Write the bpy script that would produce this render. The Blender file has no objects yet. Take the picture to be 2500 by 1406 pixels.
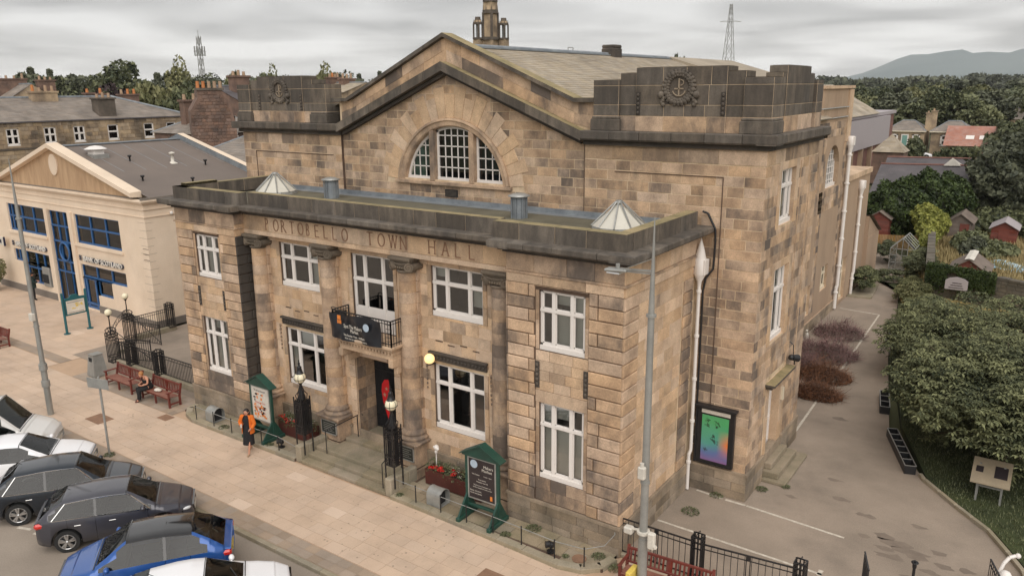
import bpy, math, random
import numpy as np
from mathutils import Vector, Matrix
R_ = math.radians
rnd = random.Random(7)
SC = bpy.context.scene
COL = SC.collection

# ------------------------------------------------------------------ camera
cam = bpy.data.cameras.new('camera'); camo = bpy.data.objects.new('camera', cam); COL.objects.link(camo)
cam.sensor_width = 36.0; cam.lens = 27.555; cam.clip_start = 0.1; cam.clip_end = 30000
YAW, PIT, ROL = 0.6117, -0.2499, -0.0091
fw = Vector((-math.sin(YAW)*math.cos(PIT), math.cos(YAW)*math.cos(PIT), math.sin(PIT)))
rt = fw.cross(Vector((0, 0, 1))).normalized(); up = rt.cross(fw)
r2 = rt*math.cos(ROL)+up*math.sin(ROL); u2 = up*math.cos(ROL)-rt*math.sin(ROL)
M = Matrix((r2, u2, -fw)).transposed().to_4x4(); M.translation = Vector((8.677, -17.346, 12.591))
camo.matrix_world = M
SC.camera = camo
SC.cycles.volume_bounces = 2
# ------------------------------------------------------------------ sky, sun, exposure
SUN_EL, SUN_AZ = 48.0, 138.0     # azimuth of the direction towards the sun, clockwise from +y
W = bpy.data.worlds.new('World'); SC.world = W; W.use_nodes = True
nt = W.node_tree; nt.nodes.clear()
def N(nt_, t, **k):
    n = nt_.nodes.new(t)
    for a, b in k.items(): setattr(n, a, b)
    return n
out = N(nt, 'ShaderNodeOutputWorld'); mixs = N(nt, 'ShaderNodeMixShader')
bg1 = N(nt, 'ShaderNodeBackground'); bg2 = N(nt, 'ShaderNodeBackground')
sky = N(nt, 'ShaderNodeTexSky', sky_type='NISHITA'); sky.sun_disc = False
sky.sun_elevation = R_(SUN_EL); sky.sun_rotation = R_(SUN_AZ)
nt.links.new(sky.outputs[0], bg1.inputs[0]); bg1.inputs[1].default_value = 0.08
tc = N(nt, 'ShaderNodeTexCoord'); sep = N(nt, 'ShaderNodeSeparateXYZ'); nt.links.new(tc.outputs['Generated'], sep.inputs[0])
# project view direction onto a flat cloud deck so that the clouds flatten towards the horizon
mz = N(nt, 'ShaderNodeMath', operation='MAXIMUM'); nt.links.new(sep.outputs[2], mz.inputs[0]); mz.inputs[1].default_value = 0.0
ad = N(nt, 'ShaderNodeMath', operation='ADD'); nt.links.new(mz.outputs[0], ad.inputs[0]); ad.inputs[1].default_value = 0.09
dx = N(nt, 'ShaderNodeMath', operation='DIVIDE'); nt.links.new(sep.outputs[0], dx.inputs[0]); nt.links.new(ad.outputs[0], dx.inputs[1])
dy = N(nt, 'ShaderNodeMath', operation='DIVIDE'); nt.links.new(sep.outputs[1], dy.inputs[0]); nt.links.new(ad.outputs[0], dy.inputs[1])
cb = N(nt, 'ShaderNodeCombineXYZ'); nt.links.new(dx.outputs[0], cb.inputs[0]); nt.links.new(dy.outputs[0], cb.inputs[1])
n1 = N(nt, 'ShaderNodeTexNoise'); n1.inputs['Scale'].default_value = 0.75; n1.inputs['Detail'].default_value = 3.5; n1.inputs['Roughness'].default_value = 0.42; n1.inputs['Distortion'].default_value = 0.4
nt.links.new(cb.outputs[0], n1.inputs['Vector'])
rp = N(nt, 'ShaderNodeValToRGB'); nt.links.new(n1.outputs[0], rp.inputs[0])
e = rp.color_ramp.elements
e[0].position = 0.34; e[0].color = (0.50, 0.49, 0.485, 1); e[1].position = 0.60; e[1].color = (0.90, 0.885, 0.87, 1)
m_ = e.new(0.46); m_.color = (0.68, 0.665, 0.655, 1)
gr = N(nt, 'ShaderNodeMapRange'); nt.links.new(mz.outputs[0], gr.inputs[0]); gr.inputs[1].default_value = 0.0; gr.inputs[2].default_value = 0.09; gr.inputs[3].default_value = 1.2; gr.inputs[4].default_value = 0.90
gv = N(nt, 'ShaderNodeVectorMath', operation='SCALE'); nt.links.new(rp.outputs[0], gv.inputs[0]); nt.links.new(gr.outputs[0], gv.inputs['Scale'])
nt.links.new(gv.outputs[0], bg2.inputs[0]); bg2.inputs[1].default_value = 0.63
mixs.inputs[0].default_value = 0.94
nt.links.new(bg1.outputs[0], mixs.inputs[1]); nt.links.new(bg2.outputs[0], mixs.inputs[2]); nt.links.new(mixs.outputs[0], out.inputs[0])
sl = bpy.data.lights.new('sun', 'SUN'); sl.energy = 1.5; sl.angle = R_(72); sl.color = (1.0, 0.945, 0.88)
so = bpy.data.objects.new('sun', sl); COL.objects.link(so)
az, el = R_(SUN_AZ), R_(SUN_EL)
sd = Vector((math.sin(az)*math.cos(el), math.cos(az)*math.cos(el), math.sin(el)))
so.rotation_euler = (-sd).to_track_quat('-Z', 'Y').to_euler()
so.location = sd*80
vs = SC.view_settings; SC.display_settings.display_device = 'sRGB'
vs.view_transform = 'Standard'; vs.look = 'None'; vs.gamma = 1.0; vs.use_curve_mapping = False
vs.exposure = 0.72

# ------------------------------------------------------------------ materials
MT = {}
def srgb(r, g, b):
    f = lambda c: (c/255/12.92) if c <= 10 else ((c/255+0.055)/1.055)**2.4
    return (f(r), f(g), f(b))
def mat(name, col, rough=0.7, col2=None, scale=1.0, var=0.25, metal=0.0, bump=0.0, bscale=None, tint=False,
        coat=0.0, spec=0.5, soot=0.0, sootcol=(0.035, 0.03, 0.027), stretch=(1, 1, 1), detail=6, sootscale=0.6, soot2=None):
    """procedural material: two tone noise, optional per-face tint attribute and soot blotches"""
    m = bpy.data.materials.new(name); m.use_nodes = True; MT[name] = m
    t = m.node_tree; t.nodes.clear(); L = t.links.new
    o = N(t, 'ShaderNodeOutputMaterial'); b = N(t, 'ShaderNodeBsdfPrincipled'); L(b.outputs[0], o.inputs[0])
    b.inputs['Roughness'].default_value = rough; b.inputs['Metallic'].default_value = metal
    b.inputs['Coat Weight'].default_value = coat; b.inputs['Coat Roughness'].default_value = 0.06
    b.inputs['Specular IOR Level'].default_value = spec
    g = N(t, 'ShaderNodeNewGeometry'); mp = N(t, 'ShaderNodeMapping'); L(g.outputs['Position'], mp.inputs[0])
    mp.inputs['Scale'].default_value = stretch
    no = N(t, 'ShaderNodeTexNoise'); no.inputs['Scale'].default_value = scale; no.inputs['Detail'].default_value = detail
    no.inputs['Roughness'].default_value = 0.6
    L(mp.outputs[0], no.inputs['Vector'])
    c2 = col2 if col2 else tuple(c*(1-var) for c in col)
    rmp = N(t, 'ShaderNodeMapRange'); rmp.inputs[1].default_value = 0.3; rmp.inputs[2].default_value = 0.7; L(no.outputs[0], rmp.inputs[0])
    mx = N(t, 'ShaderNodeMix', data_type='RGBA'); mx.inputs['A'].default_value = (*col, 1); mx.inputs['B'].default_value = (*c2, 1)
    L(rmp.outputs[0], mx.inputs['Factor']); cur = mx.outputs['Result']
    # fine grain
    ng = N(t, 'ShaderNodeTexNoise'); ng.inputs['Scale'].default_value = 26; ng.inputs['Detail'].default_value = 3; L(g.outputs['Position'], ng.inputs['Vector'])
    rg = N(t, 'ShaderNodeMapRange'); L(ng.outputs[0], rg.inputs[0]); rg.inputs[1].default_value = 0.3; rg.inputs[2].default_value = 0.7
    rg.inputs[3].default_value = 1-var*0.35; rg.inputs[4].default_value = 1+var*0.35
    vm = N(t, 'ShaderNodeVectorMath', operation='SCALE'); L(cur, vm.inputs[0]); L(rg.outputs[0], vm.inputs['Scale']); cur = vm.outputs[0]
    if tint or soot:
        at = N(t, 'ShaderNodeAttribute', attribute_name='tint'); sp = N(t, 'ShaderNodeSeparateColor'); L(at.outputs['Color'], sp.inputs[0])
    if tint:
        rr = N(t, 'ShaderNodeMapRange'); L(sp.outputs[0], rr.inputs[0]); rr.inputs[3].default_value = 0.78; rr.inputs[4].default_value = 1.2
        v2 = N(t, 'ShaderNodeVectorMath', operation='SCALE'); L(cur, v2.inputs[0]); L(rr.outputs[0], v2.inputs['Scale'])
        hs = N(t, 'ShaderNodeHueSaturation'); L(v2.outputs[0], hs.inputs['Color'])
        r3 = N(t, 'ShaderNodeMapRange'); L(sp.outputs[2], r3.inputs[0]); r3.inputs[3].default_value = 0.80; r3.inputs[4].default_value = 1.04
        L(r3.outputs[0], hs.inputs['Saturation']); cur = hs.outputs[0]
    if soot:
        ns = N(t, 'ShaderNodeTexNoise'); ns.inputs['Scale'].default_value = sootscale; ns.inputs['Detail'].default_value = 8; ns.inputs['Roughness'].default_value = 0.68
        mq = N(t, 'ShaderNodeMapping'); mq.inputs['Scale'].default_value = (1, 1, .55); L(g.outputs['Position'], mq.inputs[0]); L(mq.outputs[0], ns.inputs['Vector'])
        a1 = N(t, 'ShaderNodeMath', operation='ADD'); L(ns.outputs[0], a1.inputs[0])
        s1 = N(t, 'ShaderNodeMath', operation='MULTIPLY'); L(sp.outputs[1], s1.inputs[0]); s1.inputs[1].default_value = 0.40
        L(s1.outputs[0], a1.inputs[1])
        mr = N(t, 'ShaderNodeMapRange'); mr.interpolation_type = 'SMOOTHSTEP'; L(a1.outputs[0], mr.inputs[0]); mr.inputs[1].default_value = 0.56; mr.inputs[2].default_value = 0.92
        mr.inputs[3].default_value = 0; mr.inputs[4].default_value = soot
        m3 = N(t, 'ShaderNodeMix', data_type='RGBA'); L(mr.outputs[0], m3.inputs['Factor']); L(cur, m3.inputs['A']); m3.inputs['B'].default_value = (*sootcol, 1)
        cur = m3.outputs['Result']
    L(cur, b.inputs['Base Color'])
    if bump:
        nb = N(t, 'ShaderNodeTexNoise'); nb.inputs['Scale'].default_value = bscale or scale*6; nb.inputs['Detail'].default_value = 5; L(g.outputs['Position'], nb.inputs['Vector'])
        bp = N(t, 'ShaderNodeBump'); bp.inputs['Strength'].default_value = bump; bp.inputs['Distance'].default_value = 0.02
        L(nb.outputs[0], bp.inputs['Height']); L(bp.outputs[0], b.inputs['Normal'])
    return m
def glassmat(name, tintc=(0.75, 0.8, 0.8), transp=0.75, rough=0.03, refl=0.35, mn=0.05):
    m = bpy.data.materials.new(name); m.use_nodes = True; MT[name] = m; t = m.node_tree; t.nodes.clear(); L = t.links.new
    o = N(t, 'ShaderNodeOutputMaterial'); a = N(t, 'ShaderNodeBsdfTransparent'); a.inputs[0].default_value = (*tintc, 1)
    gl = N(t, 'ShaderNodeBsdfGlossy'); gl.inputs['Roughness'].default_value = rough; gl.inputs['Color'].default_value = (0.9, 0.9, 0.9, 1)
    fr = N(t, 'ShaderNodeLayerWeight'); fr.inputs[0].default_value = refl
    mr = N(t, 'ShaderNodeMapRange'); L(fr.outputs['Fresnel'], mr.inputs[0]); mr.inputs[3].default_value = mn; mr.inputs[4].default_value = 0.9
    mx = N(t, 'ShaderNodeMixShader'); L(mr.outputs[0], mx.inputs[0]); L(a.outputs[0], mx.inputs[1]); L(gl.outputs[0], mx.inputs[2]); L(mx.outputs[0], o.inputs[0])
    return m
def leafmat(name, c1, c2, scale=0.6, rough=0.6):
    m = bpy.data.materials.new(name); m.use_nodes = True; MT[name] = m; t = m.node_tree; t.nodes.clear(); L = t.links.new
    o = N(t, 'ShaderNodeOutputMaterial'); b = N(t, 'ShaderNodeBsdfPrincipled'); L(b.outputs[0], o.inputs[0]); b.inputs['Roughness'].default_value = rough
    b.inputs['Specular IOR Level'].default_value = 0.3
    at = N(t, 'ShaderNodeAttribute', attribute_name='tint'); sp = N(t, 'ShaderNodeSeparateColor'); L(at.outputs['Color'], sp.inputs[0])
    g = N(t, 'ShaderNodeNewGeometry'); no = N(t, 'ShaderNodeTexNoise'); no.inputs['Scale'].default_value = scale; L(g.outputs['Position'], no.inputs['Vector'])
    ad = N(t, 'ShaderNodeMath', operation='MULTIPLY_ADD'); L(sp.outputs[0], ad.inputs[0]); ad.inputs[1].default_value = 0.7; L(no.outputs[0], ad.inputs[2])
    mr = N(t, 'ShaderNodeMapRange'); L(ad.outputs[0], mr.inputs[0]); mr.inputs[1].default_value = 0.45; mr.inputs[2].default_value = 1.2
    mx = N(t, 'ShaderNodeMix', data_type='RGBA'); mx.inputs['A'].default_value = (*c1, 1); mx.inputs['B'].default_value = (*c2, 1)
    L(mr.outputs[0], mx.inputs['Factor']); L(mx.outputs['Result'], b.inputs['Base Color'])
    return m
def emis(name, col, st):
    m = bpy.data.materials.new(name); m.use_nodes = True; MT[name] = m; t = m.node_tree
    b = t.nodes['Principled BSDF']; b.inputs['Base Color'].default_value = (*col, 1); b.inputs['Emission Color'].default_value = (*col, 1); b.inputs['Emission Strength'].default_value = st
    return m

# ------------------------------------------------------------------ mesh builder
MAXV = [0]
class MB:
    def __init__(s): s.v = []; s.f = []; s.m = []; s.t = []; s.s = []
    def add(s, vs, fs, m=0, t=(.5, .3, .5), smooth=False):
        n = len(s.v); s.v.extend(vs); s.f.extend([tuple(i+n for i in f) for f in fs])
        k = len(fs); s.m.extend([m]*k); s.t.extend([t]*k); s.s.extend([smooth]*k); return s
    def box(s, x0, x1, y0, y1, z0, z1, m=0, t=(.5, .3, .5), mtop=None):
        vs = [(x0, y0, z0), (x1, y0, z0), (x1, y1, z0), (x0, y1, z0), (x0, y0, z1), (x1, y0, z1), (x1, y1, z1), (x0, y1, z1)]
        fs = [(0, 3, 2, 1), (4, 5, 6, 7), (0, 1, 5, 4), (1, 2, 6, 5), (2, 3, 7, 6), (3, 0, 4, 7)]
        s.add(vs, fs, m, t)
        if mtop is not None: s.m[-5] = mtop
        return s
    def bbox(s, x0, x1, y0, y1, z0, z1, b=0.02, m=0, t=(.5, .3, .5)):
        """box with all vertical and horizontal edges chamfered"""
        vs = []; fs = []
        X = (x0, x1); Y = (y0, y1); Z = (z0, z1)
        idx = {}
        for i in (0, 1):
            for j in (0, 1):
                for k in (0, 1):
                    sx = b if i == 0 else -b; sy = b if j == 0 else -b; sz = b if k == 0 else -b
                    idx[(i, j, k, 0)] = len(vs); vs.append((X[i], Y[j]+sy, Z[k]+sz))
                    idx[(i, j, k, 1)] = len(vs); vs.append((X[i]+sx, Y[j], Z[k]+sz))
                    idx[(i, j, k, 2)] = len(vs); vs.append((X[i]+sx, Y[j]+sy, Z[k]))
        q = lambda *a: fs.append(tuple(idx[x] for x in a))
        for i in (0, 1):
            o = [(i, 0, 0, 0), (i, 0, 1, 0), (i, 1, 1, 0), (i, 1, 0, 0)]; q(*(o if i == 0 else o[::-1]))
            o = [(0, i, 0, 1), (1, i, 0, 1), (1, i, 1, 1), (0, i, 1, 1)]; q(*(o if i == 0 else o[::-1]))
            o = [(0, 0, i, 2), (0, 1, i, 2), (1, 1, i, 2), (1, 0, i, 2)]; q(*(o if i == 0 else o[::-1]))
        for i in (0, 1):
            for j in (0, 1):
                for kk, (a, b2) in enumerate((((i, j, 0), (i, j, 1)), ((i, 0, j), (i, 1, j)), ((0, i, j), (1, i, j)))):
                    c1, c2 = ((0, 1), (0, 2), (1, 2))[kk]
                    q((*a, c1), (*b2, c1), (*b2, c2), (*a, c2))
                q((i, j, 0, 0), (i, j, 0, 1), (i, j, 0, 2)); q((i, j, 1, 0), (i, j, 1, 1), (i, j, 1, 2))
        return s.add(vs, fs, m, t)
    def prism(s, pts, a, b, axis='y', m=0, t=(.5, .3, .5), smooth=False, caps=True):
        """extrude a 2D polygon; axis y: pts (x,z); axis x: pts (y,z); axis z: pts (x,y)"""
        f = {'y': lambda p, w: (p[0], w, p[1]), 'x': lambda p, w: (w, p[0], p[1]), 'z': lambda p, w: (p[0], p[1], w)}[axis]
        n = len(pts); vs = [f(p, a) for p in pts]+[f(p, b) for p in pts]
        fs = [(i, (i+1) % n, (i+1) % n+n, i+n) for i in range(n)]
        s.add(vs, fs, m, t, smooth)
        if caps: s.add(vs, [tuple(range(n))[::-1], tuple(range(n, 2*n))], m, t)
        return s
    def cyl(s, p0, p1, r0, r1=None, n=12, m=0, t=(.5, .3, .5), caps=True, smooth=True):
        r1 = r0 if r1 is None else r1
        p0 = Vector(p0); p1 = Vector(p1); d = (p1-p0).normalized()
        a = d.orthogonal().normalized(); b = d.cross(a)
        vs = []
        for p, r in ((p0, r0), (p1, r1)):
            for i in range(n):
                w = 2*math.pi*i/n; vs.append(tuple(p+(a*math.cos(w)+b*math.sin(w))*r))
        s.add(vs, [(i, (i+1) % n, (i+1) % n+n, i+n) for i in range(n)], m, t, smooth and n > 5)
        if caps: s.add(vs, [tuple(range(n))[::-1], tuple(range(n, 2*n))], m, t)
        return s
    def tube(s, path, r, n=6, m=0, t=(.5, .3, .5)):
        for a, b in zip(path[:-1], path[1:]): s.cyl(a, b, r, r, n, m, t)
        return s
    def stick(s, p0, p1, w, m=0, t=(.5, .3, .5)):
        return s.cyl(p0, p1, w*0.707, None, 4, m, t, smooth=False)
    def lathe(s, prof, c=(0, 0, 0), n=16, m=0, t=(.5, .3, .5), a0=0, a1=2*math.pi, smooth=True, caps=False):
        """profile of (r,z) turned round the vertical through c"""
        full = abs(a1-a0-2*math.pi) < 1e-6; k = n if full else n+1; vs = []
        for r, z in prof:
            for i in range(k):
                w = a0+(a1-a0)*i/n; vs.append((c[0]+r*math.cos(w), c[1]+r*math.sin(w), c[2]+z))
        fs = []
        for j in range(len(prof)-1):
            for i in range(n):
                i2 = (i+1) % k if full else i+1
                fs.append((j*k+i, j*k+i2, (j+1)*k+i2, (j+1)*k+i))
        s.add(vs, fs, m, t, smooth)
        if caps and full: s.add(vs, [tuple(range(k))[::-1], tuple(range((len(prof)-1)*k, len(prof)*k))], m, t)
        return s
    def sph(s, c, r, n=10, m=0, t=(.5, .3, .5), sc=(1, 1, 1)):
        k = max(4, n//2+1); vs = [(c[0], c[1], c[2]-r*sc[2])]
        for j in range(1, k):
            ph = -math.pi/2+math.pi*j/k
            for i in range(n):
                w = 2*math.pi*i/n; vs.append((c[0]+r*sc[0]*math.cos(ph)*math.cos(w), c[1]+r*sc[1]*math.cos(ph)*math.sin(w), c[2]+r*sc[2]*math.sin(ph)))
        vs.append((c[0], c[1], c[2]+r*sc[2])); L_ = len(vs)-1; fs = []
        for i in range(n): fs.append((0, 1+(i+1) % n, 1+i)); fs.append((L_, L_-n+i, L_-n+(i+1) % n))
        for j in range(k-2):
            for i in range(n):
                a = 1+j*n+i; b = 1+j*n+(i+1) % n; fs.append((a, b, b+n, a+n))
        return s.add(vs, fs, m, t, True)
    def quad(s, a, b, c, d, m=0, t=(.5, .3, .5)): return s.add([a, b, c, d], [(0, 1, 2, 3)], m, t)
    def xf(s, M):
        s.v = [tuple(M @ Vector(v)) for v in s.v]; return s
    def move(s, dx, dy, dz): s.v = [(a+dx, b+dy, c+dz) for a, b, c in s.v]; return s
    def join(s, o):
        n = len(s.v); s.v += o.v; s.f += [tuple(i+n for i in f) for f in o.f]; s.m += o.m; s.t += o.t; s.s += o.s; return s
    def mesh(s, name, mats, off=(0, 0, 0)):
        me = bpy.data.meshes.new(name)
        vs = s.v if off == (0, 0, 0) else [(a-off[0], b-off[1], c-off[2]) for a, b, c in s.v]
        me.from_pydata(vs, [], s.f)
        for q in (mats if isinstance(mats, (list, tuple)) else [mats]): me.materials.append(MT[q] if isinstance(q, str) else q)
        n = len(s.f)
        me.polygons.foreach_set('material_index', s.m); me.polygons.foreach_set('use_smooth', s.s)
        at = me.attributes.new('tint', 'FLOAT_COLOR', 'CORNER')
        lt = np.empty(n, dtype=np.int32); me.polygons.foreach_get('loop_total', lt)
        arr = np.ones((n, 4), dtype=np.float32); arr[:, :3] = np.array(s.t, dtype=np.float32).reshape(-1, 3) if n else 0
        at.data.foreach_set('color', np.repeat(arr, lt, axis=0).ravel())
        me.update(); return me
    def build(s, name, mats, parent=None, **props):
        """world coordinates are kept: the mesh is stored relative to the thing's origin"""
        off = (0, 0, 0)
        if parent is not None:
            r = parent
            while r.parent: r = r.parent
            off = WORG.get(r.name, (0, 0, 0))
        o = bpy.data.objects.new(name, s.mesh(name, mats, off)); COL.objects.link(o)
        if parent is not None: o.parent = parent
        for k, v in props.items(): o[k] = v
        return o
WORG = {}
def thing(name, label, cat, loc=(0, 0, 0), rz=0, group=None, local=False):
    """an Empty at the foot of a thing. local=True: its parts are built round (0,0,0)"""
    o = bpy.data.objects.new(name, None); COL.objects.link(o); o.location = loc; o.rotation_euler = (0, 0, rz)
    o.empty_display_size = 0.2
    o['label'] = label; o['category'] = cat
    if group: o['group'] = group
    if not local: WORG[o.name] = tuple(loc)
    return o
def solo(name, mb, mats, label, cat, group=None, loc=None, kind=None):
    """a thing that is one mesh"""
    if loc is None:
        a = np.array(mb.v); loc = (float((a[:, 0].min()+a[:, 0].max())/2), float((a[:, 1].min()+a[:, 1].max())/2), float(a[:, 2].min()))
    o = bpy.data.objects.new(name, mb.mesh(name, mats, loc)); COL.objects.link(o); o.location = loc
    o['label'] = label; o['category'] = cat
    if group: o['group'] = group
    if kind: o['kind'] = kind
    return o
def struct(name, mb, mats, label=None, parent=None):
    o = mb.build(name, mats, parent)
    if parent is None: o['kind'] = 'structure'
    if label: o['label'] = label
    return o
def copy_tree(o, loc=None, rz=None, label=None, group=None, parent=None):
    c = o.copy(); COL.objects.link(c)
    if parent: c.parent = parent
    if loc is not None: c.location = loc
    if rz is not None: c.rotation_euler = (0, 0, rz)
    if label: c['label'] = label
    if group: c['group'] = group
    for ch in list(o.children): copy_tree(ch, parent=c)
    return c
def inst(name, me, parent, loc=(0, 0, 0), rot=(0, 0, 0), sc=(1, 1, 1), **props):
    o = bpy.data.objects.new(name, me); COL.objects.link(o); o.parent = parent; o.location = loc; o.rotation_euler = rot; o.scale = sc
    for k, v in props.items(): o[k] = v
    return o
def rt_(a=0.5, s=0.18, soot=0.25, ss=0.2):
    return (min(1, max(0, rnd.gauss(a, s))), min(1, max(0, rnd.gauss(soot, ss))), rnd.random())

# ------------------------------------------------------------------ lettering
def text_mesh(txt, size, depth=0.0, width=None, bold=False):
    c = bpy.data.curves.new('lettering', 'FONT'); c.body = txt; c.size = size; c.extrude = depth; c.resolution_u = 2
    if bold: c.offset = size*0.012
    o = bpy.data.objects.new('lettering', c); COL.objects.link(o)
    dg = bpy.context.evaluated_depsgraph_get(); me = bpy.data.meshes.new_from_object(o.evaluated_get(dg))
    bpy.data.objects.remove(o); bpy.data.curves.remove(c)
    if width:
        xs = [v.co.x for v in me.vertices]; w = max(xs)-min(xs) or 1
        for v in me.vertices: v.co.x = (v.co.x-min(xs))*width/w
    return me
def text_obj(name, txt, size, M, m, parent, depth=0.002, width=None, bold=False, off=True):
    me = text_mesh(txt, size, depth, width, bold); me.transform(M)
    if parent is not None and off:
        r = parent
        while r.parent: r = r.parent
        of = WORG.get(r.name, (0, 0, 0)); me.transform(Matrix.Translation(Vector(of)*-1))
    me.materials.append(MT[m]); o = bpy.data.objects.new(name, me); COL.objects.link(o); o.parent = parent
    return o
def MAT3(origin, xdir, ydir):
    x = Vector(xdir).normalized(); y = Vector(ydir).normalized(); z = x.cross(y)
    m = Matrix((x, y, z)).transposed().to_4x4(); m.translation = Vector(origin); return m
# ================================================================== palette
mat('ashlar', srgb(214, 181, 146), 0.85, srgb(162, 134, 108), 1.6, 0.4, bump=0.25, bscale=14, tint=True, soot=0.85, sootscale=1.0, sootcol=(0.075, 0.066, 0.062))
mat('ashlar_pale', srgb(218, 187, 152), 0.85, srgb(182, 152, 122), 1.5, 0.4, bump=0.2, bscale=14, tint=True, soot=0.7, sootscale=0.8, sootcol=(0.07, 0.055, 0.048))
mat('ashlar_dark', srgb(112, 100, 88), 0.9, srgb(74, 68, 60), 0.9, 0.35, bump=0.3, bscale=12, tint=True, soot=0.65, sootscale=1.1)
mat('sooty_stone', srgb(130, 118, 104), 0.9, srgb(90, 83, 74), 1.3, 0.35, bump=0.3, bscale=12, tint=True, soot=0.6, stretch=(3, 3, .6), sootscale=1.3)
mat('lichen_top', srgb(166, 148, 112), 0.95, srgb(120, 112, 80), 1.6, 0.4, bump=0.3)
mat('mortar_pale', srgb(226, 204, 174), 0.95, srgb(170, 146, 116), 2, 0.2)
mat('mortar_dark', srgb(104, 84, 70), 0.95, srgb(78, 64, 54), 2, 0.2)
mat('plinth_stone', srgb(170, 150, 126), 0.9, srgb(122, 110, 92), 1.2, 0.35, bump=0.3, tint=True, soot=0.55)
mat('slate_buff', srgb(176, 162, 140), 0.8, srgb(140, 128, 110), 0.5, 0.25, tint=True)
mat('slate_grey', srgb(146, 135, 124), 0.75, srgb(116, 107, 98), 0.6, 0.25, tint=True)
mat('slate_dark', srgb(104, 98, 100), 0.7, srgb(82, 78, 80), 0.6, 0.25, tint=True)
mat('lead', srgb(150, 156, 160), 0.55, srgb(118, 124, 130), 2, 0.2, metal=0.3)
mat('roof_felt', srgb(112, 108, 92), 0.9, srgb(84, 80, 66), 0.7, 0.3)
mat('white_paint', srgb(232, 226, 220), 0.45, None, 2, 0.05)
mat('cream_paint', srgb(226, 214, 190), 0.5, None, 2, 0.06)
mat('blind', srgb(196, 192, 182), 0.8, None, 2, 0.06)
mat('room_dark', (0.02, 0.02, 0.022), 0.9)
mat('room_grey', (0.20, 0.20, 0.19), 0.9)
glassmat('glass', (0.8, 0.84, 0.84), refl=0.32, mn=0.15)
glassmat('glass_dark', (0.25, 0.28, 0.30), refl=0.35)
glassmat('glass_blue', (0.22, 0.34, 0.42), refl=0.3)
mat('black_iron', (0.018, 0.018, 0.02), 0.4, None, 3, 0.3, spec=0.5)
mat('grey_steel', srgb(164, 163, 158), 0.5, srgb(142, 142, 138), 2, 0.15, metal=0.35)
mat('galv_steel', srgb(176, 176, 172), 0.45, srgb(146, 146, 142), 3, 0.15, metal=0.4)
mat('asphalt_old', srgb(162, 147, 132), 0.92, srgb(134, 122, 109), 0.35, 0.3, bump=0.3, bscale=60, soot=0.5, sootcol=(.13, .11, .09), sootscale=.45)
mat('road_asphalt', srgb(156, 144, 131), 0.92, srgb(138, 127, 115), 0.4, 0.22, bump=0.3, bscale=60)
mat('paving', srgb(205, 180, 156), 0.85, srgb(191, 166, 143), 0.35, 0.12, bump=0.15, bscale=20, tint=True, soot=.3, sootcol=(.2, .16, .125), sootscale=.7)
mat('paving_joint', srgb(186, 158, 132), 0.95, None, 2, 0.1)
mat('paving_band', srgb(164, 145, 126), 0.9, srgb(146, 129, 111), 0.8, 0.2, bump=0.15, tint=True)
mat('kerb', srgb(162, 149, 128), 0.9, srgb(130, 122, 98), 1.5, 0.3, bump=0.25, tint=True)
mat('terrace_flag', srgb(158, 142, 120), 0.95, srgb(122, 114, 90), 1.2, 0.35, bump=0.25, tint=True)
mat('line_white', srgb(214, 206, 192), 0.8, srgb(170, 160, 145), 7, 0.3)
mat('bank_stone', srgb(234, 214, 190), 0.8, srgb(220, 198, 172), 0.5, 0.12, tint=True, soot=.3, sootcol=(.4, .32, .24), sootscale=.4)
mat('bank_stain', srgb(196, 166, 132), 0.85, srgb(166, 136, 106), 1.2, 0.15, stretch=(2.4, 2.4, .4))
mat('bank_plinth', srgb(126, 118, 110), 0.8, None, 1, 0.15)
mat('membrane', srgb(120, 108, 99), 0.7, srgb(105, 95, 88), 0.35, 0.12)
mat('blue_frame', srgb(44, 96, 150), 0.4, srgb(36, 82, 132), 2, 0.1)
mat('green_paint', srgb(36, 76, 64), 0.45, srgb(28, 60, 52), 3, 0.15)
mat('teal_paint', srgb(34, 96, 104), 0.4, None, 3, 0.15)
mat('bench_wood', srgb(122, 44, 26), 0.45, srgb(92, 32, 22), 4, 0.25, tint=True)
mat('bench_top', srgb(150, 104, 88), 0.5, srgb(120, 74, 60), 4, 0.25)
mat('flower_box', srgb(94, 46, 38), 0.6, srgb(72, 36, 32), 2, 0.2)
mat('soil', (0.03, 0.022, 0.016), 0.95)
mat('rubber', (0.02, 0.02, 0.02), 0.8)
mat('rubble', srgb(140, 110, 92), 0.95, srgb(96, 78, 70), 1.2, 0.4, bump=0.5, bscale=5, tint=True, soot=0.5)
mat('terrace_stone', srgb(196, 170, 134), 0.9, srgb(130, 112, 94), 0.7, 0.35, tint=True, soot=0.7, sootscale=.5)
mat('harling', srgb(176, 152, 128), 0.95, srgb(160, 136, 114), 0.3, 0.15, bump=0.3, bscale=30, stretch=(2, 2, .3), soot=0.3)
mat('brick_red', srgb(140, 96, 84), 0.9, srgb(108, 74, 66), 1.0, 0.3, tint=True)
mat('clay_pot', srgb(178, 152, 126), 0.8, srgb(156, 130, 106), 2, 0.2)
mat('clay_orange', srgb(200, 132, 80), 0.8, srgb(176, 110, 64), 2, 0.2)
mat('tile_orange', srgb(176, 126, 108), 0.8, srgb(158, 110, 94), 0.6, 0.2, tint=True)
mat('red_wood', srgb(128, 60, 44), 0.8, srgb(100, 50, 38), 1.5, 0.25, tint=True, stretch=(1, 1, 3))
mat('grey_wood', srgb(128, 114, 102), 0.85, srgb(100, 88, 80), 1.5, 0.25, tint=True)
mat('yellow_wood', srgb(170, 134, 78), 0.8, srgb(140, 108, 62), 1.5, 0.25, tint=True)
mat('panel_grey', srgb(168, 160, 162), 0.6, None, 0.3, 0.06)
mat('wood_dead', srgb(110, 78, 66), 0.9, srgb(72, 48, 42), 3, 0.3, tint=True)
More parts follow.
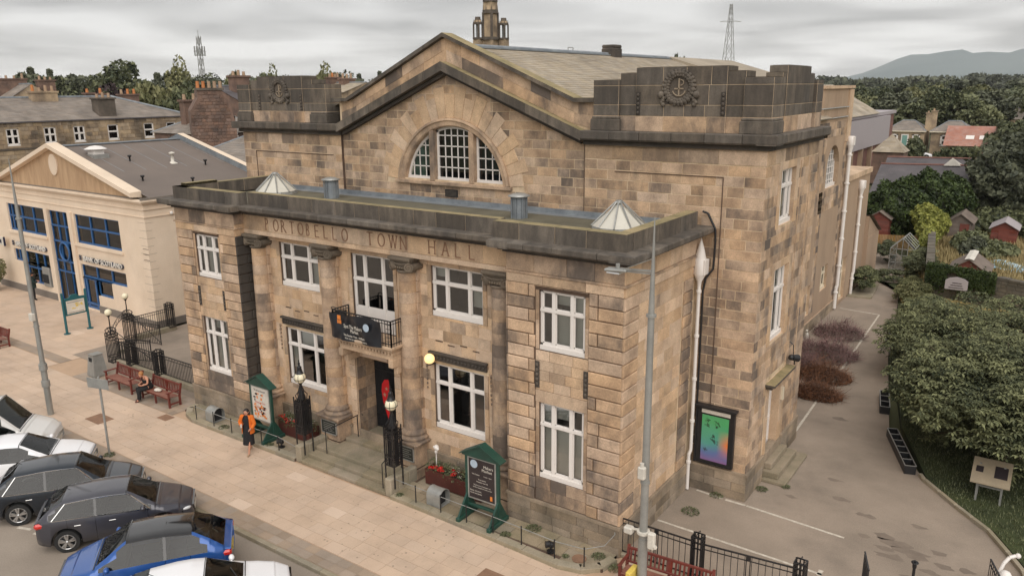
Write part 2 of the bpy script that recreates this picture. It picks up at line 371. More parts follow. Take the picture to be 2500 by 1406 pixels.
mat('bark', srgb(86, 74, 60), 0.95, srgb(60, 52, 42), 3, 0.3)
mat('terrain', srgb(92, 92, 62), 0.95, srgb(66, 70, 44), 0.02, 0.3)
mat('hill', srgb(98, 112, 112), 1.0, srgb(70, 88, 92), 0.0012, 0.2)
mat('scree', srgb(190, 176, 164), 1.0)
mat('lawn', srgb(66, 74, 40), 0.95, srgb(44, 52, 28), 1.0, 0.3)
mat('straw', srgb(176, 150, 96), 0.95, srgb(120, 116, 66), 0.5, 0.3)
mat('tarp', srgb(130, 190, 222), 0.4, srgb(200, 220, 228), 1.5, 0.1)
mat('black_plastic', (0.02, 0.02, 0.022), 0.45)
mat('globe_glass', srgb(236, 226, 196), 0.25, None, 1, 0.03)
emis('lamp_glow', srgb(255, 214, 150), 0.6)
mat('skin', srgb(206, 150, 122), 0.6)
mat('hair_dark', (0.02, 0.014, 0.012), 0.6)
mat('hair_ginger', srgb(176, 120, 70), 0.6)
mat('cloth_black', (0.014, 0.014, 0.016), 0.9)
mat('cloth_orange', srgb(226, 116, 34), 0.8)
mat('cloth_green', (0.012, 0.03, 0.028), 0.9)
mat('shoe_tan', srgb(180, 150, 120), 0.6)
mat('poster_white', srgb(220, 214, 202), 0.6)
mat('print_dark', srgb(50, 42, 44), 0.5)
mat('print_red', srgb(196, 50, 44), 0.5)
mat('print_orange', srgb(238, 140, 60), 0.5)
mat('print_navy', srgb(24, 26, 60), 0.5)
mat('print_sky', srgb(186, 204, 220), 0.5)
mat('print_yellow', srgb(228, 200, 96), 0.5)
mat('banner', (0.016, 0.017, 0.022), 0.3, None, 2, 0.2, bump=0.3, bscale=3)
mat('flag_red', srgb(206, 16, 26), 0.5)
leafmat('leaf_near', (0.032, 0.042, 0.020), (0.25, 0.26, 0.125), 0.8)
leafmat('leaf_dark', (0.032, 0.040, 0.028), (0.15, 0.16, 0.10), 0.1)
leafmat('leaf_mid', (0.036, 0.048, 0.024), (0.19, 0.20, 0.10), 0.12)
leafmat('leaf_light', (0.07, 0.08, 0.03), (0.26, 0.25, 0.12), 0.15)
leafmat('leaf_yellow', (0.12, 0.14, 0.03), (0.36, 0.36, 0.09), 0.5)
leafmat('leaf_purple', (0.022, 0.014, 0.016), (0.07, 0.045, 0.045), 0.2)
leafmat('leaf_ivy', (0.012, 0.024, 0.008), (0.07, 0.10, 0.028), 0.9)
leafmat('straw_blade', (0.16, 0.13, 0.05), (0.46, 0.36, 0.18), 0.5)
leafmat('leaf_brown', (0.05, 0.022, 0.014), (0.24, 0.11, 0.055), 1.5)
leafmat('twig_purple', (0.06, 0.03, 0.03), (0.26, 0.15, 0.14), 1.5)
mat('petal_red', srgb(222, 36, 30), 0.6)
mat('petal_white', srgb(220, 210, 200), 0.6)
def carpaint(n, c, coat=0.8, metal=0.3): return mat(n, c, 0.32, None, 1, 0.02, metal=metal, coat=coat)
carpaint('car_white', srgb(236, 236, 238), 0.6, 0.0)
carpaint('car_silver', srgb(218, 216, 212), 0.8, 0.15)
carpaint('car_navy', srgb(16, 28, 40), 1.0)
carpaint('car_graphite', srgb(66, 66, 74), 1.0)
carpaint('car_blue', srgb(30, 84, 158), 1.0)
carpaint('car_red', srgb(180, 30, 30), 0.8)
mat('car_black', (0.008, 0.008, 0.009), 0.12, None, 1, 0.0, coat=1.0)
mat('chrome', (0.75, 0.75, 0.75), 0.15, None, 1, 0.0, metal=1.0)
mat('alloy', (0.55, 0.55, 0.55), 0.3, None, 1, 0.0, metal=0.9)
mat('tail_red', srgb(200, 30, 20), 0.2, None, 1, 0.0, coat=0.8)
mat('head_glass', srgb(210, 212, 214), 0.1, None, 1, 0.0, coat=1)
glassmat('car_glass', (0.16, 0.19, 0.18), rough=.05, refl=0.28, mn=0.03)
mat('plaque_bronze', srgb(58, 62, 58), .4, None, 5, .2, metal=.4)
mat('letter_shade', srgb(146, 114, 90), 0.9, srgb(126, 97, 78), 3, .2)  # paints shade and dirt of cut strokes on the letters; plain brown on covers
mat('skylight_glass', srgb(206, 202, 190), 0.25, None, 3, 0.08)
# poster with a coloured gradient print
def grad_poster():
    m = bpy.data.materials.new('poster_gradient'); m.use_nodes = True; MT['poster_gradient'] = m; t = m.node_tree; L = t.links.new
    b = t.nodes['Principled BSDF']; b.inputs['Roughness'].default_value = 0.15
    g = N(t, 'ShaderNodeNewGeometry'); sp = N(t, 'ShaderNodeSeparateXYZ'); L(g.outputs['Position'], sp.inputs[0])
    mz = N(t, 'ShaderNodeMapRange'); L(sp.outputs[2], mz.inputs[0]); mz.inputs[1].default_value = 1.1; mz.inputs[2].default_value = 2.7
    no = N(t, 'ShaderNodeTexNoise'); no.inputs['Scale'].default_value = 1.3; L(g.outputs['Position'], no.inputs['Vector'])
    ad = N(t, 'ShaderNodeMath', operation='MULTIPLY_ADD'); L(no.outputs[0], ad.inputs[0]); ad.inputs[1].default_value = 0.35; L(mz.outputs[0], ad.inputs[2])
    r = N(t, 'ShaderNodeValToRGB'); L(ad.outputs[0], r.inputs[0]); e = r.color_ramp.elements
    e[0].position = 0.15; e[0].color = (*srgb(150, 96, 140), 1); e[1].position = 1.0; e[1].color = (*srgb(84, 170, 110), 1)
    for p, c in ((0.38, (104, 120, 170)), (0.6, (90, 160, 150))):
        k = e.new(p); k.color = (*srgb(*c), 1)
    mx_ = N(t, 'ShaderNodeMapRange'); L(sp.outputs[0], mx_.inputs[0]); mx_.inputs[1].default_value = 0.95; mx_.inputs[2].default_value = 1.3
    zz = N(t, 'ShaderNodeMath', operation='SUBTRACT'); L(mz.outputs[0], zz.inputs[0]); zz.inputs[1].default_value = 0.42
    za = N(t, 'ShaderNodeMath', operation='ABSOLUTE'); L(zz.outputs[0], za.inputs[0])
    zb = N(t, 'ShaderNodeMapRange'); L(za.outputs[0], zb.inputs[0]); zb.inputs[1].default_value = 0.3; zb.inputs[2].default_value = 0.0
    mu = N(t, 'ShaderNodeMath', operation='MULTIPLY'); L(mx_.outputs[0], mu.inputs[0]); L(zb.outputs[0], mu.inputs[1])
    mm = N(t, 'ShaderNodeMix', data_type='RGBA'); L(mu.outputs[0], mm.inputs['Factor']); L(r.outputs[0], mm.inputs['A']); mm.inputs['B'].default_value = (*srgb(240, 130, 50), 1)
    L(mm.outputs['Result'], b.inputs['Base Color'])
grad_poster()
# ================================================================== stones
CAMP = Vector((8.677, -17.346, 12.591))
def PF(Y): return lambda u, z, d: (u, Y-d, z)          # plane facing the street
def PR(X): return lambda u, z, d: (X+d, u, z)          # plane facing right (+x)
def PL(X): return lambda u, z, d: (X-d, u, z)
def PB(Y): return lambda u, z, d: (u, Y+d, z)
def clip(poly, a, b, c):
    """keep a*u+b*z>=c"""
    o = []
    n = len(poly)
    for i in range(n):
        p, q = poly[i], poly[(i+1) % n]; dp = a*p[0]+b*p[1]-c; dq = a*q[0]+b*q[1]-c
        if dp >= 0: o.append(p)
        if (dp >= 0) != (dq >= 0):
            t = dp/(dp-dq); o.append((p[0]+(q[0]-p[0])*t, p[1]+(q[1]-p[1])*t))
    return o
def area2(p): return 0.5*sum(p[i][0]*p[(i+1) % len(p)][1]-p[(i+1) % len(p)][0]*p[i][1] for i in range(len(p)))
def inset(poly, d):
    n = len(poly); o = poly
    for i in range(n):
        p, q = poly[i], poly[(i+1) % n]; ex, ez = q[0]-p[0], q[1]-p[1]; l = math.hypot(ex, ez)
        if l < 1e-6: continue
        a, b = -ez/l, ex/l
        o = clip(o, a, b, a*p[0]+b*p[1]+d)
        if len(o) < 3: return []
    return o
STONES = {}
def add_stone(kind, P, poly, proud=0.012, gap=0.005, ch=0.006, mats='ashlar', t=None, flip=False):
    if len(poly) < 3: return
    if area2(poly) < 0: poly = poly[::-1]
    base = inset(poly, gap)
    if len(base) < 3 or area2(base) < 0.004: return
    top = inset(base, ch)
    if len(top) != len(base): top = base; ch = 0
    n = len(base); vs = [P(u, z, -0.01) for u, z in base]+[P(u, z, proud-ch) for u, z in base]+[P(u, z, proud) for u, z in top]
    fs = [(i, (i+1) % n, (i+1) % n+n, i+n) for i in range(n)]+[(i+n, (i+1) % n+n, (i+1) % n+2*n, i+2*n) for i in range(n)]+[tuple(range(2*n, 3*n))]
    if flip: fs = [f[::-1] for f in fs]
    c = Vector(vs[2*n]); A = area2(base)
    STONES.setdefault(kind, []).append((A/(c-CAMP).length_squared, vs, fs, mats, t or rt_()))
def flush_stones(kind, name, parent, limit=300, mats=None):
    L = sorted(STONES.pop(kind, []), key=lambda s: -s[0])
    used = sorted({s[3] for s in L})
    for s in L[:limit]:
        mb = MB().add(s[1], s[2], 0, s[4]); mb.build(name, s[3], parent)
    if len(L) > limit:
        mb = MB()
        for s in L[limit:]: mb.add(s[1], s[2], used.index(s[3]), s[4])
        mb.build(name+'s_beyond', used, parent, kind='stuff')
def rects_minus(r, ops):
    out = [r]
    for (a, b, c, d) in ops:
        nxt = []
        for (x0, x1, z0, z1) in out:
            if x1 <= a or x0 >= b or z1 <= c or z0 >= d: nxt.append((x0, x1, z0, z1)); continue
            if x0 < a: nxt.append((x0, a, z0, z1))
            if x1 > b: nxt.append((b, x1, z0, z1))
            xa, xb = max(x0, a), min(x1, b)
            if z0 < c: nxt.append((xa, xb, z0, c))
            if z1 > d: nxt.append((xa, xb, d, z1))
        out = nxt
    return out
def ashlar(kind, P, u0, u1, z0, z1, h, lmin, lmax, ops=(), clips=(), keep=None, flip=False, seed=1, mats='ashlar', soot=0.25, sfun=None, **kw):
    r = random.Random(seed); n = max(1, round((z1-z0)/h)); h = (z1-z0)/n
    for i in range(n):
        a, b = z0+i*h, z0+(i+1)*h; u = u0; first = True
        while u < u1-1e-4:
            l = r.uniform(lmin, lmax)
            if first: l = lmin if i % 2 else lmax*0.75; first = False
            if u1-(u+l) < lmin*0.8: l = u1-u
            x = min(u+l, u1)
            so_ = soot if sfun is None else sfun((u+x)/2, (a+b)/2)
            tt = (min(1, max(0, r.gauss(.5, .2))), min(1, max(0, r.gauss(so_, .17))), r.random())
            for (p, q, c, d) in rects_minus((u, x, a, b), ops):
                if q-p < 0.03 or d-c < 0.03: continue
                poly = [(p, c), (q, c), (q, d), (p, d)]
                for cl in clips:
                    poly = clip(poly, *cl)
                    if len(poly) < 3: break
                if len(poly) < 3: continue
                if keep: poly = keep(poly)
                if poly and len(poly) >= 3: add_stone(kind, P, poly, mats=mats, t=tt, flip=flip, **kw)
            u = x
def backing(P, u0, u1, z0, z1, ops, mb, m=0, flip=False, skip=None, step=None):
    us = sorted({u0, u1, *[v for o in ops for v in o[:2] if u0 < v < u1]}); zs = sorted({z0, z1, *[v for o in ops for v in o[2:] if z0 < v < z1]})
    if step:
        us = sorted(set(us) | {u0+i*step for i in range(int((u1-u0)/step)+1)}); zs = sorted(set(zs) | {z0+i*step for i in range(int((z1-z0)/step)+1)})
    for a, b in zip(us[:-1], us[1:]):
        for c, d in zip(zs[:-1], zs[1:]):
            cu, cz = (a+b)/2, (c+d)/2
            if any(o[0] < cu < o[1] and o[2] < cz < o[3] for o in ops): continue
            if skip and skip(cu, cz): continue
            q = [P(a, c, 0), P(b, c, 0), P(b, d, 0), P(a, d, 0)]
            mb.quad(*(q if not flip else q[::-1]), m, (.5, .3, .5))
def reveal(P, o, depth, mb, m=0, t=(.5, .35, .5)):
    a, b, c, d = o
    for (p, q) in (((a, c), (a, d)), ((a, d), (b, d)), ((b, d), (b, c)), ((b, c), (a, c))):
        mb.quad(P(*p, 0), P(*q, 0), P(*q, -depth), P(*p, -depth), m, t)
WIN_N = [0]
def window(parent, P, o, depth, split=(0.28, 0.44, 0.28), transom=0.42, bars=None, sill=True, blinds=0.5, fr=0.055, name='window',
           frame='white_paint', glass='glass', seed=0, door_panel=0.0, room='room_dark', sillh=0.13, single=False):
    """white sash/casement window in opening o of plane P, set back by depth; parts: frame, each pane, each blind"""
    r = random.Random(seed); a, b, c, d = o
    f = MB(); D = -depth
    def bar(u0, u1, z0, z1, pr=0.06):
        q = [P(u0, z0, D), P(u1, z0, D), P(u1, z1, D), P(u0, z1, D)]; k = [P(u0, z0, D+pr), P(u1, z0, D+pr), P(u1, z1, D+pr), P(u0, z1, D+pr)]
        f.add(q+k, [(4, 5, 6, 7), (0, 1, 5, 4), (1, 2, 6, 5), (2, 3, 7, 6), (3, 0, 4, 7)], 0)
    c0 = c
    if sill: c0 = c+sillh; bar(a, b, c, c0, 0.11)
    bar(a, a+fr*1.3, c0, d); bar(b-fr*1.3, b, c0, d); bar(a, b, d-fr, d); bar(a, b, c0, c0+fr)
    a1, b1 = a+fr*1.3, b-fr*1.3; Wd = b1-a1; tot = sum(split); u = a1; cols = []
    for i, s_ in enumerate(split):
        w = Wd*s_/tot; cols.append((u+(fr*0.9 if i else 0), u+w-(fr*0.9 if i < len(split)-1 else 0)))
        if i: bar(u-fr*0.9, u+fr*0.9, c0, d, 0.075)
        u += w
    zt = d-(d-c0)*transom
    if transom: bar(a, b, zt-fr*0.75, zt+fr*0.75, 0.085)
    rows = [(c0+fr, zt-fr*0.75), (zt+fr*0.75, d-fr)] if transom else [(c0+fr, d-fr)]
    panes = []; blindl = []
    for ci, (p, q) in enumerate(cols):
        for ri, (z0, z1) in enumerate(rows):
            if ri == 0 and door_panel:
                bar(p, q, z0, z0+door_panel, 0.05); z0 = z0+door_panel
            # casement stile round every pane
            s2 = 0.028
            for bb in ((p, p+s2, z0, z1), (q-s2, q, z0, z1), (p, q, z0, z0+s2), (p, q, z1-s2, z1)): bar(*bb, 0.045)
            if bars:
                nx, nz = bars
                for i in range(1, nx): bar(p+(q-p)*i/nx-0.012, p+(q-p)*i/nx+0.012, z0, z1, 0.04)
                for i in range(1, nz): bar(p, q, z0+(z1-z0)*i/nz-0.012, z0+(z1-z0)*i/nz+0.012, 0.04)
            panes.append((p, q, z0, z1))
            if r.random() < blinds: blindl.append((p, q, z0 if r.random() < 0.7 else z0+(z1-z0)*0.3, z1))
    W_ = f.build(name, frame, parent)
    for (p, q, z0, z1) in panes:
        g = MB(); g.quad(P(p, z0, D+0.015), P(q, z0, D+0.015), P(q, z1, D+0.015), P(p, z1, D+0.015)); g.build('pane', glass, W_)
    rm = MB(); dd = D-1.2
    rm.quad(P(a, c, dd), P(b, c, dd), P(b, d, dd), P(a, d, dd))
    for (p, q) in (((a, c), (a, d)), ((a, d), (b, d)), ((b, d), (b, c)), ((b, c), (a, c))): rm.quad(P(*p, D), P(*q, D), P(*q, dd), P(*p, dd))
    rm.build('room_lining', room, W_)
    for (p, q, z0, z1) in blindl:
        g = MB(); g.quad(P(p-.02, z0, D-0.08), P(q+.02, z0, D-0.08), P(q+.02, z1, D-0.08), P(p-.02, z1, D-0.08)); g.build('blind', 'blind', W_)
    return W_
def slates(mb, A, B, C_, D_, row, col, m=0, lift=0.012, tv=0.16, base=0.5):
    """roof plane A,B at the eave, D_,C_ at the ridge: overlapping slates"""
    A, B, C_, D_ = map(Vector, (A, B, C_, D_)); n = ((B-A).cross(D_-A)).normalized()
    h = ((D_-A).length+(C_-B).length)/2; nr = max(1, int(h/row)); 
    for i in range(nr):
        v0, v1 = i/nr, (i+1)/nr; p0, q0 = A.lerp(D_, v0), B.lerp(C_, v0); p1, q1 = A.lerp(D_, v1), B.lerp(C_, v1)
        nc = max(1, int(((q0-p0).length+(q1-p1).length)/2/col)); off = 0.5*(i % 2)/nc
        us = [0]+[k/nc+off for k in range(1 if not i % 2 else 0, nc) if 0.001 < k/nc+off < .999]+[1]
        for a, b in zip(us[:-1], us[1:]):
            g = 0.004/max(.5, (q0-p0).length)
            l = lift*rnd.uniform(.7, 1.4)
            v = [p0.lerp(q0, a+g)+n*l, p0.lerp(q0, b-g)+n*l, p1.lerp(q1, b-g)+n*0.002, p1.lerp(q1, a+g)+n*0.002, p0.lerp(q0, a+g)-n*.01, p0.lerp(q0, b-g)-n*.01]
            mb.add([tuple(x) for x in v], [(0, 1, 2, 3), (4, 5, 1, 0)], m, (min(1, max(0, rnd.gauss(base, tv))), .3, rnd.random()))
    mb.quad(tuple(A-n*.012), tuple(B-n*.012), tuple(C_-n*.012), tuple(D_-n*.012), m, (.15, .3, .5))
# ================================================================== THE TOWN HALL
XL, XR = -19.49, 0.0; YD = 4.884; MW = 1.854; ML = -21.42; XC = -9.78
H = thing('town_hall', 'two storey sandstone town hall with columned front, big gable and arched window', 'town hall', (XC, 4.0, 0))
PX0, PX1 = -15.82, -3.64      # inner edges of the end pavilions
YC = 0.78                     # wall between the columns
# ---- window openings (u0,u1,z0,z1)
PAVW = [(-18.36, -16.92, 5.62, 7.28), (-18.36, -16.92, 1.74, 4.0), (-2.58, -1.14, 5.56, 7.26), (-2.58, -1.14, 1.68, 4.0)]
CW = [(-14.38, -12.33, 5.62, 7.26), (-14.38, -12.33, 1.80, 4.02), (-7.13, -5.1, 5.62, 7.26), (-7.13, -5.1, 1.80, 4.02)]
DW = (-10.68, -8.75, 4.62, 7.26)
DOOR = (-10.72, -8.88, 0.55, 3.62)
wallmb = MB()
F0 = PF(0.0)
# pavilions
for k, (u0, u1) in enumerate(((XL, PX0), (PX1, XR))):
    ops = PAVW[2*k:2*k+2]; uc = (u0+u1)/2; w2 = 0.80
    pan = [(ops[0][0]-.12, ops[0][1]+.12, ops[1][3]+.0, ops[0][2]), (ops[0][0]-.12, ops[0][1]+.12, .95, ops[1][2]), (ops[0][0]-.12, ops[0][1]+.12, ops[0][2]-.02, 7.36), (ops[1][0]-.12, ops[1][1]+.12, ops[1][2], ops[1][3]+.4)]
    backing(F0, u0+.03, u1-.03, 0, 8.36, ops, wallmb, 1)
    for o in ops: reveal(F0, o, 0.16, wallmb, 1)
    dk = (lambda u, z: 0.5 if z < 2.3 else 0.26)
    ashlar('rust', F0, u0, u1, 0.93, 7.40, 0.3594, 0.72, 1.2, ops=pan, proud=0.055, gap=0.014, ch=0.022, mats='ashlar', seed=31+k, sfun=dk)
    # smooth jamb blocks and panels between the windows, set back behind the banding
    for o in ops:
        for (a, b) in ((o[0]-.12, o[0]), (o[1], o[1]+.12)):
            ashlar('ash', F0, a, b, o[2], o[3], .75, 2, 2, seed=3+k, proud=0.012)
    mid = (ops[0][0]-.12, ops[0][1]+.12)
    ashlar('ash', F0, *mid, ops[1][3]+.36, ops[0][2]-.02, 0.32, .45, .8, seed=77+k, proud=0.012, mats='ashlar_pale')
    ashlar('ash', F0, *mid, ops[1][3], ops[1][3]+.36, .36, 1.7, 1.7, seed=78+k, proud=0.03, mats='ashlar_pale')
    ashlar('ash', F0, *mid, .95, ops[1][2], .36, .5, .9, seed=79+k, proud=0.015, soot=.75)
    ashlar('ash', F0, u0, u1, 7.40, 7.66, .26, 1.0, 1.6, seed=71+k, proud=0.06, mats='ashlar_pale')
    ashlar('ash', F0, u0, u1, 7.72, 8.28, .56, .8, 1.2, seed=72+k, proud=0.03, soot=.45)
# returns of pavilions towards the columns and side walls of the front block
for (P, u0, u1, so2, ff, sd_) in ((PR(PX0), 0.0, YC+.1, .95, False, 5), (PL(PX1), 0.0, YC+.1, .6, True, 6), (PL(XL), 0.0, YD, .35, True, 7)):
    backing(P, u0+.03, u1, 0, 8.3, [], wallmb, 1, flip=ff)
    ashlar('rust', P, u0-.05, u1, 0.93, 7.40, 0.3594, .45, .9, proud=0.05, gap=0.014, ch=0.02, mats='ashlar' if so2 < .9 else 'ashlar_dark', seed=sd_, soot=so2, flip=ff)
    ashlar('ash', P, u0-.03, u1, 7.4, 8.28, .44, .8, 1.2, proud=0.03, seed=sd_, soot=.7, flip=ff)
# right side wall of the front block (x = 0)
P0 = PR(0.0)
backing(P0, 0.03, YD, 0, 8.36, [], wallmb, 0)
ashlar('rust', P0, -.055, .80, 0.93, 7.40, 0.3594, .86, .9, proud=0.055, gap=0.014, ch=0.022, seed=8, soot=.12)
ashlar('rust', P0, 3.78, 4.44, 0.93, 7.05, 0.3594, .66, .7, proud=0.055, gap=0.012, ch=0.02, seed=9, soot=.55)
ashlar('side', P0, .80, 3.70, 0.93, 7.05, 0.3594, .45, .95, seed=10, soot=.12, mats='ashlar_pale')
ashlar('side', P0, .80, YD, 7.05, 7.40, 0.35, .8, 1.3, seed=12, soot=.15, mats='ashlar_pale')
ashlar('side', P0, -.03, YD, 7.40, 7.66, .26, .9, 1.4, proud=.06, seed=13, soot=.15, mats='ashlar_pale')
ashlar('side', P0, -.03, YD, 7.72, 8.28, .56, .8, 1.2, proud=.03, seed=14, soot=.2, mats='ashlar_pale')
# centre wall
P1 = PF(YC)
cops = CW+[DW, DOOR]
backing(P1, PX0, PX1, 0, 7.6, cops, wallmb, 0)
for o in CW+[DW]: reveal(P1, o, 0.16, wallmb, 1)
ashlar('centre', P1, PX0, PX1, 0.93, 7.30, 0.354, .4, .85, ops=[(o[0]-.16, o[1]+.16, o[2]-(.0), o[3]+(.3 if o[3] < 5 else .0)) for o in CW]+[(DW[0]-.16, DW[1]+.16, 4.4, 7.3), (DOOR[0]-.3, DOOR[1]+.3, 0, 4.3)], seed=21, mats='ashlar_pale', soot=.2)
for o in CW:                                   # jambs
    for (a, b) in ((o[0]-.16, o[0]), (o[1], o[1]+.16)):
        ashlar('centre', P1, a, b, o[2], o[3]+.0, .6, 2, 2, seed=3, proud=0.035, mats='ashlar_pale')
    if o[3] < 5: ashlar('centre', P1, o[0]-.16, o[1]+.16, o[3]+.2, o[3]+.32, .12, 1.2, 1.3, seed=4, proud=0.03, soot=.5)
for (a, b) in ((DW[0]-.16, DW[0]), (DW[1], DW[1]+.16)): ashlar('centre', P1, a, b, 4.6, 7.26, .5, 2, 2, seed=5, proud=.035, mats='ashlar_pale')
ashlar('centre', PF(YC-.05), PX0, PX1, 7.26, 7.46, .2, 1.2, 1.8, seed=6, proud=.02, mats='ashlar_pale')
wallmb.box(PX0, PX1, YC-.05, YC+.3, 7.262, 7.5, 0)
# door recess
dj = MB()
a, b, c, d = DOOR
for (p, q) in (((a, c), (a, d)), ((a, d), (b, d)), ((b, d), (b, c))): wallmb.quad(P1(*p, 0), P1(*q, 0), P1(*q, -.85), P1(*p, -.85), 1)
ashlar('centre', PR(a), YC, YC+.85, .6, 3.55, .42, .42, .5, seed=9, proud=.012, soot=.55)
ashlar('centre', PL(b), YC, YC+.85, .6, 3.55, .42, .42, .5, seed=10, proud=.012, soot=.5, flip=True)
for (p, q) in ((a-.3, a), (b, b+.3)): ashlar('centre', P1, p, q, .6, 4.1, .42, 2, 2, seed=11, proud=.07, gap=.008, mats='ashlar_pale')
ashlar('centre', P1, a-.3, b+.3, 3.62, 4.1, .48, 1.2, 1.3, seed=12, proud=.07, mats='ashlar_pale')
# plinth
PLW = PF(-.02)
wallmb.box(XL-.02, PX0+.02, -.02, YC, 0, .84, 2); wallmb.box(PX1-.02, .02, -.02, YD+.02, 0, .84, 2); wallmb.box(PX0, PX1, YC-.06, YC, 0, .84, 2)
for (P, u0, u1, sd_) in ((PF(-.02), XL-.05, PX0+.05, 1), (PF(-.02), PX1-.05, .05, 2), (PF(YC-.06), PX0, PX1, 3), (PR(.02), -.05, YD, 4)):
    ashlar('plinth', P, u0, u1, 0.0, .84, .28, .5, 1.1, ops=[(DOOR[0]-.5, DOOR[1]+.5, 0, .84)] if sd_ == 3 else (), seed=60+sd_, proud=.05, mats='plinth_stone', soot=.4)
wallmb.box(XL-.09, PX0+.09, -.09, .4, .842, .925, 2); wallmb.box(PX1-.09, .09, -.09, YD, .842, .926, 2)
for (p, q) in ((PX0+.09, DOOR[0]-.35), (DOOR[1]+.35, PX1-.09)): wallmb.box(p, q, YC-.12, YC+.1, .842, .926, 2)
wallmb.build('wall_backing', ['mortar_pale', 'mortar_dark', 'plinth_stone'], H)

# ---- entablature and cornice of the front block
YF = 0.38
fz = MB(); fz.box(PX0, PX1, YF+.02, YC+.3, 7.5, 8.36, 0); fz.build('frieze_backing', ['mortar_pale'], H)
ashlar('frieze', PF(YF+.02), PX0, PX1, 7.66, 8.36, .7, 1.1, 1.9, seed=41, proud=.02, gap=.002, mats='ashlar_pale', soot=.3)
ashlar('frieze', PF(YF+.02), PX0, PX1, 7.5, 7.655, .155, 1.5, 2.4, seed=42, proud=.05, gap=.002, mats='ashlar_pale', soot=.15)
def cornice_run(kind, pts, z0, z1, over, topm, seed, back=0.25, lmin=.9, lmax=1.5, mats='sooty_stone', so=.75):
    """cornice stones along a polyline of (x,y) outer wall line going left to right; over = projection"""
    r = random.Random(seed)
    for (p, q) in zip(pts[:-1], pts[1:]):
        p, q = Vector(p), Vector(q); L_ = (q-p).length; dr = (q-p)/L_; nn = Vector((dr.y, -dr.x))
        ns = max(1, round(L_/r.uniform(lmin, lmax))); cuts = [0]+sorted(L_*(i+r.uniform(-.15, .15))/ns for i in range(1, ns))+[L_]
        for a, b in zip(cuts[:-1], cuts[1:]):
            g = .008; A = p+dr*(a+g); B = p+dr*(b-g); h = z1-z0
            prof = [(-back, z1+.006), (0, z1), (over*0+0, z1-.03)]
            vs = []
            for Q in (A, B):
                I = Q-nn*(over+back)
                vs += [(Q.x, Q.y, z1-.025), (Q.x, Q.y, z0+.05), (Q.x-nn.x*.05, Q.y-nn.y*.05, z0), (I.x, I.y, z0), (I.x, I.y, z1+.004), (Q.x-nn.x*.03, Q.y-nn.y*.03, z1)]
            fs = [(i, i+6, (i+1) % 6+6, (i+1) % 6) for i in range(6)]+[(0, 1, 2, 3, 4, 5)[::-1], (6, 7, 8, 9, 10, 11)]
            t = (min(1, max(0, r.gauss(.5, .2))), min(1, max(0, r.gauss(so, .15))), r.random())
            c = Vector(vs[0]); STONES.setdefault(kind, []).append((L_*h/(c-CAMP).length_squared, vs, fs, mats, t))
            T = MB(); 
            tops.add([vs[5], vs[11], vs[10], vs[4]], [(0, 1, 2, 3)], 0).v[-4:] = [(x, y, z+.004) for x, y, z in tops.v[-4:]]
tops = MB()
OC = .459
cor = [(XL-OC, YD), (XL-OC, -OC), (PX0+OC-.06, -OC), (PX0+OC-.06, -OC+.40), (PX1-OC+.06, -OC+.40), (PX1-OC+.06, -OC), (OC, -OC), (OC, YD)]
cornice_run('cornice', cor, 8.37, 8.567, OC, 0, 5)
# bed mould with dark dentils
bm = MB()
for (x0, x1, y0, y1) in ((XL-.2, PX0+.2, -.2, .5), (PX0, PX1, YF-.2, YF+.5), (PX1-.2, .2, -.2, YD)):
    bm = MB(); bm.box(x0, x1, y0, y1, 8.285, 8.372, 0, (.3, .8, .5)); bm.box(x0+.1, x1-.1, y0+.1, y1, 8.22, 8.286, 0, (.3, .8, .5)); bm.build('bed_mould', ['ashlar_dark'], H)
st = MB()
for (x0, x1, y0) in ((XL-.09, PX0+.07, -.09), (PX1-.07, .09, -.09)): MB().bbox(x0, x1, y0, .3, 7.66, 7.72, .012, 0, (.5, .5, .5)).build('string_course', ['ashlar'], H)
st.bbox(-.1, .09, .3, YD, 7.66, 7.72, .012, 0, (.5, .5, .5))
st.build('string_course', ['ashlar'], H)
# parapet stones
def parapet(kind, p, q, z0, z1, th, seed, lmin=.8, lmax=1.3, inward=True, cope=True):
    r = random.Random(seed); p, q = Vector(p), Vector(q); L_ = (q-p).length; dr = (q-p)/L_; nn = Vector((-dr.y, dr.x))
    n = max(1, round(L_/r.uniform(lmin, lmax))); e_ = dr*.02; a_ = p+nn*.012+e_; b_ = q+nn*.012-e_; c_ = q+nn*(th-.01)-e_; d_ = p+nn*(th-.01)+e_
    MB().prism([tuple(a_), tuple(b_), tuple(c_), tuple(d_)], z0, z1-.008, 'z').build('parapet_core', 'mortar_pale', H)
    cuts = [0]+[L_*(i+r.uniform(-.18, .18))/n for i in range(1, n)]+[L_]
    for a, b in zip(cuts[:-1], cuts[1:]):
        A = p+dr*(a+.009); B = p+dr*(b-.009); A2 = A+nn*th; B2 = B+nn*th
        vs = [(A.x, A.y, z0), (B.x, B.y, z0), (B2.x, B2.y, z0), (A2.x, A2.y, z0), (A.x, A.y, z1), (B.x, B.y, z1), (B2.x, B2.y, z1), (A2.x, A2.y, z1)]
        t = (min(1, max(0, r.gauss(.5, .2))), min(1, max(0, r.gauss(.75, .15))), r.random())
        STONES.setdefault(kind, []).append(((b-a)*(z1-z0)/(Vector(vs[0])-CAMP).length_squared, vs, [(0, 1, 5, 4), (1, 2, 6, 5), (2, 3, 7, 6), (3, 0, 4, 7), (4, 5, 6, 7)], 'sooty_stone', t))
        tops.quad((A.x, A.y, z1+.004), (B.x, B.y, z1+.004), (B2.x, B2.y, z1+.004), (A2.x, A2.y, z1+.004), 0)
parapet('parapet', (XL-.02, 0), (PX0+.38, 0), 8.55, 9.02, .36, 1)
parapet('parapet', (PX0+.392, .02), (PX0+.392, .36), 8.55, 9.021, .1, 2)
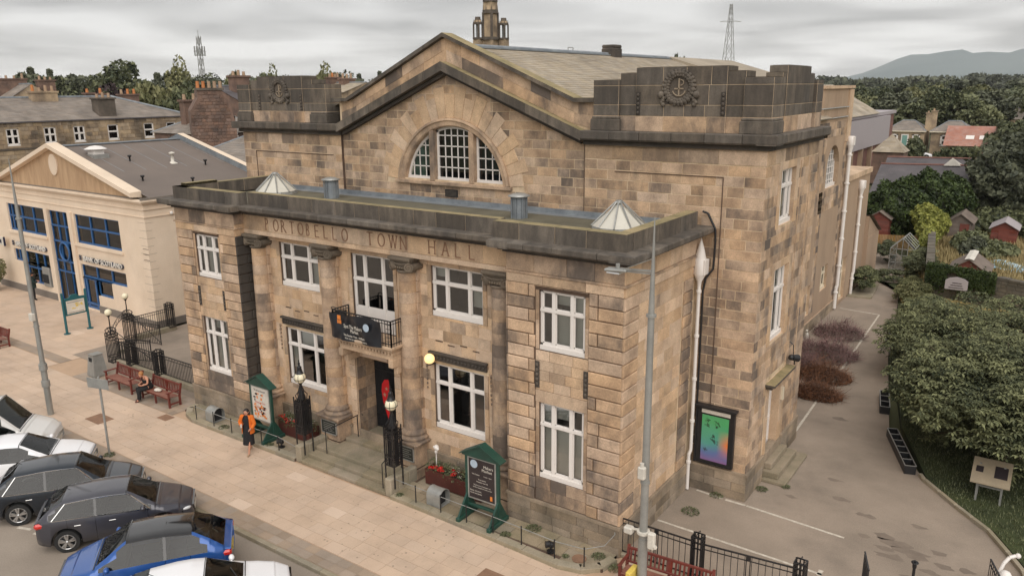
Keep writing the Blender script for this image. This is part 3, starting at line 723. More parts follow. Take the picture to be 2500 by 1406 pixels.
parapet('parapet', (PX0+.44, .34), (PX1-.5, .34), 8.55, 9.018, .30, 3, 1.0, 1.5)
parapet('parapet', (PX1-.5, 0), (.02, 0), 8.55, 9.02, .36, 4, 1.0, 1.4)
parapet('parapet', (.02, .365), (.02, YD-.3), 8.55, 9.02, .36, 5, 1.0, 1.4)
parapet('parapet', (XL-.02, YD-.3), (XL-.02, .365), 8.55, 9.02, .36, 6, 1.0, 1.4)
# flat roof
rf = MB(); rf.box(XL+.3, XR-.3, .3, YD, 8.3, 8.5, 0); rf.build('flat_roof', ['roof_felt'], H)
ld = MB(); ld.box(XL+.35, XR-.35, YD-.09, YD-.02, 8.5, 8.66, 0); ld.quad((XL+.35, YD-.5, 8.506), (XR-.35, YD-.5, 8.506), (XR-.35, YD-.09, 8.512), (XL+.35, YD-.09, 8.512), 0); ld.build('lead_flashing', ['lead'], H)
# ventilators on the flat roof
for i, (x, y) in enumerate(((-14.5, 3.55), (-5.6, 3.45))):
    v = MB(); v.cyl((x, y, 8.5), (x, y, 9.18), .24, n=16, m=0)
    for k in range(8):
        w = k*math.pi/4+.2; v.box(-.02, .02, -.012, .012, 8.5, 9.2, 0)
        v.v[-8:] = [tuple(Matrix.Rotation(w, 3, 'Z') @ Vector((a+.27, b, 0))+Vector((x, y, c))) for a, b, c in v.v[-8:]]
    vv = v.build('roof_ventilator', 'lead', H); cp = MB(); cp.lathe([(0.36, 0), (.37, .03), (.2, .09), (0, .12)], (x, y, 9.2), 18); cp.build('ventilator_cap', 'galv_steel', vv)
for i, (x, y) in enumerate(((-17.55, 3.35), (-1.92, 3.3))):
    v = MB(); v.cyl((x, y, 8.5), (x, y, 8.62), .84, .82, n=10, smooth=False); v.cyl((x, y, 9.28), (x, y, 9.36), .12, .1, n=10); 
    for k in range(10):
        w = 2*math.pi*k/10; v.stick((x+.82*math.cos(w), y+.82*math.sin(w), 8.62), (x+.1*math.cos(w), y+.1*math.sin(w), 9.32), .035)
    sk = v.build('skylight', 'galv_steel', H)
    g = MB(); n = 10; vs = [(x, y, 9.3)]+[(x+.8*math.cos(2*math.pi*k/n), y+.8*math.sin(2*math.pi*k/n), 8.62) for k in range(n)]
    for k in range(n):
        g = MB(); g.add([vs[0], vs[1+k], vs[1+(k+1) % n]], [(0, 1, 2)]); g.build('skylight_pane', 'skylight_glass', sk)

# ---- carved letters of the frieze: raised strokes with serifs, cut shade put into the colour
def stroke_letters(txt, x0, z0, h, adv, w, y, m, parent, th=.055):
    G = {'P': [[(0, 0), (0, 1)], ('a', 0.0, .75, .42, .25)], 'O': [('o',)], 'R': [[(0, 0), (0, 1)], ('a', 0.0, .75, .42, .25), [(.25, .5), (.75, 0)]],
         'T': [[(0, 1), (.8, 1)], [(.4, 0), (.4, 1)]], 'B': [[(0, 0), (0, 1)], ('a', 0, .76, .38, .24), ('a', 0, .26, .44, .26)],
         'E': [[(0, 0), (0, 1)], [(0, 1), (.6, 1)], [(0, .52), (.5, .52)], [(0, 0), (.62, 0)]], 'L': [[(0, 0), (0, 1)], [(0, 0), (.6, 0)]],
         'W': [[(0, 1), (.28, 0)], [(.28, 0), (.52, 1)], [(.52, 1), (.8, 0)], [(.8, 0), (1.05, 1)]], 'N': [[(0, 0), (0, 1)], [(0, 1), (.75, 0)], [(.75, 0), (.75, 1)]],
         'H': [[(0, 0), (0, 1)], [(.75, 0), (.75, 1)], [(0, .5), (.75, .5)]], 'A': [[(0, 0), (.4, 1)], [(.4, 1), (.8, 0)], [(.14, .36), (.66, .36)]]}
    SER = {'P': [(0, 0), (0, 1)], 'R': [(0, 0), (0, 1), (.75, 0)], 'T': [(.4, 0)], 'B': [], 'E': [], 'L': [(0, 1)], 'W': [(0, 1), (.52, 1), (1.05, 1)], 'N': [(0, 0), (.75, 1)], 'H': [(0, 0), (0, 1), (.75, 0), (.75, 1)], 'A': [(0, 0), (.8, 0)], 'O': []}
    x = x0
    for ch in txt:
        mb = MB(); P = lambda p: (x+p[0]*h*w, z0+p[1]*h)
        def seg(p, q, t=th):
            a, b = Vector(P(p)), Vector(P(q)); d = (b-a); l = d.length; d = d/l; nn = Vector((-d.y, d.x))*t/2
            pts = [a-nn, b-nn, b+nn, a+nn]; 
            mb.prism([tuple(v) for v in pts], y-.014, y+.01, 'y')
        for s_ in G[ch]:
            if s_[0] == 'o' or s_[0] == 'a':
                if s_[0] == 'o': pts = [(.45+.45*math.cos(w_), .5+.5*math.sin(w_)) for w_ in [2*math.pi*i/18 for i in range(19)]]
                else: pts = [(s_[1]+s_[3]*max(0, math.cos(w_))**.7 if True else 0, s_[2]+s_[4]*math.sin(w_)) for w_ in [-math.pi/2+math.pi*i/8 for i in range(9)]]
                for a_, b_ in zip(pts[:-1], pts[1:]): seg(a_, b_)
            else: seg(*s_)
        for p in SER[ch]: seg((p[0]-.13, p[1]), (p[0]+.13, p[1]), th*.6)
        o = mb.build('carved_letter', m, parent); x += adv
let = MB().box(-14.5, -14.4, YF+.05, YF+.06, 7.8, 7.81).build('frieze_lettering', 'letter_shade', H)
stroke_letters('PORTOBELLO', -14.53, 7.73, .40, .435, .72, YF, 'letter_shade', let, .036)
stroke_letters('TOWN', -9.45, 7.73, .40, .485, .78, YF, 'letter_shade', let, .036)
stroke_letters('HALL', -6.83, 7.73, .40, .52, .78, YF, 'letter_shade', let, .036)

# ---- engaged columns
def column(x):
    yc = .60; Cn = MB(); Cn.box(x-.02, x+.02, yc-.02, yc+.2, 1.5, 1.52, 0); col = Cn.build('column', 'ashlar', H)
    r = random.Random(int(x*10)); z = 1.66; n = 15; h = (7.06-1.66)/n
    for i in range(n):
        ra = .335-.045*(i/n)**1.5; rb = .335-.045*((i+1)/n)**1.5; so_ = .8 if x > -5 else (.35 if x > -12 else .3)
        d = MB(); d.lathe([(ra-.012, 0), (ra, .006), (ra+.001, h*.5), (rb, h-.006), (rb-.012, h)], (x, yc, z+i*h), 32, 0, (min(1, max(0, r.gauss(.5, .12))), min(1, max(0, r.gauss(so_, .12))), r.random()), smooth=False)
        if i % 2 == 0 and i < 15: d.box(x-.12, x+.37, yc+.05, YC+.05, z+i*h+.01, z+(i+1)*h-.01, 0, rt_(.5))
        else: d.box(x-.12, x+.34, yc+.05, YC+.05, z+i*h+.01, z+(i+1)*h-.01, 0, rt_(.5))
        d.build('drum', 'ashlar', col)
    b = MB(); b.lathe([(.335, .33), (.38, .30), (.40, .27), (.44, .22), (.44, .17), (.40, .14), (.50, .10), (.53, .05), (.50, 0)], (x, yc, 1.34), 24, 0, (.45, .5, .5)); b.build('column_base', 'ashlar', col)
    p = MB(); p.box(x-.47, x+.47, .14, YC, .43, 1.2, 0, (.5, .4, .5)); p.bbox(x-.56, x+.56, .05, YC, 1.2, 1.26, .02, 0, (.4, .5, .5)); p.bbox(x-.6, x+.6, 0.01, YC, 1.26, 1.34, .025, 0, (.4, .6, .5)); p.box(x-.52, x+.52, .09, YC, 0, .43, 0, (.5, .5, .5)); p.box(x-.535, x+.535, .075, YC, .36, .43, 0, (.5, .5, .5))
    p.build('pedestal', 'ashlar', col)
    # ionic capital
    c = MB(); t = (.35, .95, .5)
    c.lathe([(.32, 0), (.35, .04), (.35, .07), (.33, .09)], (x, yc, 6.98), 18, 0, t); c.bbox(x-.46, x+.46, yc-.42, YC, 7.40, 7.50, .02, 0, t); c.bbox(x-.42, x+.42, yc-.36, YC, 7.34, 7.40, .015, 0, t)
    c.box(x-.36, x+.36, yc-.30, YC, 7.10, 7.34, 0, t)
    for sx in (-1, 1):
        for (cx_, cy_, ang) in ((x+sx*.36, yc-.33, sx*.5),):
            # volute: spiral ridge on a drum
            ax = Vector((math.sin(ang), -math.cos(ang), 0)); side = Vector((math.cos(ang), math.sin(ang), 0)); cc = Vector((cx_, cy_, 7.19))
            c.cyl(cc-ax*.10+ax*0, cc+ax*.02, .15, n=16, t=t)
            pr = None
            for k in range(22):
                w = k*.52; rr = .155-.0062*k; q = cc+ax*.035+side*(sx*rr*math.cos(w))+Vector((0, 0, rr*math.sin(w)))
                if pr is not None: c.cyl(pr, q, .018, n=5, t=(.45, .8, .5))
                pr = q
        c.cyl((x+sx*.40, yc-.25, 7.2), (x+sx*.40, YC, 7.2), .11, .13, n=12, t=t)
    for k in range(5): c.sph((x-.18+.09*k, yc-.33, 7.16), .035, 6, t=(.5, .6, .5))
    c.tube([(x-.3, yc-.36, 7.32), (x-.1, yc-.38, 7.28), (x+.1, yc-.38, 7.28), (x+.3, yc-.36, 7.32)], .02, 5, t=t)
    c.build('capital', 'plinth_stone', col)
for x in (-15.30, -11.62, -7.96, -4.28): column(x)
# pilasters/antae beside windows
pl = MB()
for (a, b) in ((-14.95, -14.72), (-12.0, -11.95)): pass
# ---- windows
for i, o in enumerate(PAVW): window(H, F0, o, .13, split=(.27, .44, .27), transom=.36 if o[2] > 5 else .31, seed=i, blinds=.9 if i != 3 else .7, room='room_grey')
for i, o in enumerate(CW): window(H, P1, o, .14, split=(.26, .46, .26), transom=.38 if o[2] > 5 else .32, seed=13+i, blinds=[.25, .3, .15, .35][i], sillh=.16)
window(H, P1, DW, .14, split=(.26, .46, .26), transom=.34, seed=22, blinds=.0, door_panel=.72, sill=False, name='balcony_door')
# lintel mouldings (egg and dart) above the lower centre windows, carved drops
for o in (CW[1], CW[3]):
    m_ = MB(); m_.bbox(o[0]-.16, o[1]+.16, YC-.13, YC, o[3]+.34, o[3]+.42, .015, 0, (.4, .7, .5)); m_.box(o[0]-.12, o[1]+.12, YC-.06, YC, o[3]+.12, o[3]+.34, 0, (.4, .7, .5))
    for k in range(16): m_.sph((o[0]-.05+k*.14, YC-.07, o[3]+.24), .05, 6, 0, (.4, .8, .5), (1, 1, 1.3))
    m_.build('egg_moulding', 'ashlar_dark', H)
    for sx in (o[0]-.28, o[1]+.28):
        g = MB(); 
        for k in range(7): g.sph((sx, YC-.04, o[3]+.02-k*.15), .065-.004*k, 6, 0, (.4, .7, .5), (.8, .6, 1.1))
        g.build('carved_drop', 'ashlar', H)
for (cx0, z, Y) in [(u, 5.15, .0) for u in (PAVW[0][0]-.06, PAVW[0][1]+.06, PAVW[2][0]-.06, PAVW[2][1]+.06)]:
    g = MB(); g.box(cx0-.075, cx0+.075, -.03, 0.01, z-.72, z+.06, 0, (.3, .8, .5))
    for k in range(5): g.sph((cx0, -.04, z-.05-k*.14), .055, 6, 0, (.5, .5, .5), (.9, .7, 1.1))
    g.build('carved_drop', 'ashlar_dark', H)
# raised dark strips painting the shadow of guttae notches between storeys
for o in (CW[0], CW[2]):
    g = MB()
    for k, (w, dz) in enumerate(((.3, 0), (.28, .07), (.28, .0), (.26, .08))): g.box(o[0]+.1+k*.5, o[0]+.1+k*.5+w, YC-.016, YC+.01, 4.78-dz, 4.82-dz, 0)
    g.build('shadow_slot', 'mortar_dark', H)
# ---- balcony
bal = MB(); bal.bbox(-10.75, -8.02, -.22, YC, 4.52, 4.62, .015, 0, (.5, .4, .5)); bal.bbox(-10.66, -8.12, -.12, YC, 4.40, 4.52, .02, 0, (.5, .5, .5))
for k in range(18): bal.box(-10.58+k*.14, -10.50+k*.14, -.09, YC, 4.30, 4.40, 0, (.45, .5, .5))
bal.box(-10.62, -8.16, -.02, YC, 4.12, 4.30, 0, (.5, .3, .5))
B_ = bal.build('balcony', 'ashlar_pale', H)
for x in (-10.55, -8.25): cb_ = MB(); cb_.bbox(x-.1, x+.1, -.08, YC, 3.86, 4.14, .02, 0); cb_.bbox(x-.09, x+.09, .15, YC, 3.6, 3.86, .02, 0); cb_.build('balcony_bracket', 'ashlar_pale', B_)
rl = MB(); bx0, bx1, by = -10.70, -8.07, -.17
cornr = [(bx0, .55), (bx0, by), (bx1, by), (bx1, .55)]
for zz, w in ((5.48, .035), (5.38, .02), (4.72, .025)):
    for p, q in zip(cornr[:-1], cornr[1:]): rl.stick((*p, zz), (*q, zz), w)
for p, q in zip(cornr[:-1], cornr[1:]):
    p, q = Vector(p), Vector(q); n = max(2, int((q-p).length/.12))
    for i in range(n+1):
        u = p.lerp(q, i/n); rl.stick((u.x, u.y, 4.62), (u.x, u.y, 5.48), .016 if 0 < i < n else .04)
for x in (bx1-.03,):
    for k in range(5): rl.stick((x-.18, by-.005, 4.8+k*.14), (x, by-.005, 4.8+k*.14), .014)
rl.tube([(bx0, by, 5.48), (bx0-.02, by-.04, 5.56), (bx0+.1, by-.04, 5.6), (bx0+.3, by, 5.52), (bx0+.5, by, 5.48)], .014)
rl.build('balcony_railing', 'black_iron', B_)
# ---- door: recess, iron gates, dark inside
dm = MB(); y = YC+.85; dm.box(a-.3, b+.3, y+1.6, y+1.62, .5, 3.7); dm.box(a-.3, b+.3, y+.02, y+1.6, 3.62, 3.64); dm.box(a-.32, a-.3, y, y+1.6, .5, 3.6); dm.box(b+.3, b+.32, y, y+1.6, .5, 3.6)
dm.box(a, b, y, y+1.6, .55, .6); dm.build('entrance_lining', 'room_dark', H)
tr = MB(); tr.box(a, b, y-.05, y+.05, 3.3, 3.62, 0); tr.build('door_lintel', 'ashlar', H)
gt = MB(); xm = -9.72
gt.box(a+.04, xm, y+.03, y+.06, .6, 3.3, 1)
for x in np.arange(a+.08, xm, .075): gt.cyl((x, y, .64), (x, y, 3.15), .011, n=5)
for zz in (.66, 1.15, 1.9, 2.85, 3.12): gt.box(a+.06, xm, y-.015, y+.015, zz-.02, zz+.02)
gt.build('iron_gate', ['black_iron', 'room_dark'], H)
gt = MB()
for k in range(9): gt.stick((xm+.05+.0*k, y+.05+.09*k, .62), (xm+.05, y+.05+.09*k, 3.1), .02)
for zz in (.7, 1.2, 2.2, 3.05): gt.stick((xm+.05, y+.05, zz), (xm+.05, y+.8, zz), .03)
gt.build('iron_gate', ['black_iron'], H, label='iron gate leaf folded open into the dark entrance')
# bare board fixed above the door
m_ = MB(); m_.box(-10.05, -8.9, YC-.32, YC-.28, 3.78, 4.08); m_.build('fascia_board', 'paving', H)
# bronze plaques on the door side pedestals
for x in (-11.62, -7.96):
    m_ = MB(); m_.bbox(x-.36, x+.36, .105, .14, .68, 1.14, .01); pq = m_.build('plaque', 'plaque_bronze', H)
    f_ = MB()
    for (p, q, r_, s_) in ((-.38, .38, 1.14, 1.17), (-.38, .38, .65, .68), (-.38, -.36, .65, 1.17), (.36, .38, .65, 1.17)): f_.box(x+p, x+q, .09, .14, r_, s_)
    for k in range(5): f_.box(x-.28, x+.28-(.1*(k % 2)), .102, .106, 1.04-k*.07, 1.055-k*.07)
    f_.build('plaque_frame', 'galv_steel', pq)
# ================================================================== main block behind
YE = YD; YM = YD+.09                    # end bays stand slightly proud of the centre
EX0, EX1 = -15.2, -4.0
LCX, LCZ, LR = -9.62, 8.94, 2.32; LSZ = 9.25; A0 = math.asin(.31/2.45)        # lunette centre and radius
ZC0 = 10.96
wb = MB()
def gable_z(x, z0=10.99, za=13.2, x0=-15.12, x1=-4.0, xa=-9.65):
    if x <= x0 or x >= x1: return z0
    return z0+(za-z0)*((x-x0)/(xa-x0) if x < xa else (x1-x)/(x1-xa))
PM = PF(YM); PE = PF(YE)
backing(PM, EX0, EX1, 8.3, 13.3, [], wb, 0, skip=lambda u, z: z > gable_z(u)+.05 or ((u-LCX)**2+(z-LCZ)**2 < (LR+.12)**2 and z > LSZ), step=.17)
backing(PE, ML, EX0, 8.3, 11.0, [], wb, 0); backing(PE, ML, XL, 0, 8.3, [], wb, 0)
SL1 = (13.2-10.99)/(-9.65+15.12); SL2 = (13.2-10.99)/(5.65)
def keep_l(poly):
    c = (sum(p[0] for p in poly)/len(poly), sum(p[1] for p in poly)/len(poly))
    RV = 3.2 if c[1] > LSZ-.02 else 0
    if RV:
        dx, dz = c[0]-LCX, c[1]-LCZ; d = math.hypot(dx, dz)
        if d < RV-.45: return None
        if d < 1e-6: return None
        a, b = dx/d, dz/d; poly = clip(poly, a, b, a*LCX+b*LCZ+RV)
    return poly
gcl = [(SL1, -1, SL1*(-15.12)-10.99-.05), (-SL2, -1, -SL2*(-4.0)-10.99-.05)]
def sfun(u, z):
    s = .34
    if z < 9.25: s = .5
    if u > -4 and z < 10: s = .42
    return s
ashlar('upper', PM, EX0, EX1, 8.5, 13.6, 0.3085, .45, 1.15, clips=gcl, keep=keep_l, seed=101, sfun=sfun, gap=.011, proud=.007)
ashlar('upper', PE, ML, EX0, 8.5, 10.36, 0.31, .45, 1.0, seed=102, sfun=sfun, proud=.007, gap=.011)
ashlar('upper', PE, ML, EX0, 10.38, 10.8, 0.42, .7, 1.2, seed=103, soot=.5, mats='ashlar_pale')
ashlar('upper', PE, ML, XL, .9, 8.5, 0.33, .5, .9, seed=104, soot=.5)
ashlar('upper', PE, EX1, 0.04, 8.5, 10.36, 0.31, .45, 1.1, seed=105, sfun=lambda u, z: .3, gap=.011, proud=.007)
ashlar('upper', PE, 0.0, MW, .9, 10.36, 0.3055, .4, 1.0, seed=106, sfun=lambda u, z: .62 if (z < 6.5 and u < .9) else .34, gap=.011, proud=.007)
ashlar('upper', PE, EX1, MW, 10.38, 10.8, 0.42, .8, 1.3, seed=107, soot=.5, mats='ashlar_pale')
backing(PE, EX1, MW, 8.3, 11.0, [], wb, 0); backing(PE, 0.0, MW, 0, 8.3, [], wb, 0)
for xx in (-20.6, 0.62): wb.box(xx-.012, xx+.012, YE-.03, YE, 8.5 if xx < 0 else .95, 10.02, 1)
for (xa_, xb_) in ((-20.6, EX0-.5), (-2.9, .62)): wb.box(xa_, xb_, YE-.03, YE, 10.0, 10.025, 1)
wb.box(EX0-.0, EX0+.02, YE-.02, YM, 8.5, 10.9, 1); wb.box(EX1-.02, EX1, YE-.02, YM, 8.5, 10.9, 1)  # dark strips paint the shadow line where the end bays step forward
# voussoirs
nv = 21
for k in range(nv):
    a0, a1 = A0*.9+(math.pi-1.8*A0)*k/nv, A0*.9+(math.pi-1.8*A0)*(k+1)/nv; am = (a0+a1)/2
    ro = 3.2+(.28 if k % 2 else 0)+.25*max(0, math.sin(am))**6
    zlim = gable_z(LCX+ro*math.cos(am))-LCZ
    pts = []
    for (r_, a_) in ((2.62, a0), (2.62, a1), (ro, a1), (ro, a0)): pts.append((LCX+r_*math.cos(a_), LCZ+r_*math.sin(a_)))
    add_stone('voussoir', PM, pts, proud=.022, gap=.006, mats='ashlar_pale', t=(min(1, max(0, rnd.gauss(.5, .12))), .25, rnd.random()))
flush_stones('voussoir', 'voussoir', H)
# archivolt and soffit ring, sill
ar = MB(); n = 40
def arc(r, d, a): return (LCX+r*math.cos(a), YM-d, LCZ+r*math.sin(a))
prof = [(2.62, -.02), (2.62, .10), (2.54, .12), (2.50, .07), (2.36, .05), (LR, .0), (LR, -.34)]
for i in range(n):
    a0, a1 = A0+(math.pi-2*A0)*i/n, A0+(math.pi-2*A0)*(i+1)/n
    for (p, q) in zip(prof[:-1], prof[1:]): ar.quad(arc(p[0], p[1], a0), arc(q[0], q[1], a0), arc(q[0], q[1], a1), arc(p[0], p[1], a1), 0, (.5, .45, .5))
ar.build('arch_moulding', 'ashlar', H)
sb = MB(); sb.bbox(LCX-2.7, LCX+2.7, YM-.16, YM+.2, LSZ-.12, LSZ-.0, .015, 0, (.5, .5, .5)); sb.build('window_sill', 'ashlar', H)
# lunette window: outer frame, two stone mullions, glazing bars, panes
gy = YM+.24
lw = MB()
def barq(mb, x0, x1, z0, z1, pr=.05): mb.box(x0, x1, gy-pr, gy+.01, z0, z1, 0)
for i in range(n):
    a0, a1 = A0+(math.pi-2*A0)*i/n, A0+(math.pi-2*A0)*(i+1)/n
    vs = [(LCX+r_*math.cos(a_), y_, LCZ+r_*math.sin(a_)) for r_ in (LR, LR-.09) for a_ in (a0, a1) for y_ in (gy-.06, gy)]
    lw.add(vs, [(0, 2, 6, 4), (4, 6, 7, 5), (0, 1, 3, 2)])
barq(lw, LCX-LR, LCX+LR, LSZ, LSZ+.15, .08)
for s_ in (-1, 1):
    for x in (1.06, .78): barq(lw, LCX+s_*x-.05, LCX+s_*x+.05, LSZ+.1, LCZ+math.sqrt(LR**2-x**2)-.02, .06)
def topz(x): return LCZ+math.sqrt(max(0, (LR-.09)**2-(x-LCX)**2))
for k in range(1, 5): barq(lw, LCX-.73+k*.292-.019, LCX-.73+k*.292+.019, LSZ+.13, topz(LCX-.73+k*.292), .035)
for k in range(1, 6): barq(lw, LCX-.75, LCX+.75, LSZ+.13+k*.385-.019, LSZ+.13+k*.385+.019, .035)
for s_ in (-1, 1):
    for k in range(1, 5):
        z = LSZ+.13+k*.385; xm_ = math.sqrt(max(0, (LR-.09)**2-(z-LCZ)**2))
        if xm_ > 1.1: barq(lw, *sorted((LCX+s_*1.1, LCX+s_*xm_)), z-.019, z+.019, .035)
    for k in range(1, 4):
        x = LCX+s_*(1.1+k*.3); barq(lw, x-.019, x+.019, LSZ+.13, topz(x), .035)
LW = lw.build('arched_window', 'white_paint', H)
for s_ in (-1, 1):
    m_ = MB(); x = LCX+s_*.92; m_.bbox(x-.11, x+.11, YM-.04, gy+.02, LSZ, LCZ+math.sqrt(LR**2-.92**2)+.03, .02, 0, (.45, .6, .5)); m_.build('stone_mullion', 'ashlar', H)
def pane_grid(x0, x1, nx, zh=.385):
    for i in range(nx):
        a_, b_ = x0+(x1-x0)*i/nx, x0+(x1-x0)*(i+1)/nx
        for k in range(6):
            z0_, z1_ = LSZ+.13+k*zh, LSZ+.13+(k+1)*zh
            t_ = [min(topz(a_), z1_), min(topz(b_), z1_)]
            if max(t_) <= z0_+.02: continue
            g_ = MB(); g_.quad((a_, gy-.012, z0_), (b_, gy-.012, z0_), (b_, gy-.012, max(z0_, t_[1])), (a_, gy-.012, max(z0_, t_[0]))); g_.build('pane', 'glass_dark' if abs(a_-LCX) < 1 else 'glass_blue', LW)
pane_grid(LCX-.73, LCX+.73, 5); pane_grid(LCX-2.2, LCX-1.1, 4); pane_grid(LCX+1.1, LCX+2.2, 4)
m_ = MB()
m_.prism([(LCX+LR*math.cos(math.pi*i/20), LCZ+LR*math.sin(math.pi*i/20)) for i in range(21)], gy+1.0, gy+1.02, 'y'); m_.build('room_lining', 'room_grey', LW)
m_ = MB(); m_.box(LCX-.73, LCX+.73, gy+.1, gy+.11, LSZ+1.5, LSZ+1.95); m_.build('blind', 'clay_pot', LW)
# vent grille under the arch
m_ = MB(); m_.box(-9.94, -9.35, YM-.03, YM+.0, 8.72, 8.99, 0)
for k in range(5): m_.box(-9.9, -9.39, YM-.045, YM-.03, 8.75+k*.045, 8.765+k*.045, 1)
m_.build('wall_vent', ['room_dark', 'ashlar_dark'], H)
wb.build('upper_wall_backing', ['mortar_pale', 'mortar_dark'], H)
# right wall of the front range of the main block (x = MW), with a tall window above another
PS = PR(MW); SY1 = 10.4
SW = [(6.35, 7.85, 8.45, 10.15), (6.35, 7.85, 4.75, 7.1)]; SD = (6.75, 8.0, .55, 3.2)
sw = MB(); backing(PS, YD, SY1, 0, 11.0, SW+[SD], sw, 0)
for o in SW+[SD]: reveal(PS, o, .30, sw, 1)
so_ = [(o[0]-.3, o[1]+.35, o[2]-.05, o[3]+.25) for o in SW]+[(SD[0]-.4, SD[1]+.5, 0, 3.6)]
ashlar('flank', PS, YD-.01, SY1, .9, 10.36, .3055, .3, .62, ops=so_, seed=111, sfun=lambda u, z: .42)
ashlar('flank', PS, YD-.01, SY1, 10.38, 10.8, .42, .6, 1.0, seed=112, soot=.5, mats='ashlar_pale')
for o in SW+[SD]:
    for (a_, b_) in ((o[0]-.28, o[0]), (o[1], o[1]+.33)): ashlar('flank', PS, a_, b_, max(o[2], .9)-.05, o[3]+.25, .6, 1, 1, seed=5, proud=.02, mats='ashlar_pale')
    ashlar('flank', PS, o[0], o[1], o[3], o[3]+.25, .25, .7, .8, seed=6, proud=.02, mats='ashlar_pale')
for yv in (8.35, 9.45): sw.box(MW, MW+.03, yv-.012, yv+.012, .9, 10.3, 1)
sw.box(MW-.2, MW+.03, YD+.1, SY1, 0, .84, 2)
sw.build('flank_wall_backing', ['mortar_pale', 'ashlar_pale', 'plinth_stone'], H)
for i, o in enumerate(SW): window(H, PS, o, .18, split=(.27, .46, .27), transom=.34, seed=40+i, blinds=.7)
for (P, u0, u1, sd_) in ((PF(YD-.02), .06, MW+.05, 5), (PR(MW+.02), YD-.05, 6.5, 6), (PR(MW+.02), 8.35, SY1+.02, 7)):
    ashlar('plinth', P, u0, u1, 0.0, .84, .28, .5, 1.1, seed=60+sd_, proud=.05, mats='plinth_stone', soot=.4)
for q in ((.09, MW+.09, YD-.09, YD+.05), (MW-.1, MW+.091, YD+.05, 6.5), (MW-.1, MW+.091, 8.35, SY1+.02)): MB().box(*q, .842, .925, 0).build('plinth_cap', 'plinth_stone', H)
# side door, hood and steps
m_ = MB(); m_.quad((MW-.3, SD[0], SD[2]), (MW-.3, SD[1], SD[2]), (MW-.3, SD[1], SD[3]), (MW-.3, SD[0], SD[3])); 
for (p, q) in ((0, .12), (.56, .68), (1.13, 1.25)): m_.box(MW-.3, MW-.26, SD[0]+p, SD[0]+q, SD[2], SD[3], 0)
for zz in (.55, 1.6, 3.08): m_.box(MW-.3, MW-.258, SD[0], SD[1], zz, zz+.12, 0)
m_.build('side_door', 'white_paint', H)
m_ = MB(); m_.box(MW-.1, MW+.32, SD[0]-.5, SD[1]+.55, 3.36, 3.44, 0, mtop=1); m_.box(MW-.1, MW+.2, SD[0]-.38, SD[1]+.42, 3.24, 3.36, 0); m_.build('door_hood', ['ashlar_dark', 'lichen_top'], H)
m_ = MB(); m_.box(MW+.02, MW+.10, 8.1, 8.2, 2.3, 2.75, 0); m_.build('wall_box', 'cream_paint', H)
stp = thing('side_steps', 'three worn stone steps below the side door of the hall', 'steps', (2.2, 7.7, 0))
for i, (x1, y0, y1, z0, z1) in enumerate(((2.68, 6.45, 9.1, 0.0, .12), (2.40, 6.6, 8.75, .12, .34), (2.12, 6.75, 8.5, .34, .55))):
    m_ = MB(); m_.bbox(MW+.02 if i < 9 else 0, x1, y0, y1, z0, z1, .02, 0, (.5, .4, .5)); m_.build('step', 'terrace_flag', stp)
# main cornice: horizontals, rakes and returns
CT = 11.265; ov = .343
cornice_run('cornice2', [(ML-ov, YD+4), (ML-ov, YE-ov), (-15.12, YE-ov)], ZC0+.01, CT, ov, 0, 15, lmin=1.0, lmax=1.2)
cornice_run('cornice2', [(-4.0, YE-ov), (MW+ov, YE-ov), (MW+ov, SY1)], ZC0+.01, CT, ov, 0, 16, lmin=.9, lmax=1.3)
bm = MB()
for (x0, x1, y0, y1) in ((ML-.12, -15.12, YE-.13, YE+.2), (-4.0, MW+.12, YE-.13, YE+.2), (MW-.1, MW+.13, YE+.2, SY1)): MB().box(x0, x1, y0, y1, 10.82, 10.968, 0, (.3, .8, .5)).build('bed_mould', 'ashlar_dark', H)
def rake(kind, p, q, y0, y1, th, seed, lmin, lmax, mats='sooty_stone', so=.7, top=True):
    """sloping course from p to q in the x,z plane, thickness th below the line"""
    r = random.Random(seed); p, q = Vector(p), Vector(q); L_ = (q-p).length; dr = (q-p)/L_; n = max(1, round(L_/r.uniform(lmin, lmax)))
    cuts = [0]+[L_*(i+r.uniform(-.15, .15))/n for i in range(1, n)]+[L_]
    vert = Vector((0, -1))
    for a, b in zip(cuts[:-1], cuts[1:]):
        A = p+dr*(a+.005 if a else a); B = p+dr*(b-.005 if b < L_ else b); pts = [A+vert*th, B+vert*th, B, A]
        vs = [(v.x, y0, v.y) for v in pts]+[(v.x, y1, v.y) for v in pts]
        t = (min(1, max(0, r.gauss(.5, .2))), min(1, max(0, r.gauss(so, .15))), r.random())
        STONES.setdefault(kind, []).append((L_*th/(Vector(vs[0])-CAMP).length_squared, vs, [(0, 1, 2, 3), (1, 5, 6, 2), (2, 6, 7, 3), (3, 7, 4, 0), (4, 5, 1, 0)], mats, t))
        if top: tops.quad((A.x, y0, A.y+.004), (B.x, y0, B.y+.004), (B.x, y1, B.y+.004), (A.x, y1, A.y+.004), 0)
AX = -9.66
rake('raking', (-15.12, 11.262), (AX, 13.50), YE-ov, YM, .31, 21, .9, 1.3); rake('raking', (AX, 13.50), (-4.0, 11.262), YE-ov, YM, .31, 22, .9, 1.3)
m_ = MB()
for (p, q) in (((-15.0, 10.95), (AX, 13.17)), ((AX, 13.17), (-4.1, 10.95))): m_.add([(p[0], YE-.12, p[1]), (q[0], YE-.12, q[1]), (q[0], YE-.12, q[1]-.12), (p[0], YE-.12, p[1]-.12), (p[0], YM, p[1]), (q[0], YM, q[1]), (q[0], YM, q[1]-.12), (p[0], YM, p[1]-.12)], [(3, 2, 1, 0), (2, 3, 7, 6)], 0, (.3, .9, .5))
m_.build('bed_mould', 'ashlar_dark', H)
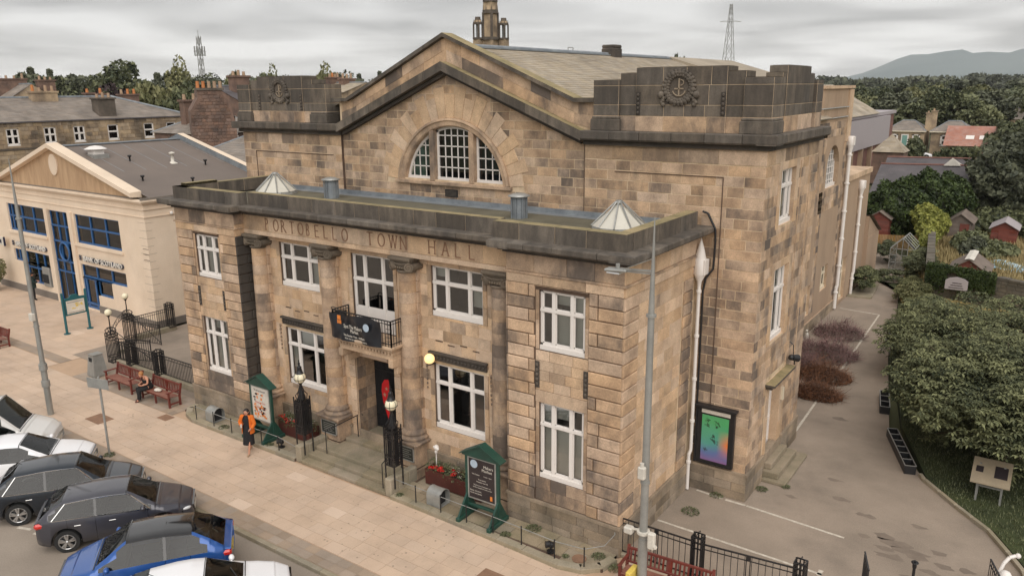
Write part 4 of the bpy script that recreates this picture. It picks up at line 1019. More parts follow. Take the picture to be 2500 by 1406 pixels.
# upper tympanum band: two sloping courses between lower cornice and coping
PU = PF(YD+.02)
UB = [(-15.0, 12.13), (-14.6, 12.13), (-9.70, 14.33), (-4.4, 12.13), (-3.6, 12.13)]
def band_z(x, lo):
    if x < AX: return (11.27+(13.5-11.27)*max(0, (x+15.12))/(AX+15.12)) if lo else 12.13+(14.33-12.13)*max(0, (x+14.6))/(4.9)
    return (11.27+(13.5-11.27)*max(0, (-4.0-x))/(AX*-1-4.0)) if lo else 12.13+(14.33-12.13)*max(0, (-4.4-x))/(5.3)
m_ = MB(); xs = np.linspace(-15.2, -3.5, 60)
for x0_, x1_ in zip(xs[:-1], xs[1:]): m_.quad((x0_, YD+.02, band_z(x0_, 1)-.3), (x1_, YD+.02, band_z(x1_, 1)-.3), (x1_, YD+.02, band_z(x1_, 0)), (x0_, YD+.02, band_z(x0_, 0)))
m_.build('gable_band_backing', 'mortar_pale', H)
for j in range(2):
    r = random.Random(50+j); x = -15.1
    while x < -3.6:
        w = r.uniform(.55, 1.1); x2 = min(x+w, -3.55)
        if x < AX < x2: x2 = AX
        f = lambda X: band_z(X, 1)+(band_z(X, 0)-band_z(X, 1))*j/2; g_ = lambda X: band_z(X, 1)+(band_z(X, 0)-band_z(X, 1))*(j+1)/2
        add_stone('band', PU, [(x, f(x)), (x2, f(x2)), (x2, g_(x2)), (x, g_(x))], mats='ashlar', t=(min(1, max(0, r.gauss(.5, .2))), min(1, max(0, r.gauss(.5, .25))), r.random()), proud=.015)
        x = x2
flush_stones('band', 'band_stone', H)
rake('coping', (-14.65, 12.26), (-9.70, 14.47), YD-.16, YD+.42, .13, 31, .9, 1.3, so=.8); rake('coping', (-9.70, 14.47), (-4.35, 12.26), YD-.16, YD+.42, .13, 32, .9, 1.3, so=.8)
rake('coping', (-15.5, 12.26), (-14.65, 12.26), YD-.16, YD+.42, .13, 33, .9, 1.3, so=.8); rake('coping', (-4.35, 12.26), (-3.66, 12.26), YD-.16, YD+.42, .13, 34, .9, 1.3, so=.8)
# ---- sculpted parapet blocks over the end bays
def pblock(x0, x1, y0, y1, z0, z1, seed, rows=None, soot=.8):
    """block of coursed parapet stones"""
    r = random.Random(seed); zs = [z for z in (z0, 11.72, 12.05, 12.62, z1) if z0 <= z <= z1]; zs = sorted(set(zs))
    MB().box(x0+.002, x1-.002, y0+.002, y1-.002, z0, z1-.006, 0).build('parapet_core', 'mortar_pale', H)
    for a_, b_ in zip(zs[:-1], zs[1:]):
        if b_-a_ < .05: continue
        for P, u0, u1, fl in ((PF(y0), x0, x1, False), (PR(x1), y0, y1, False)):
            u = u0
            while u < u1-.01:
                w = r.uniform(.6, 1.0); w = u1-u if u1-u-w < .35 else w
                add_stone('pblock', P, [(u, a_), (u+w, a_), (u+w, b_), (u, b_)], mats='sooty_stone' if b_ > 11.8 else 'ashlar', proud=.010, gap=.008, flip=fl,
                          t=(min(1, max(0, r.gauss(.5, .18))), min(1, max(0, r.gauss(soot if b_ > 12.1 else .5, .15))), r.random())); u += w
    tops.quad((x0-.01, y0-.01, z1+.004), (x1+.01, y0-.01, z1+.004), (x1+.01, y1, z1+.004), (x0-.01, y1, z1+.004), 0)
YP = YE-.02
def emblem(cx, cz, y, parent, face='P'):
    g = MB(); n = 26
    for k in range(n):
        w = 2*math.pi*k/n
        for (rr, s_) in ((.43, .075), (.36, .06), (.49, .05)):
            w2 = w+(.12 if rr > .4 else 0); g.sph((cx+rr*math.cos(w2), y-.05, cz+rr*math.sin(w2)), s_*rnd.uniform(.8, 1.15), 6, 0, (.35, .7, .5), (1.2, .8, 1))
    E_ = g.build('wreath', 'sooty_stone', parent)
    g = MB(); g.cyl((cx, y-.02, cz), (cx, y+.02, cz), .36, n=24, t=(.4, .3, .5)); g.build('wreath_disc', 'ashlar_dark', E_)
    g = MB(); g.box(cx-.02, cx+.02, y-.06, y-.02, cz-.24, cz+.26); g.box(cx-.14, cx+.14, y-.06, y-.02, cz-.05, cz-.015)
    for k in range(10):
        w = -math.pi*.08-math.pi*.84*k/10; w2 = -math.pi*.08-math.pi*.84*(k+1)/10
        g.cyl((cx+.2*math.cos(w), y-.04, cz-.05+.19*math.sin(w)), (cx+.2*math.cos(w2), y-.04, cz-.05+.19*math.sin(w2)), .02, n=5)
        w = -math.pi/2+math.pi*k/10; w2 = w+math.pi/10
        g.cyl((cx+.04+.1*math.cos(w), y-.04, cz+.14+.08*math.sin(w)), (cx+.04+.1*math.cos(w2), y-.04, cz+.14+.08*math.sin(w2)), .016, n=5)
    g.build('anchor_emblem', 'plinth_stone', E_)
    g = MB()
    for s_ in (-1, 1):
        for k in range(6): g.sph((cx+s_*(.5+.03*math.sin(k*2)), y-.05, cz-.28-.06*k+.1), .07, 6, 0, (.35, .6, .5), (1, .8, 1))
        g.sph((cx+s_*.55, y-.06, cz-.2), .11, 8, 0, (.4, .6, .5))
    g.build('scrolled_ribbon', 'sooty_stone', E_)
for (x0, sgn) in ((0, 1), (0, -1)):
    # right block coordinates; the left one is its mirror image about the axis of symmetry
    tr_ = (lambda v: v) if sgn == 1 else (lambda v: 2*XC-v)
    def B_(xa, xb, y0, y1, z0, z1, sd_): pblock(min(tr_(xa), tr_(xb)), max(tr_(xa), tr_(xb)), y0, y1, z0, z1, sd_)
    B_(-3.68, -2.80, YP-.06, YE+.8, CT+.0, 12.80, 1+sgn); B_(-2.80, -2.25, YP+.05, YE+.8, CT, 12.99, 3+sgn); B_(-2.25, .58, YP, YE+.8, CT, 13.14, 5+sgn)
    B_(.58, 1.10, YP+.05, YE+.8, CT, 13.0, 7+sgn); B_(1.10, 1.92, YP-.06, YE+.95, CT, 12.82, 9+sgn)
    # side: recess, tall middle, end pier
    B_(1.35, 1.84, YE+.95, YE+1.25, CT, 12.95, 21+sgn); B_(1.35, 1.88, YE+1.25, 8.55, CT, 13.15, 23+sgn); B_(1.4, 1.83, 8.55, 9.2, CT, 12.95, 25+sgn); B_(1.4, 1.90, 9.4, 10.1, CT, 12.75, 27+sgn)
    for (xa, xb) in ((-3.74, -2.74), (1.04, 1.98)):
        m_ = MB(); m_.bbox(min(tr_(xa), tr_(xb)), max(tr_(xa), tr_(xb)), YP-.14, YE+.9, CT+.0, CT+.36, .02, 0, (.4, .7, .5)); m_.bbox(min(tr_(xa), tr_(xb))+.03, max(tr_(xa), tr_(xb))-.03, YP-.10, YE+.9, CT+.36, CT+.44, .02, 0, (.5, .5, .5)); m_.build('pedestal_base', 'sooty_stone', H)
    emblem(tr_(-.85), 12.55, YP, H)
    for xx in (-2.16, .50):
        g = MB(); g.box(tr_(xx)-.07, tr_(xx)+.07, YP-.03, YP+.01, 11.75, 12.42, 0, (.2, .9, .5))
        for k in range(5): g.sph((tr_(xx), YP-.035, 12.34-k*.13), .052, 6, 0, (.5, .4, .5), (.9, .7, 1.1))
        g.build('carved_drop', 'ashlar_dark', H)
flush_stones('pblock', 'parapet_block', H)
# ---- hall roof behind the gable
XH0, XH1 = -18.31, -1.25; RZ = 14.05; EZ = 11.0; RY0, RY1 = YD+.4, 24.0
rs = MB(); slates(rs, (XH1+.3, RY0, EZ), (XH1+.3, RY1, EZ), (XC, RY1, RZ), (XC, RY0, RZ), .22, .33, 0)
slates(rs, (XH0-.3, RY1, EZ), (XH0-.3, RY0, EZ), (XC, RY0, RZ), (XC, RY1, RZ), .4, .8, 0)
rs.build('roof_slates', ['slate_buff'], H, kind='stuff')
m_ = MB(); m_.tube([(XC, RY0-.2, RZ+.03), (XC, RY1, RZ+.03)], .09, 6); m_.box(XC-.2, XC+.2, RY0, RY1, RZ-.03, RZ+.012); m_.build('roof_ridge', 'lead', H)
m_ = MB()
for x in (-9.6,): m_.tube([(XC, 13.4, RZ), (XC, 13.4, RZ+.22), (XC+.02, 13.8, RZ+.22), (XC, 13.8, RZ)], .02, 5)
m_.build('ridge_hook', 'galv_steel', H)
m_ = MB(); m_.bbox(XC-.36, XC+.36, 17.0, 17.9, 13.5, 14.42, .1, 0, (.4, .8, .5)); m_.bbox(XC-.34, XC+.34, 17.05, 17.85, 14.36, 14.52, .05, 0, (.5, .7, .5)); m_.build('roof_turret', 'ashlar_dark', H)
# flats between the front parapet blocks and the hall walls
m_ = MB(); m_.box(XH1, MW-.02, YD+.6, SY1, 11.0, 11.2, 0); m_.box(ML+.02, XH0, YD+.6, SY1, 11.0, 11.2, 0)
m_.box(XH1, MW-.02, SY1-.3, SY1, 0, 11.0, 1); m_.box(ML+.02, XH0, SY1-.3, SY1, 0, 11.0, 1); m_.box(ML+.0, ML+.3, YD+.1, SY1, 0, 11.0, 1); m_.build('side_flat_roof', ['roof_felt', 'harling'], H)
# hall side wall x = XH1, harled with sandstone piers, arched windows, and the taller stage block
HW = MB(); PHs = PR(XH1); HY1 = 29.3
arch = [(21.6, 23.4), (24.9, 27.5)]; asz, arz = 7.35, 8.75
hops = [(a_, b_, asz, 9.6) for a_, b_ in arch]; small = [(25.75, 27.1, 1.75, 3.1), (23.0, 23.7, 1.0, 2.6), (30.2, 31.5, .2, 2.75), (33.4, 34.3, 1.5, 2.9), (33.2, 34.2, 5.0, 6.3)]
backing(PHs, SY1-.4, HY1, 0, 10.9, hops+small[:2], HW, 0)
for (a_, b_) in arch:                       # spandrels and curved reveals of the arches
    cx_, rr, n = (a_+b_)/2, (b_-a_)/2, 14
    for i in range(n):
        w0, w1 = math.pi-math.pi*i/n, math.pi-math.pi*(i+1)/n
        p = (cx_+rr*math.cos(w0), 8.3+1.25*math.sin(w0)); q = (cx_+rr*math.cos(w1), 8.3+1.25*math.sin(w1))
        HW.quad(PHs(p[0], p[1], 0), PHs(q[0], q[1], 0), PHs(q[0], 9.6, 0), PHs(p[0], 9.6, 0)); HW.quad(PHs(p[0], p[1], 0), PHs(q[0], q[1], 0), PHs(q[0], q[1], -.4), PHs(p[0], p[1], -.4), 1)
    for u in (a_, b_): HW.quad(PHs(u, asz, 0), PHs(u, 8.3, 0), PHs(u, 8.3, -.4), PHs(u, asz, -.4), 1)
    HW.quad(PHs(a_, asz, 0), PHs(b_, asz, 0), PHs(b_, asz, -.4), PHs(a_, asz, -.4), 1)
    f = MB(); D = -.3
    for u, w in [(a_+.05, .1), (b_-.05, .1), (cx_, .06)]+[(a_+(b_-a_)*k/6, .03) for k in range(1, 6)]:
        zt = 8.3+1.25*math.sqrt(max(0, 1-((u-cx_)/rr)**2)); f.box(XH1+D, XH1+D+.07, u-w/2, u+w/2, asz, max(zt, asz+.1), 0)
    for k in range(1, 7):
        z = asz+k*.34; w = rr if z < 8.3 else rr*math.sqrt(max(0, 1-((z-8.3)/1.25)**2)); f.box(XH1+D, XH1+D+.06, cx_-w, cx_+w, z-.02, z+.02, 0)
    f.box(XH1+D, XH1+D+.16, a_, b_, asz, asz+.16, 0)
    aw = f.build('arched_window', 'white_paint', H)
    g_ = MB(); g_.prism([(a_, asz), (b_, asz), (b_, 8.3)]+[(cx_+rr*math.cos(math.pi*i/10), 8.3+1.25*math.sin(math.pi*i/10)) for i in range(1, 10)]+[(a_, 8.3)], XH1+D+.01, XH1+D+.012, 'x'); g_.build('pane', 'glass_dark', aw)
    g_ = MB(); g_.box(XH1-1.2, XH1-1.18, a_-.3, b_+.3, asz-.3, 9.8); g_.build('room_lining', 'room_grey', aw)
for o in small[:2]: reveal(PHs, o, .3, HW, 1)
for o in small: window(H, PHs, o, .2, split=(.5, .5) if o[2] > .5 else (1,), transom=.4, seed=9, blinds=.2, glass='glass_dark', frame='cream_paint')
ashlar('hall', PHs, 20.6, 28.4, 6.2, 7.3, .36, .4, .8, seed=201, soot=.4, mats='ashlar')
for (a_, b_) in ((19.9, 20.8), (23.75, 24.5), (28.3, 29.3)): ashlar('hall', PHs, a_, b_, .9, 10.3, .36, .3, .6, seed=int(a_), soot=.5, mats='ashlar')
ashlar('hall', PHs, SY1, HY1, 10.0, 10.75, .38, .6, 1.1, seed=203, soot=.6, mats='ashlar'); ashlar('hall', PR(XH1+.08), 14, HY1, 0, .6, .3, .6, 1.1, seed=204, soot=.3, mats='plinth_stone')
HW.box(XH1-.2, XH1+.08, SY1, HY1, 0, .6, 0)
# stage block
HW.box(XH0, XH1-.02, 23.4, HY1, 10.2, 12.45, 0); HW.box(XH1-.3, XH1+.05, 28.4, HY1+.05, 9.6, 12.35, 1); HW.box(XH0, XH1+.08, 23.3, HY1+.1, 12.4, 12.55, 1)
HW.box(XH0, XH1-.01, HY1-.3, HY1, 0, 10.2, 0)
# rear wing
HW.box(-14, -1.05, HY1, 38.2, 0, 6.6, 0) if False else None
PW = PR(-1.2); backing(PW, HY1+.01, 36.0, 0, 7.3, small[2:], HW, 0)
for o in small[2:]: reveal(PW, o, .3, HW, 1)
HW.box(-14, -1.21, 35.7, 36.0, 0, 7.3, 0); HW.box(-14, -1.1, HY1+.02, 36.1, 7.3, 7.6, 1); HW.box(-6, -.95, 36, 39.5, 0, 3.1, 0)
HW.add([(-6, 36, 3.1), (-.8, 36, 3.1), (-.8, 39.6, 3.1), (-6, 39.6, 3.1), (-.8, 36, 4.6), (-6, 36, 4.6)], [(4, 2, 3, 5)], 2); HW.add([(-.98, 36, 3.1), (-.98, 39.4, 3.1), (-.98, 36, 4.5)], [(0, 1, 2)], 0); HW.add([(-6, 36.01, 3.1), (-.98, 36.01, 3.1), (-.98, 36.01, 4.5), (-6, 36.01, 4.5)], [(0, 1, 2, 3)], 0)
HW.build('hall_side_walls', ['harling', 'ashlar_pale', 'slate_grey'], H)
for zz in (10.95, 11.45):
    m_ = MB(); m_.tube([(XH1+.06, 12.0, zz), (XH1+.06, 28.3, zz)], .035, 6); m_.build('wall_pipe', 'galv_steel', H)
# stage roof gable seen over the parapet
m_ = MB(); m_.add([(XC, 33.9, 14.15), (XC+5.2, 33.9, 12.6), (XC-5.2, 33.9, 12.6), (XC, 24, 14.15), (XC+5.2, 24, 12.6), (XC-5.2, 24, 12.6)], [(0, 1, 2), (3, 5, 4), (0, 3, 4, 1), (0, 2, 5, 3)], 0); m_.build('stage_roof', 'slate_buff', H)
# ---- rainwater pipes
def downpipe(x, y, z0, z1, r, hop, wallx=None, name='downpipe', jog=True):
    g = MB(); zz = z0
    pts = [(x, y, z1), (x, y, z0+1.35), (x-.04, y-.04, z0+1.2), (x-.04, y-.04, z0)] if jog else [(x, y, z1), (x, y, z0)]
    g.tube(pts, r, 10)
    n = max(2, int((z1-z0)/1.7))
    for k in range(n+1): z = z0+.95+(z1-z0-1.2)*k/n; g.cyl((x if z > z0+1.3 else x-.04, y if z > z0+1.3 else y-.04, z-.04), (x if z > z0+1.3 else x-.04, y if z > z0+1.3 else y-.04, z+.04), r*1.45, n=10)
    p = g.build(name, 'white_paint', H)
    if hop:
        g = MB(); g.lathe([(r, -.1), (r*1.3, .05), (.17, .25), (.19, .3), (.19, .75), (.17, .77)], (x, y, z1), 10); 
        if hop == 2: g.lathe([(.17, .77), (.12, 1.0), (.0, 1.4)], (x, y, z1), 10)
        g.bbox(x-.2, x+.2, y-.12, y+.2, z1+.28, z1+.74, .01); g.build('rain_hopper', 'white_paint', p)
downpipe(.16, YD-.28, 0.05, 6.85, .055, 2)
downpipe(XH1+.18, 29.0, .1, 9.1, .1, 1); downpipe(XH1+.2, 33.0, .1, 6.3, .09, 1)
m_ = MB(); m_.tube([(.09, YD-.12, 9.0), (.25, YD-.1, 8.95), (.5, YD-.1, 8.5), (.52, YD-.1, 8.1), (.5, YD-.1, 7.3), (.3, YD-.14, 7.0), (.24, YD-.16, 6.6), (.24, YD-.15, 1.0)], .035, 6); m_.build('black_cable', 'black_iron', H)
# upstand inside the poster reveal: framed poster on the wall
pf = thing('poster_case', 'glazed black poster case with a rainbow coloured poster on the sandstone wall', 'poster case', (.87, YD-.06, 1.0))
m_ = MB(); m_.bbox(.27, 1.47, YD-.16, YD-.02, 1.0, 2.95, .015); m_.bbox(.2, 1.54, YD-.26, YD-.02, 2.9, 2.98, .015); m_.build('case_frame', 'black_iron', pf)
m_ = MB(); m_.quad((.44, YD-.164, 1.14), (1.30, YD-.164, 1.14), (1.30, YD-.164, 2.66), (.44, YD-.164, 2.66)); ps = m_.build('poster', 'poster_gradient', pf)
m_ = MB(); m_.box(.42, 1.34, YD-.175, YD-.164, 2.72, 2.84); m_.build('title_strip', 'poster_white', pf)
g = MB(); r = random.Random(3)
for (cx_, cz_, s_) in ((.63, 2.5, .08), (.95, 2.47, .08), (.63, 2.33, .05), (.93, 2.32, .05), (.85, 1.98, .1), (.85, 1.85, .1), (.6, 1.5, .06)):
    q = None
    for k in range(16):
        v = (cx_+r.gauss(0, s_*.6), YD-.168, cz_+r.gauss(0, s_*.6))
        if q: g.stick(q, v, .005)
        q = v
g.build('ink_drawing', 'print_dark', ps)
# flush remaining stone groups
for k, nm in (('rust', 'banded_stone'), ('ash', 'ashlar_block'), ('side', 'side_wall_stone'), ('centre', 'dressed_stone'), ('plinth', 'plinth_block'), ('frieze', 'frieze_stone'), ('cornice', 'cornice_stone'),
              ('parapet', 'parapet_stone'), ('upper', 'wall_stone'), ('flank', 'flank_wall_stone'), ('cornice2', 'upper_cornice_stone'), ('raking', 'raking_cornice_stone'), ('coping', 'coping_stone'), ('hall', 'hall_wall_stone')):
    flush_stones(k, nm, H)
tops.build('weathered_tops', 'lichen_top', H, kind='stuff')
# wall lamps and fittings
wl = thing('wall_lamp', 'round amber globe lamp fixed to the wall beside the third column', 'wall lamp', (-7.08, .5, 4.1))
m_ = MB(); m_.sph((-7.08, .5, 4.25), .17, 12); m_.build('globe', 'lamp_glow', wl); m_ = MB(); m_.tube([(-7.08, .5, 4.08), (-7.08, YC, 4.02)], .03, 6); m_.cyl((-7.08, .5, 4.06), (-7.08, .5, 4.12), .09, n=10); m_.build('bracket', 'black_iron', wl)
sl_ = thing('wall_spotlight', 'black spotlight on a stalk above the side door hood', 'spotlight', (2.1, 8.6, 3.45))
m_ = MB(); m_.cyl((2.1, 8.6, 3.45), (2.1, 8.6, 3.62), .02); m_.cyl((2.05, 8.5, 3.72), (2.18, 8.7, 3.66), .1, .13, n=12); m_.sph((2.02, 8.45, 3.73), .1, 8); m_.build('lamp_head', 'black_iron', sl_)
m_ = MB(); m_.tube([(MW, 8.7, 4.2), (2.0, 8.7, 4.1), (2.05, 8.6, 3.8)], .015, 5); m_.build('cable', 'black_iron', sl_)
# ================================================================== SETTING
m_ = MB(); S_ = 9000; m_.box(-S_, S_, -S_, S_, -1.2, -.30); struct('ground', m_, 'terrain')
m_ = MB(); m_.box(-120, 60, -40, -5.1, -.6, -.12); struct('road', m_, 'road_asphalt')
# pavement: base sheet, sawn slabs laid in courses parallel to the kerb
pv = MB(); pv.box(-120, 3.2, -4.95, 0.30, -.4, -.012, 0); pv.box(-120, -29.3, .3, 5.3, -.4, -.012, 0); pv.box(3.2, 60, -4.95, 0.2, -.4, -.012, 0)
PVO = struct('pavement', pv, ['paving_joint'])
SL = []; r = random.Random(5)
def slab_rows(x0, x1, y0, y1, rh, l0, l1, z=0.0, mt='paving', skip=None):
    n = max(1, round((y1-y0)/rh)); h = (y1-y0)/n
    for i in range(n):
        x = x0-r.uniform(0, .5); 
        while x < x1:
            l = r.uniform(l0, l1); a, b = max(x, x0), min(x+l, x1); c, d = y0+i*h, y0+(i+1)*h; x += l
            if b-a < .05 or (skip and skip((a+b)/2, (c+d)/2)): continue
            zz = z+r.uniform(-.0015, .0015); dd = (Vector(((a+b)/2, c, 0))-CAMP).length
            m = mt; t = (min(1, max(0, r.gauss(.5, .06))), .3, .5+.25*r.random())
            if r.random() < .012: t = (.8, .3, .3)
            SL.append(((b-a)*h/dd**2, (a+.004, b-.004, c+.004, d-.004, zz), m, t))
slab_rows(-19.2, 6, -4.32, -1.24, .44, .55, .8, skip=lambda x, y: False)
slab_rows(0.3, 6, -1.24, .1, .45, .55, .8)
slab_rows(-60, -19.2, -4.32, -1.3, .5, .6, .9); slab_rows(-60, -29.5, -1.3, 5.25, .55, .7, 1.0, skip=lambda x, y: -.75 < y < -.1)
SL.sort(key=lambda s: -s[0])
for s in SL[:300]:
    a, b, c, d, z = s[1]; m_ = MB(); m_.box(a, b, c, d, -.03, z, 0, s[3]); m_.f.pop(0); m_.m.pop(); m_.t.pop(); m_.s.pop(); m_.build('paving_slab', s[2], PVO)
m_ = MB()
for s in SL[300:]:
    a, b, c, d, z = s[1]; m_.add([(a, c, z), (b, c, z), (b, d, z), (a, d, z)], [(0, 1, 2, 3)], 0, s[3])
m_.build('paving_slabs_beyond', 'paving', PVO, kind='stuff')
m_ = MB(); r_ = random.Random(77)
for k in range(420):
    x, y, q = r_.uniform(-45, 5), r_.uniform(-4.2, -1.3), r_.uniform(.012, .035); m_.add([(x+q*math.cos(a), y+q*math.sin(a), .004) for a in (0, 1.05, 2.1, 3.14, 4.2, 5.24)], [(0, 1, 2, 3, 4, 5)])
m_.build('gum_spots', 'paving_band', PVO, kind='stuff')
# darker setts band along the kerb, strip by the benches, far band
for (a, b, c, d, nm) in ((-60, 8, -4.95, -4.34, 'kerbside_band'), (-27.2, -19.3, -1.28, .28, 'bench_strip'), (-60, -29.5, -.7, -.12, 'paving_band')):
    m_ = MB(); x = a; k = 0
    while x < b:
        l = .42; y = c; 
        while y < d-.01:
            y2 = min(y+.3, d); m_.add([(x+.003, y+.003, .002), (min(x+l, b)-.003, y+.003, .002), (min(x+l, b)-.003, y2-.003, .002), (x+.003, y2-.003, .002)], [(0, 1, 2, 3)], 0, rt_(.5, .14)); y = y2
        x += l
    m_.build(nm, 'paving_band', PVO, kind='stuff')
# kerb stones
kb = MB().box(-120, 60, -5.09, -4.96, -.4, -.02, 0); KO = struct('kerb', kb, ['paving_joint'])
x = -30.0
for i in range(34):
    m_ = MB(); m_.bbox(x+.004, x+.906, -5.12, -4.955, -.3, .004, .012, 0, rt_(.5, .15)); m_.build('kerb_stone', 'kerb', KO); x += .91
m_ = MB(); m_.box(-120, -30, -5.12, -4.955, -.3, .004); m_.box(.94, 60, -5.12, -4.955, -.3, .004); m_.build('kerb_run', 'kerb', KO)
# covers set in the pavement
for (x, y, w, d, l) in ((-21.4, -3.1, 1.0, .65, 'square brown access cover in the pavement left of the sign post'), (-19.3, -1.55, .6, .42, 'small brown access cover near the left bench'), (-2.35, -2.75, .7, .55, 'brown access cover at the bottom edge of the pavement')):
    m_ = MB(); m_.box(x-w/2, x+w/2, y-d/2, y+d/2, -.02, .007, 0)
    for k in range(5): m_.box(x-w/2+.04, x+w/2-.04, y-d/2+.05+k*(d-.1)/5, y-d/2+.08+k*(d-.1)/5, .005, .011, 0)
    solo('access_cover', m_, 'letter_shade', l, 'access cover')
# road paint: echelon bay ticks
TK = [(-17.9, -9.6, .9), (-15.75, -8.62, .5), (-15.0, -8.5, .9), (-12.7, -10.4, .9), (-11.85, -9.9, .3), (-11.2, -9.5, .5), (-20.5, -8.6, .9)]
for (x, y, l) in TK:
    m_ = MB(); a = R_(20); m_.prism([(x+math.cos(a)*u-math.sin(a)*v, y+math.sin(a)*u+math.cos(a)*v) for u, v in ((0, -.05), (l, -.05), (l, .05), (0, .05))], -.121, -.114, 'z'); struct('bay_marking', m_, 'line_white')
# terrace in front of the hall
tb = MB(); tb.box(-17.9, -12.0, -1.2, .05, -.3, .085); tb.box(-19.2, -17.9, -.75, .05, -.3, .084); tb.box(-7.44, -.55, -1.2, .8, -.3, .085); tb.box(-.55, .0, -.9, .05, -.3, .084); tb.box(PX0, PX1, .0, YC, -.3, .083)
TO = struct('terrace', tb, ['mortar_dark'])
r = random.Random(8)
for (x0, x1, y0, y1) in ((-18.2, -12.0, -1.0, -.1), (-7.44, -.6, -1.0, -.1), (-15.8, -12.0, -.1, .7), (-7.3, -3.7, -.1, .7)):
    n = max(1, round((y1-y0)/.45)); h = (y1-y0)/n
    for i in range(n):
        x = x0
        while x < x1-.05:
            l = min(r.uniform(.6, 1.1), x1-x); l = x1-x if x1-x-l < .3 else l
            m_ = MB(); m_.box(x+.006, x+l-.006, y0+i*h+.006, y0+(i+1)*h-.006, .02, .11+r.uniform(-.004, .004), 0, rt_(.5, .15)); m_.build('flagstone', 'terrace_flag', TO); x += l
# edge stones (straight runs and curved ends)
def edge(path, wd=.26, z0=-.05, z1=.135, seg=.95, kindm='kerb', par=None):
    pts = [Vector(p) for p in path]
    for p, q in zip(pts[:-1], pts[1:]):
        L_ = (q-p).length; n = max(1, round(L_/seg)); d = (q-p)/L_; nn = Vector((-d.y, d.x))
        for k in range(n):
            a = p+d*(L_*k/n+.004); b = p+d*(L_*(k+1)/n-.004)
            m_ = MB(); ps_ = [a, b, b+nn*wd, a+nn*wd]; m_.prism([tuple(v) for v in ps_], z0, z1-.02, 'z', 0, rt_(.5, .16)); c_ = sum(ps_, Vector((0, 0)))/4
            t2 = [c_+(v-c_)*.93 for v in ps_]; n0 = len(m_.v); m_.v += [(v.x, v.y, z1-.02) for v in ps_]+[(v.x, v.y, z1) for v in t2]
            for i in range(4): m_.f.append((n0+i, n0+(i+1) % 4, n0+4+(i+1) % 4, n0+4+i)); m_.m.append(0); m_.t.append((.5, .3, .5)); m_.s.append(False)
            m_.f.append(tuple(n0+4+i for i in range(4))); m_.m.append(0); m_.t.append(rt_(.5, .16)); m_.s.append(False)
            m_.build('edge_stone', kindm, par)
edge([(-19.35, -.2), (-19.25, -.62), (-18.75, -1.02), (-18.0, -1.24), (-17.0, -1.26), (-12.0, -1.22)], par=TO)
edge([(-7.42, -1.24), (-5.0, -1.28), (-2.3, -1.38), (-1.1, -1.44), (-.45, -1.28), (.0, -.85), (.14, -.3)], par=TO)
m_ = MB(); m_.prism([(-19.2, -.2), (-18.7, -.9), (-18.0, -1.1), (-17.9, .0), (-19.2, .0)], 0, .1, 'z'); m_.prism([(-1.2, -1.2), (-.5, -1.1), (.0, -.7), (.0, .0), (-1.2, 0)], 0, .1, 'z'); m_.build('rounded_paving', 'terrace_flag', TO)
# front steps
fs_ = thing('front_steps', 'broad worn stone steps up to the main door', 'steps', (-9.8, -.2, 0))
for (x0, x1, y0, y1, z0, z1) in ((-11.69, -7.7, -1.18, .8, 0, .13), (-11.69, -7.7, -.86, .8, .13, .27), (-11.69, -7.7, -.5, .8, .27, .41), (-11.1, -8.5, .38, .9, .41, .54), (-10.72, -8.88, .86, 1.75, .54, .61)):
    n = 1 if x1-x0 < 2.5 else 3
    for k in range(n): m_ = MB(); m_.bbox(x0+(x1-x0)*k/n+.004, x0+(x1-x0)*(k+1)/n-.004, y0, y1, z0, z1, .015, 0, rt_(.5, .12)); m_.build('step_stone', 'terrace_flag', fs_)
for (x0, x1, lab) in ((-11.97, -11.69, 'mossy low stone pier wall on the left of the front steps'), (-7.70, -7.43, 'mossy low stone pier wall on the right of the front steps')):
    t_ = thing('step_wall', lab, 'wall', ((x0+x1)/2, -.6, 0), group='low walls flanking the steps'); 
    for (y0, y1, z1) in ((-1.17, -.78, .62), (-.77, -.3, .60), (-.29, .1, .58)): m_ = MB(); m_.bbox(x0, x1, y0, y1, 0, z1, .03, 0, rt_(.5, .15)); m_.build('wall_stone', 'kerb', t_)
# passage on the left, car park and lane on the right
m_ = MB(); m_.box(-30.3, XL-.05, .28, 20, -.3, .004); struct('passage', m_, 'asphalt_old')
cp_ = [(3.2, .22), (0.0, .22), (0.02, YD), (MW, YD), (MW, SY1), (-1.3, SY1), (-1.3, 32.4), (.15, 32.6), (-.3, 37.2), (1.0, 37.2), (1.6, 33), (2.75, 25.2), (3.0, 22), (4.6, 13.2), (5.7, 10.8), (6.29, 9.5), (7.42, 8.14), (8.36, 7.1), (8.83, 6.17), (9.25, 5.3), (9.6, 3.4), (9.7, .22)]
m_ = MB(); m_.prism(cp_, -.3, .0, 'z'); struct('car_park', m_, 'asphalt_old')
m_ = MB(); m_.prism([(-1.3, 37.2), (1.2, 37.2), (.6, 44), (-6, 62), (-30, 150), (-34, 150), (-12, 62), (-5, 44)], -.32, -.04, 'z'); struct('back_lane', m_, 'asphalt_old')
def line(p, q, w=.09, z=.004):
    p, q = Vector(p), Vector(q); d = (q-p).normalized(); nn = Vector((-d.y, d.x))*w/2; m_ = MB(); a = p
    L_ = (q-p).length; k = 0
    vs = []; n = max(2, int(L_/.3))
    for i in range(n+1):
        c = p+d*(L_*i/n); e_ = rnd.uniform(.85, 1.1); vs += [(c.x-nn.x*e_, c.y-nn.y*e_, z), (c.x+nn.x*e_, c.y+nn.y*e_, z)]
    m_.add(vs, [(2*i, 2*i+2, 2*i+3, 2*i+1) for i in range(n)]); struct('painted_line', m_, 'line_white')
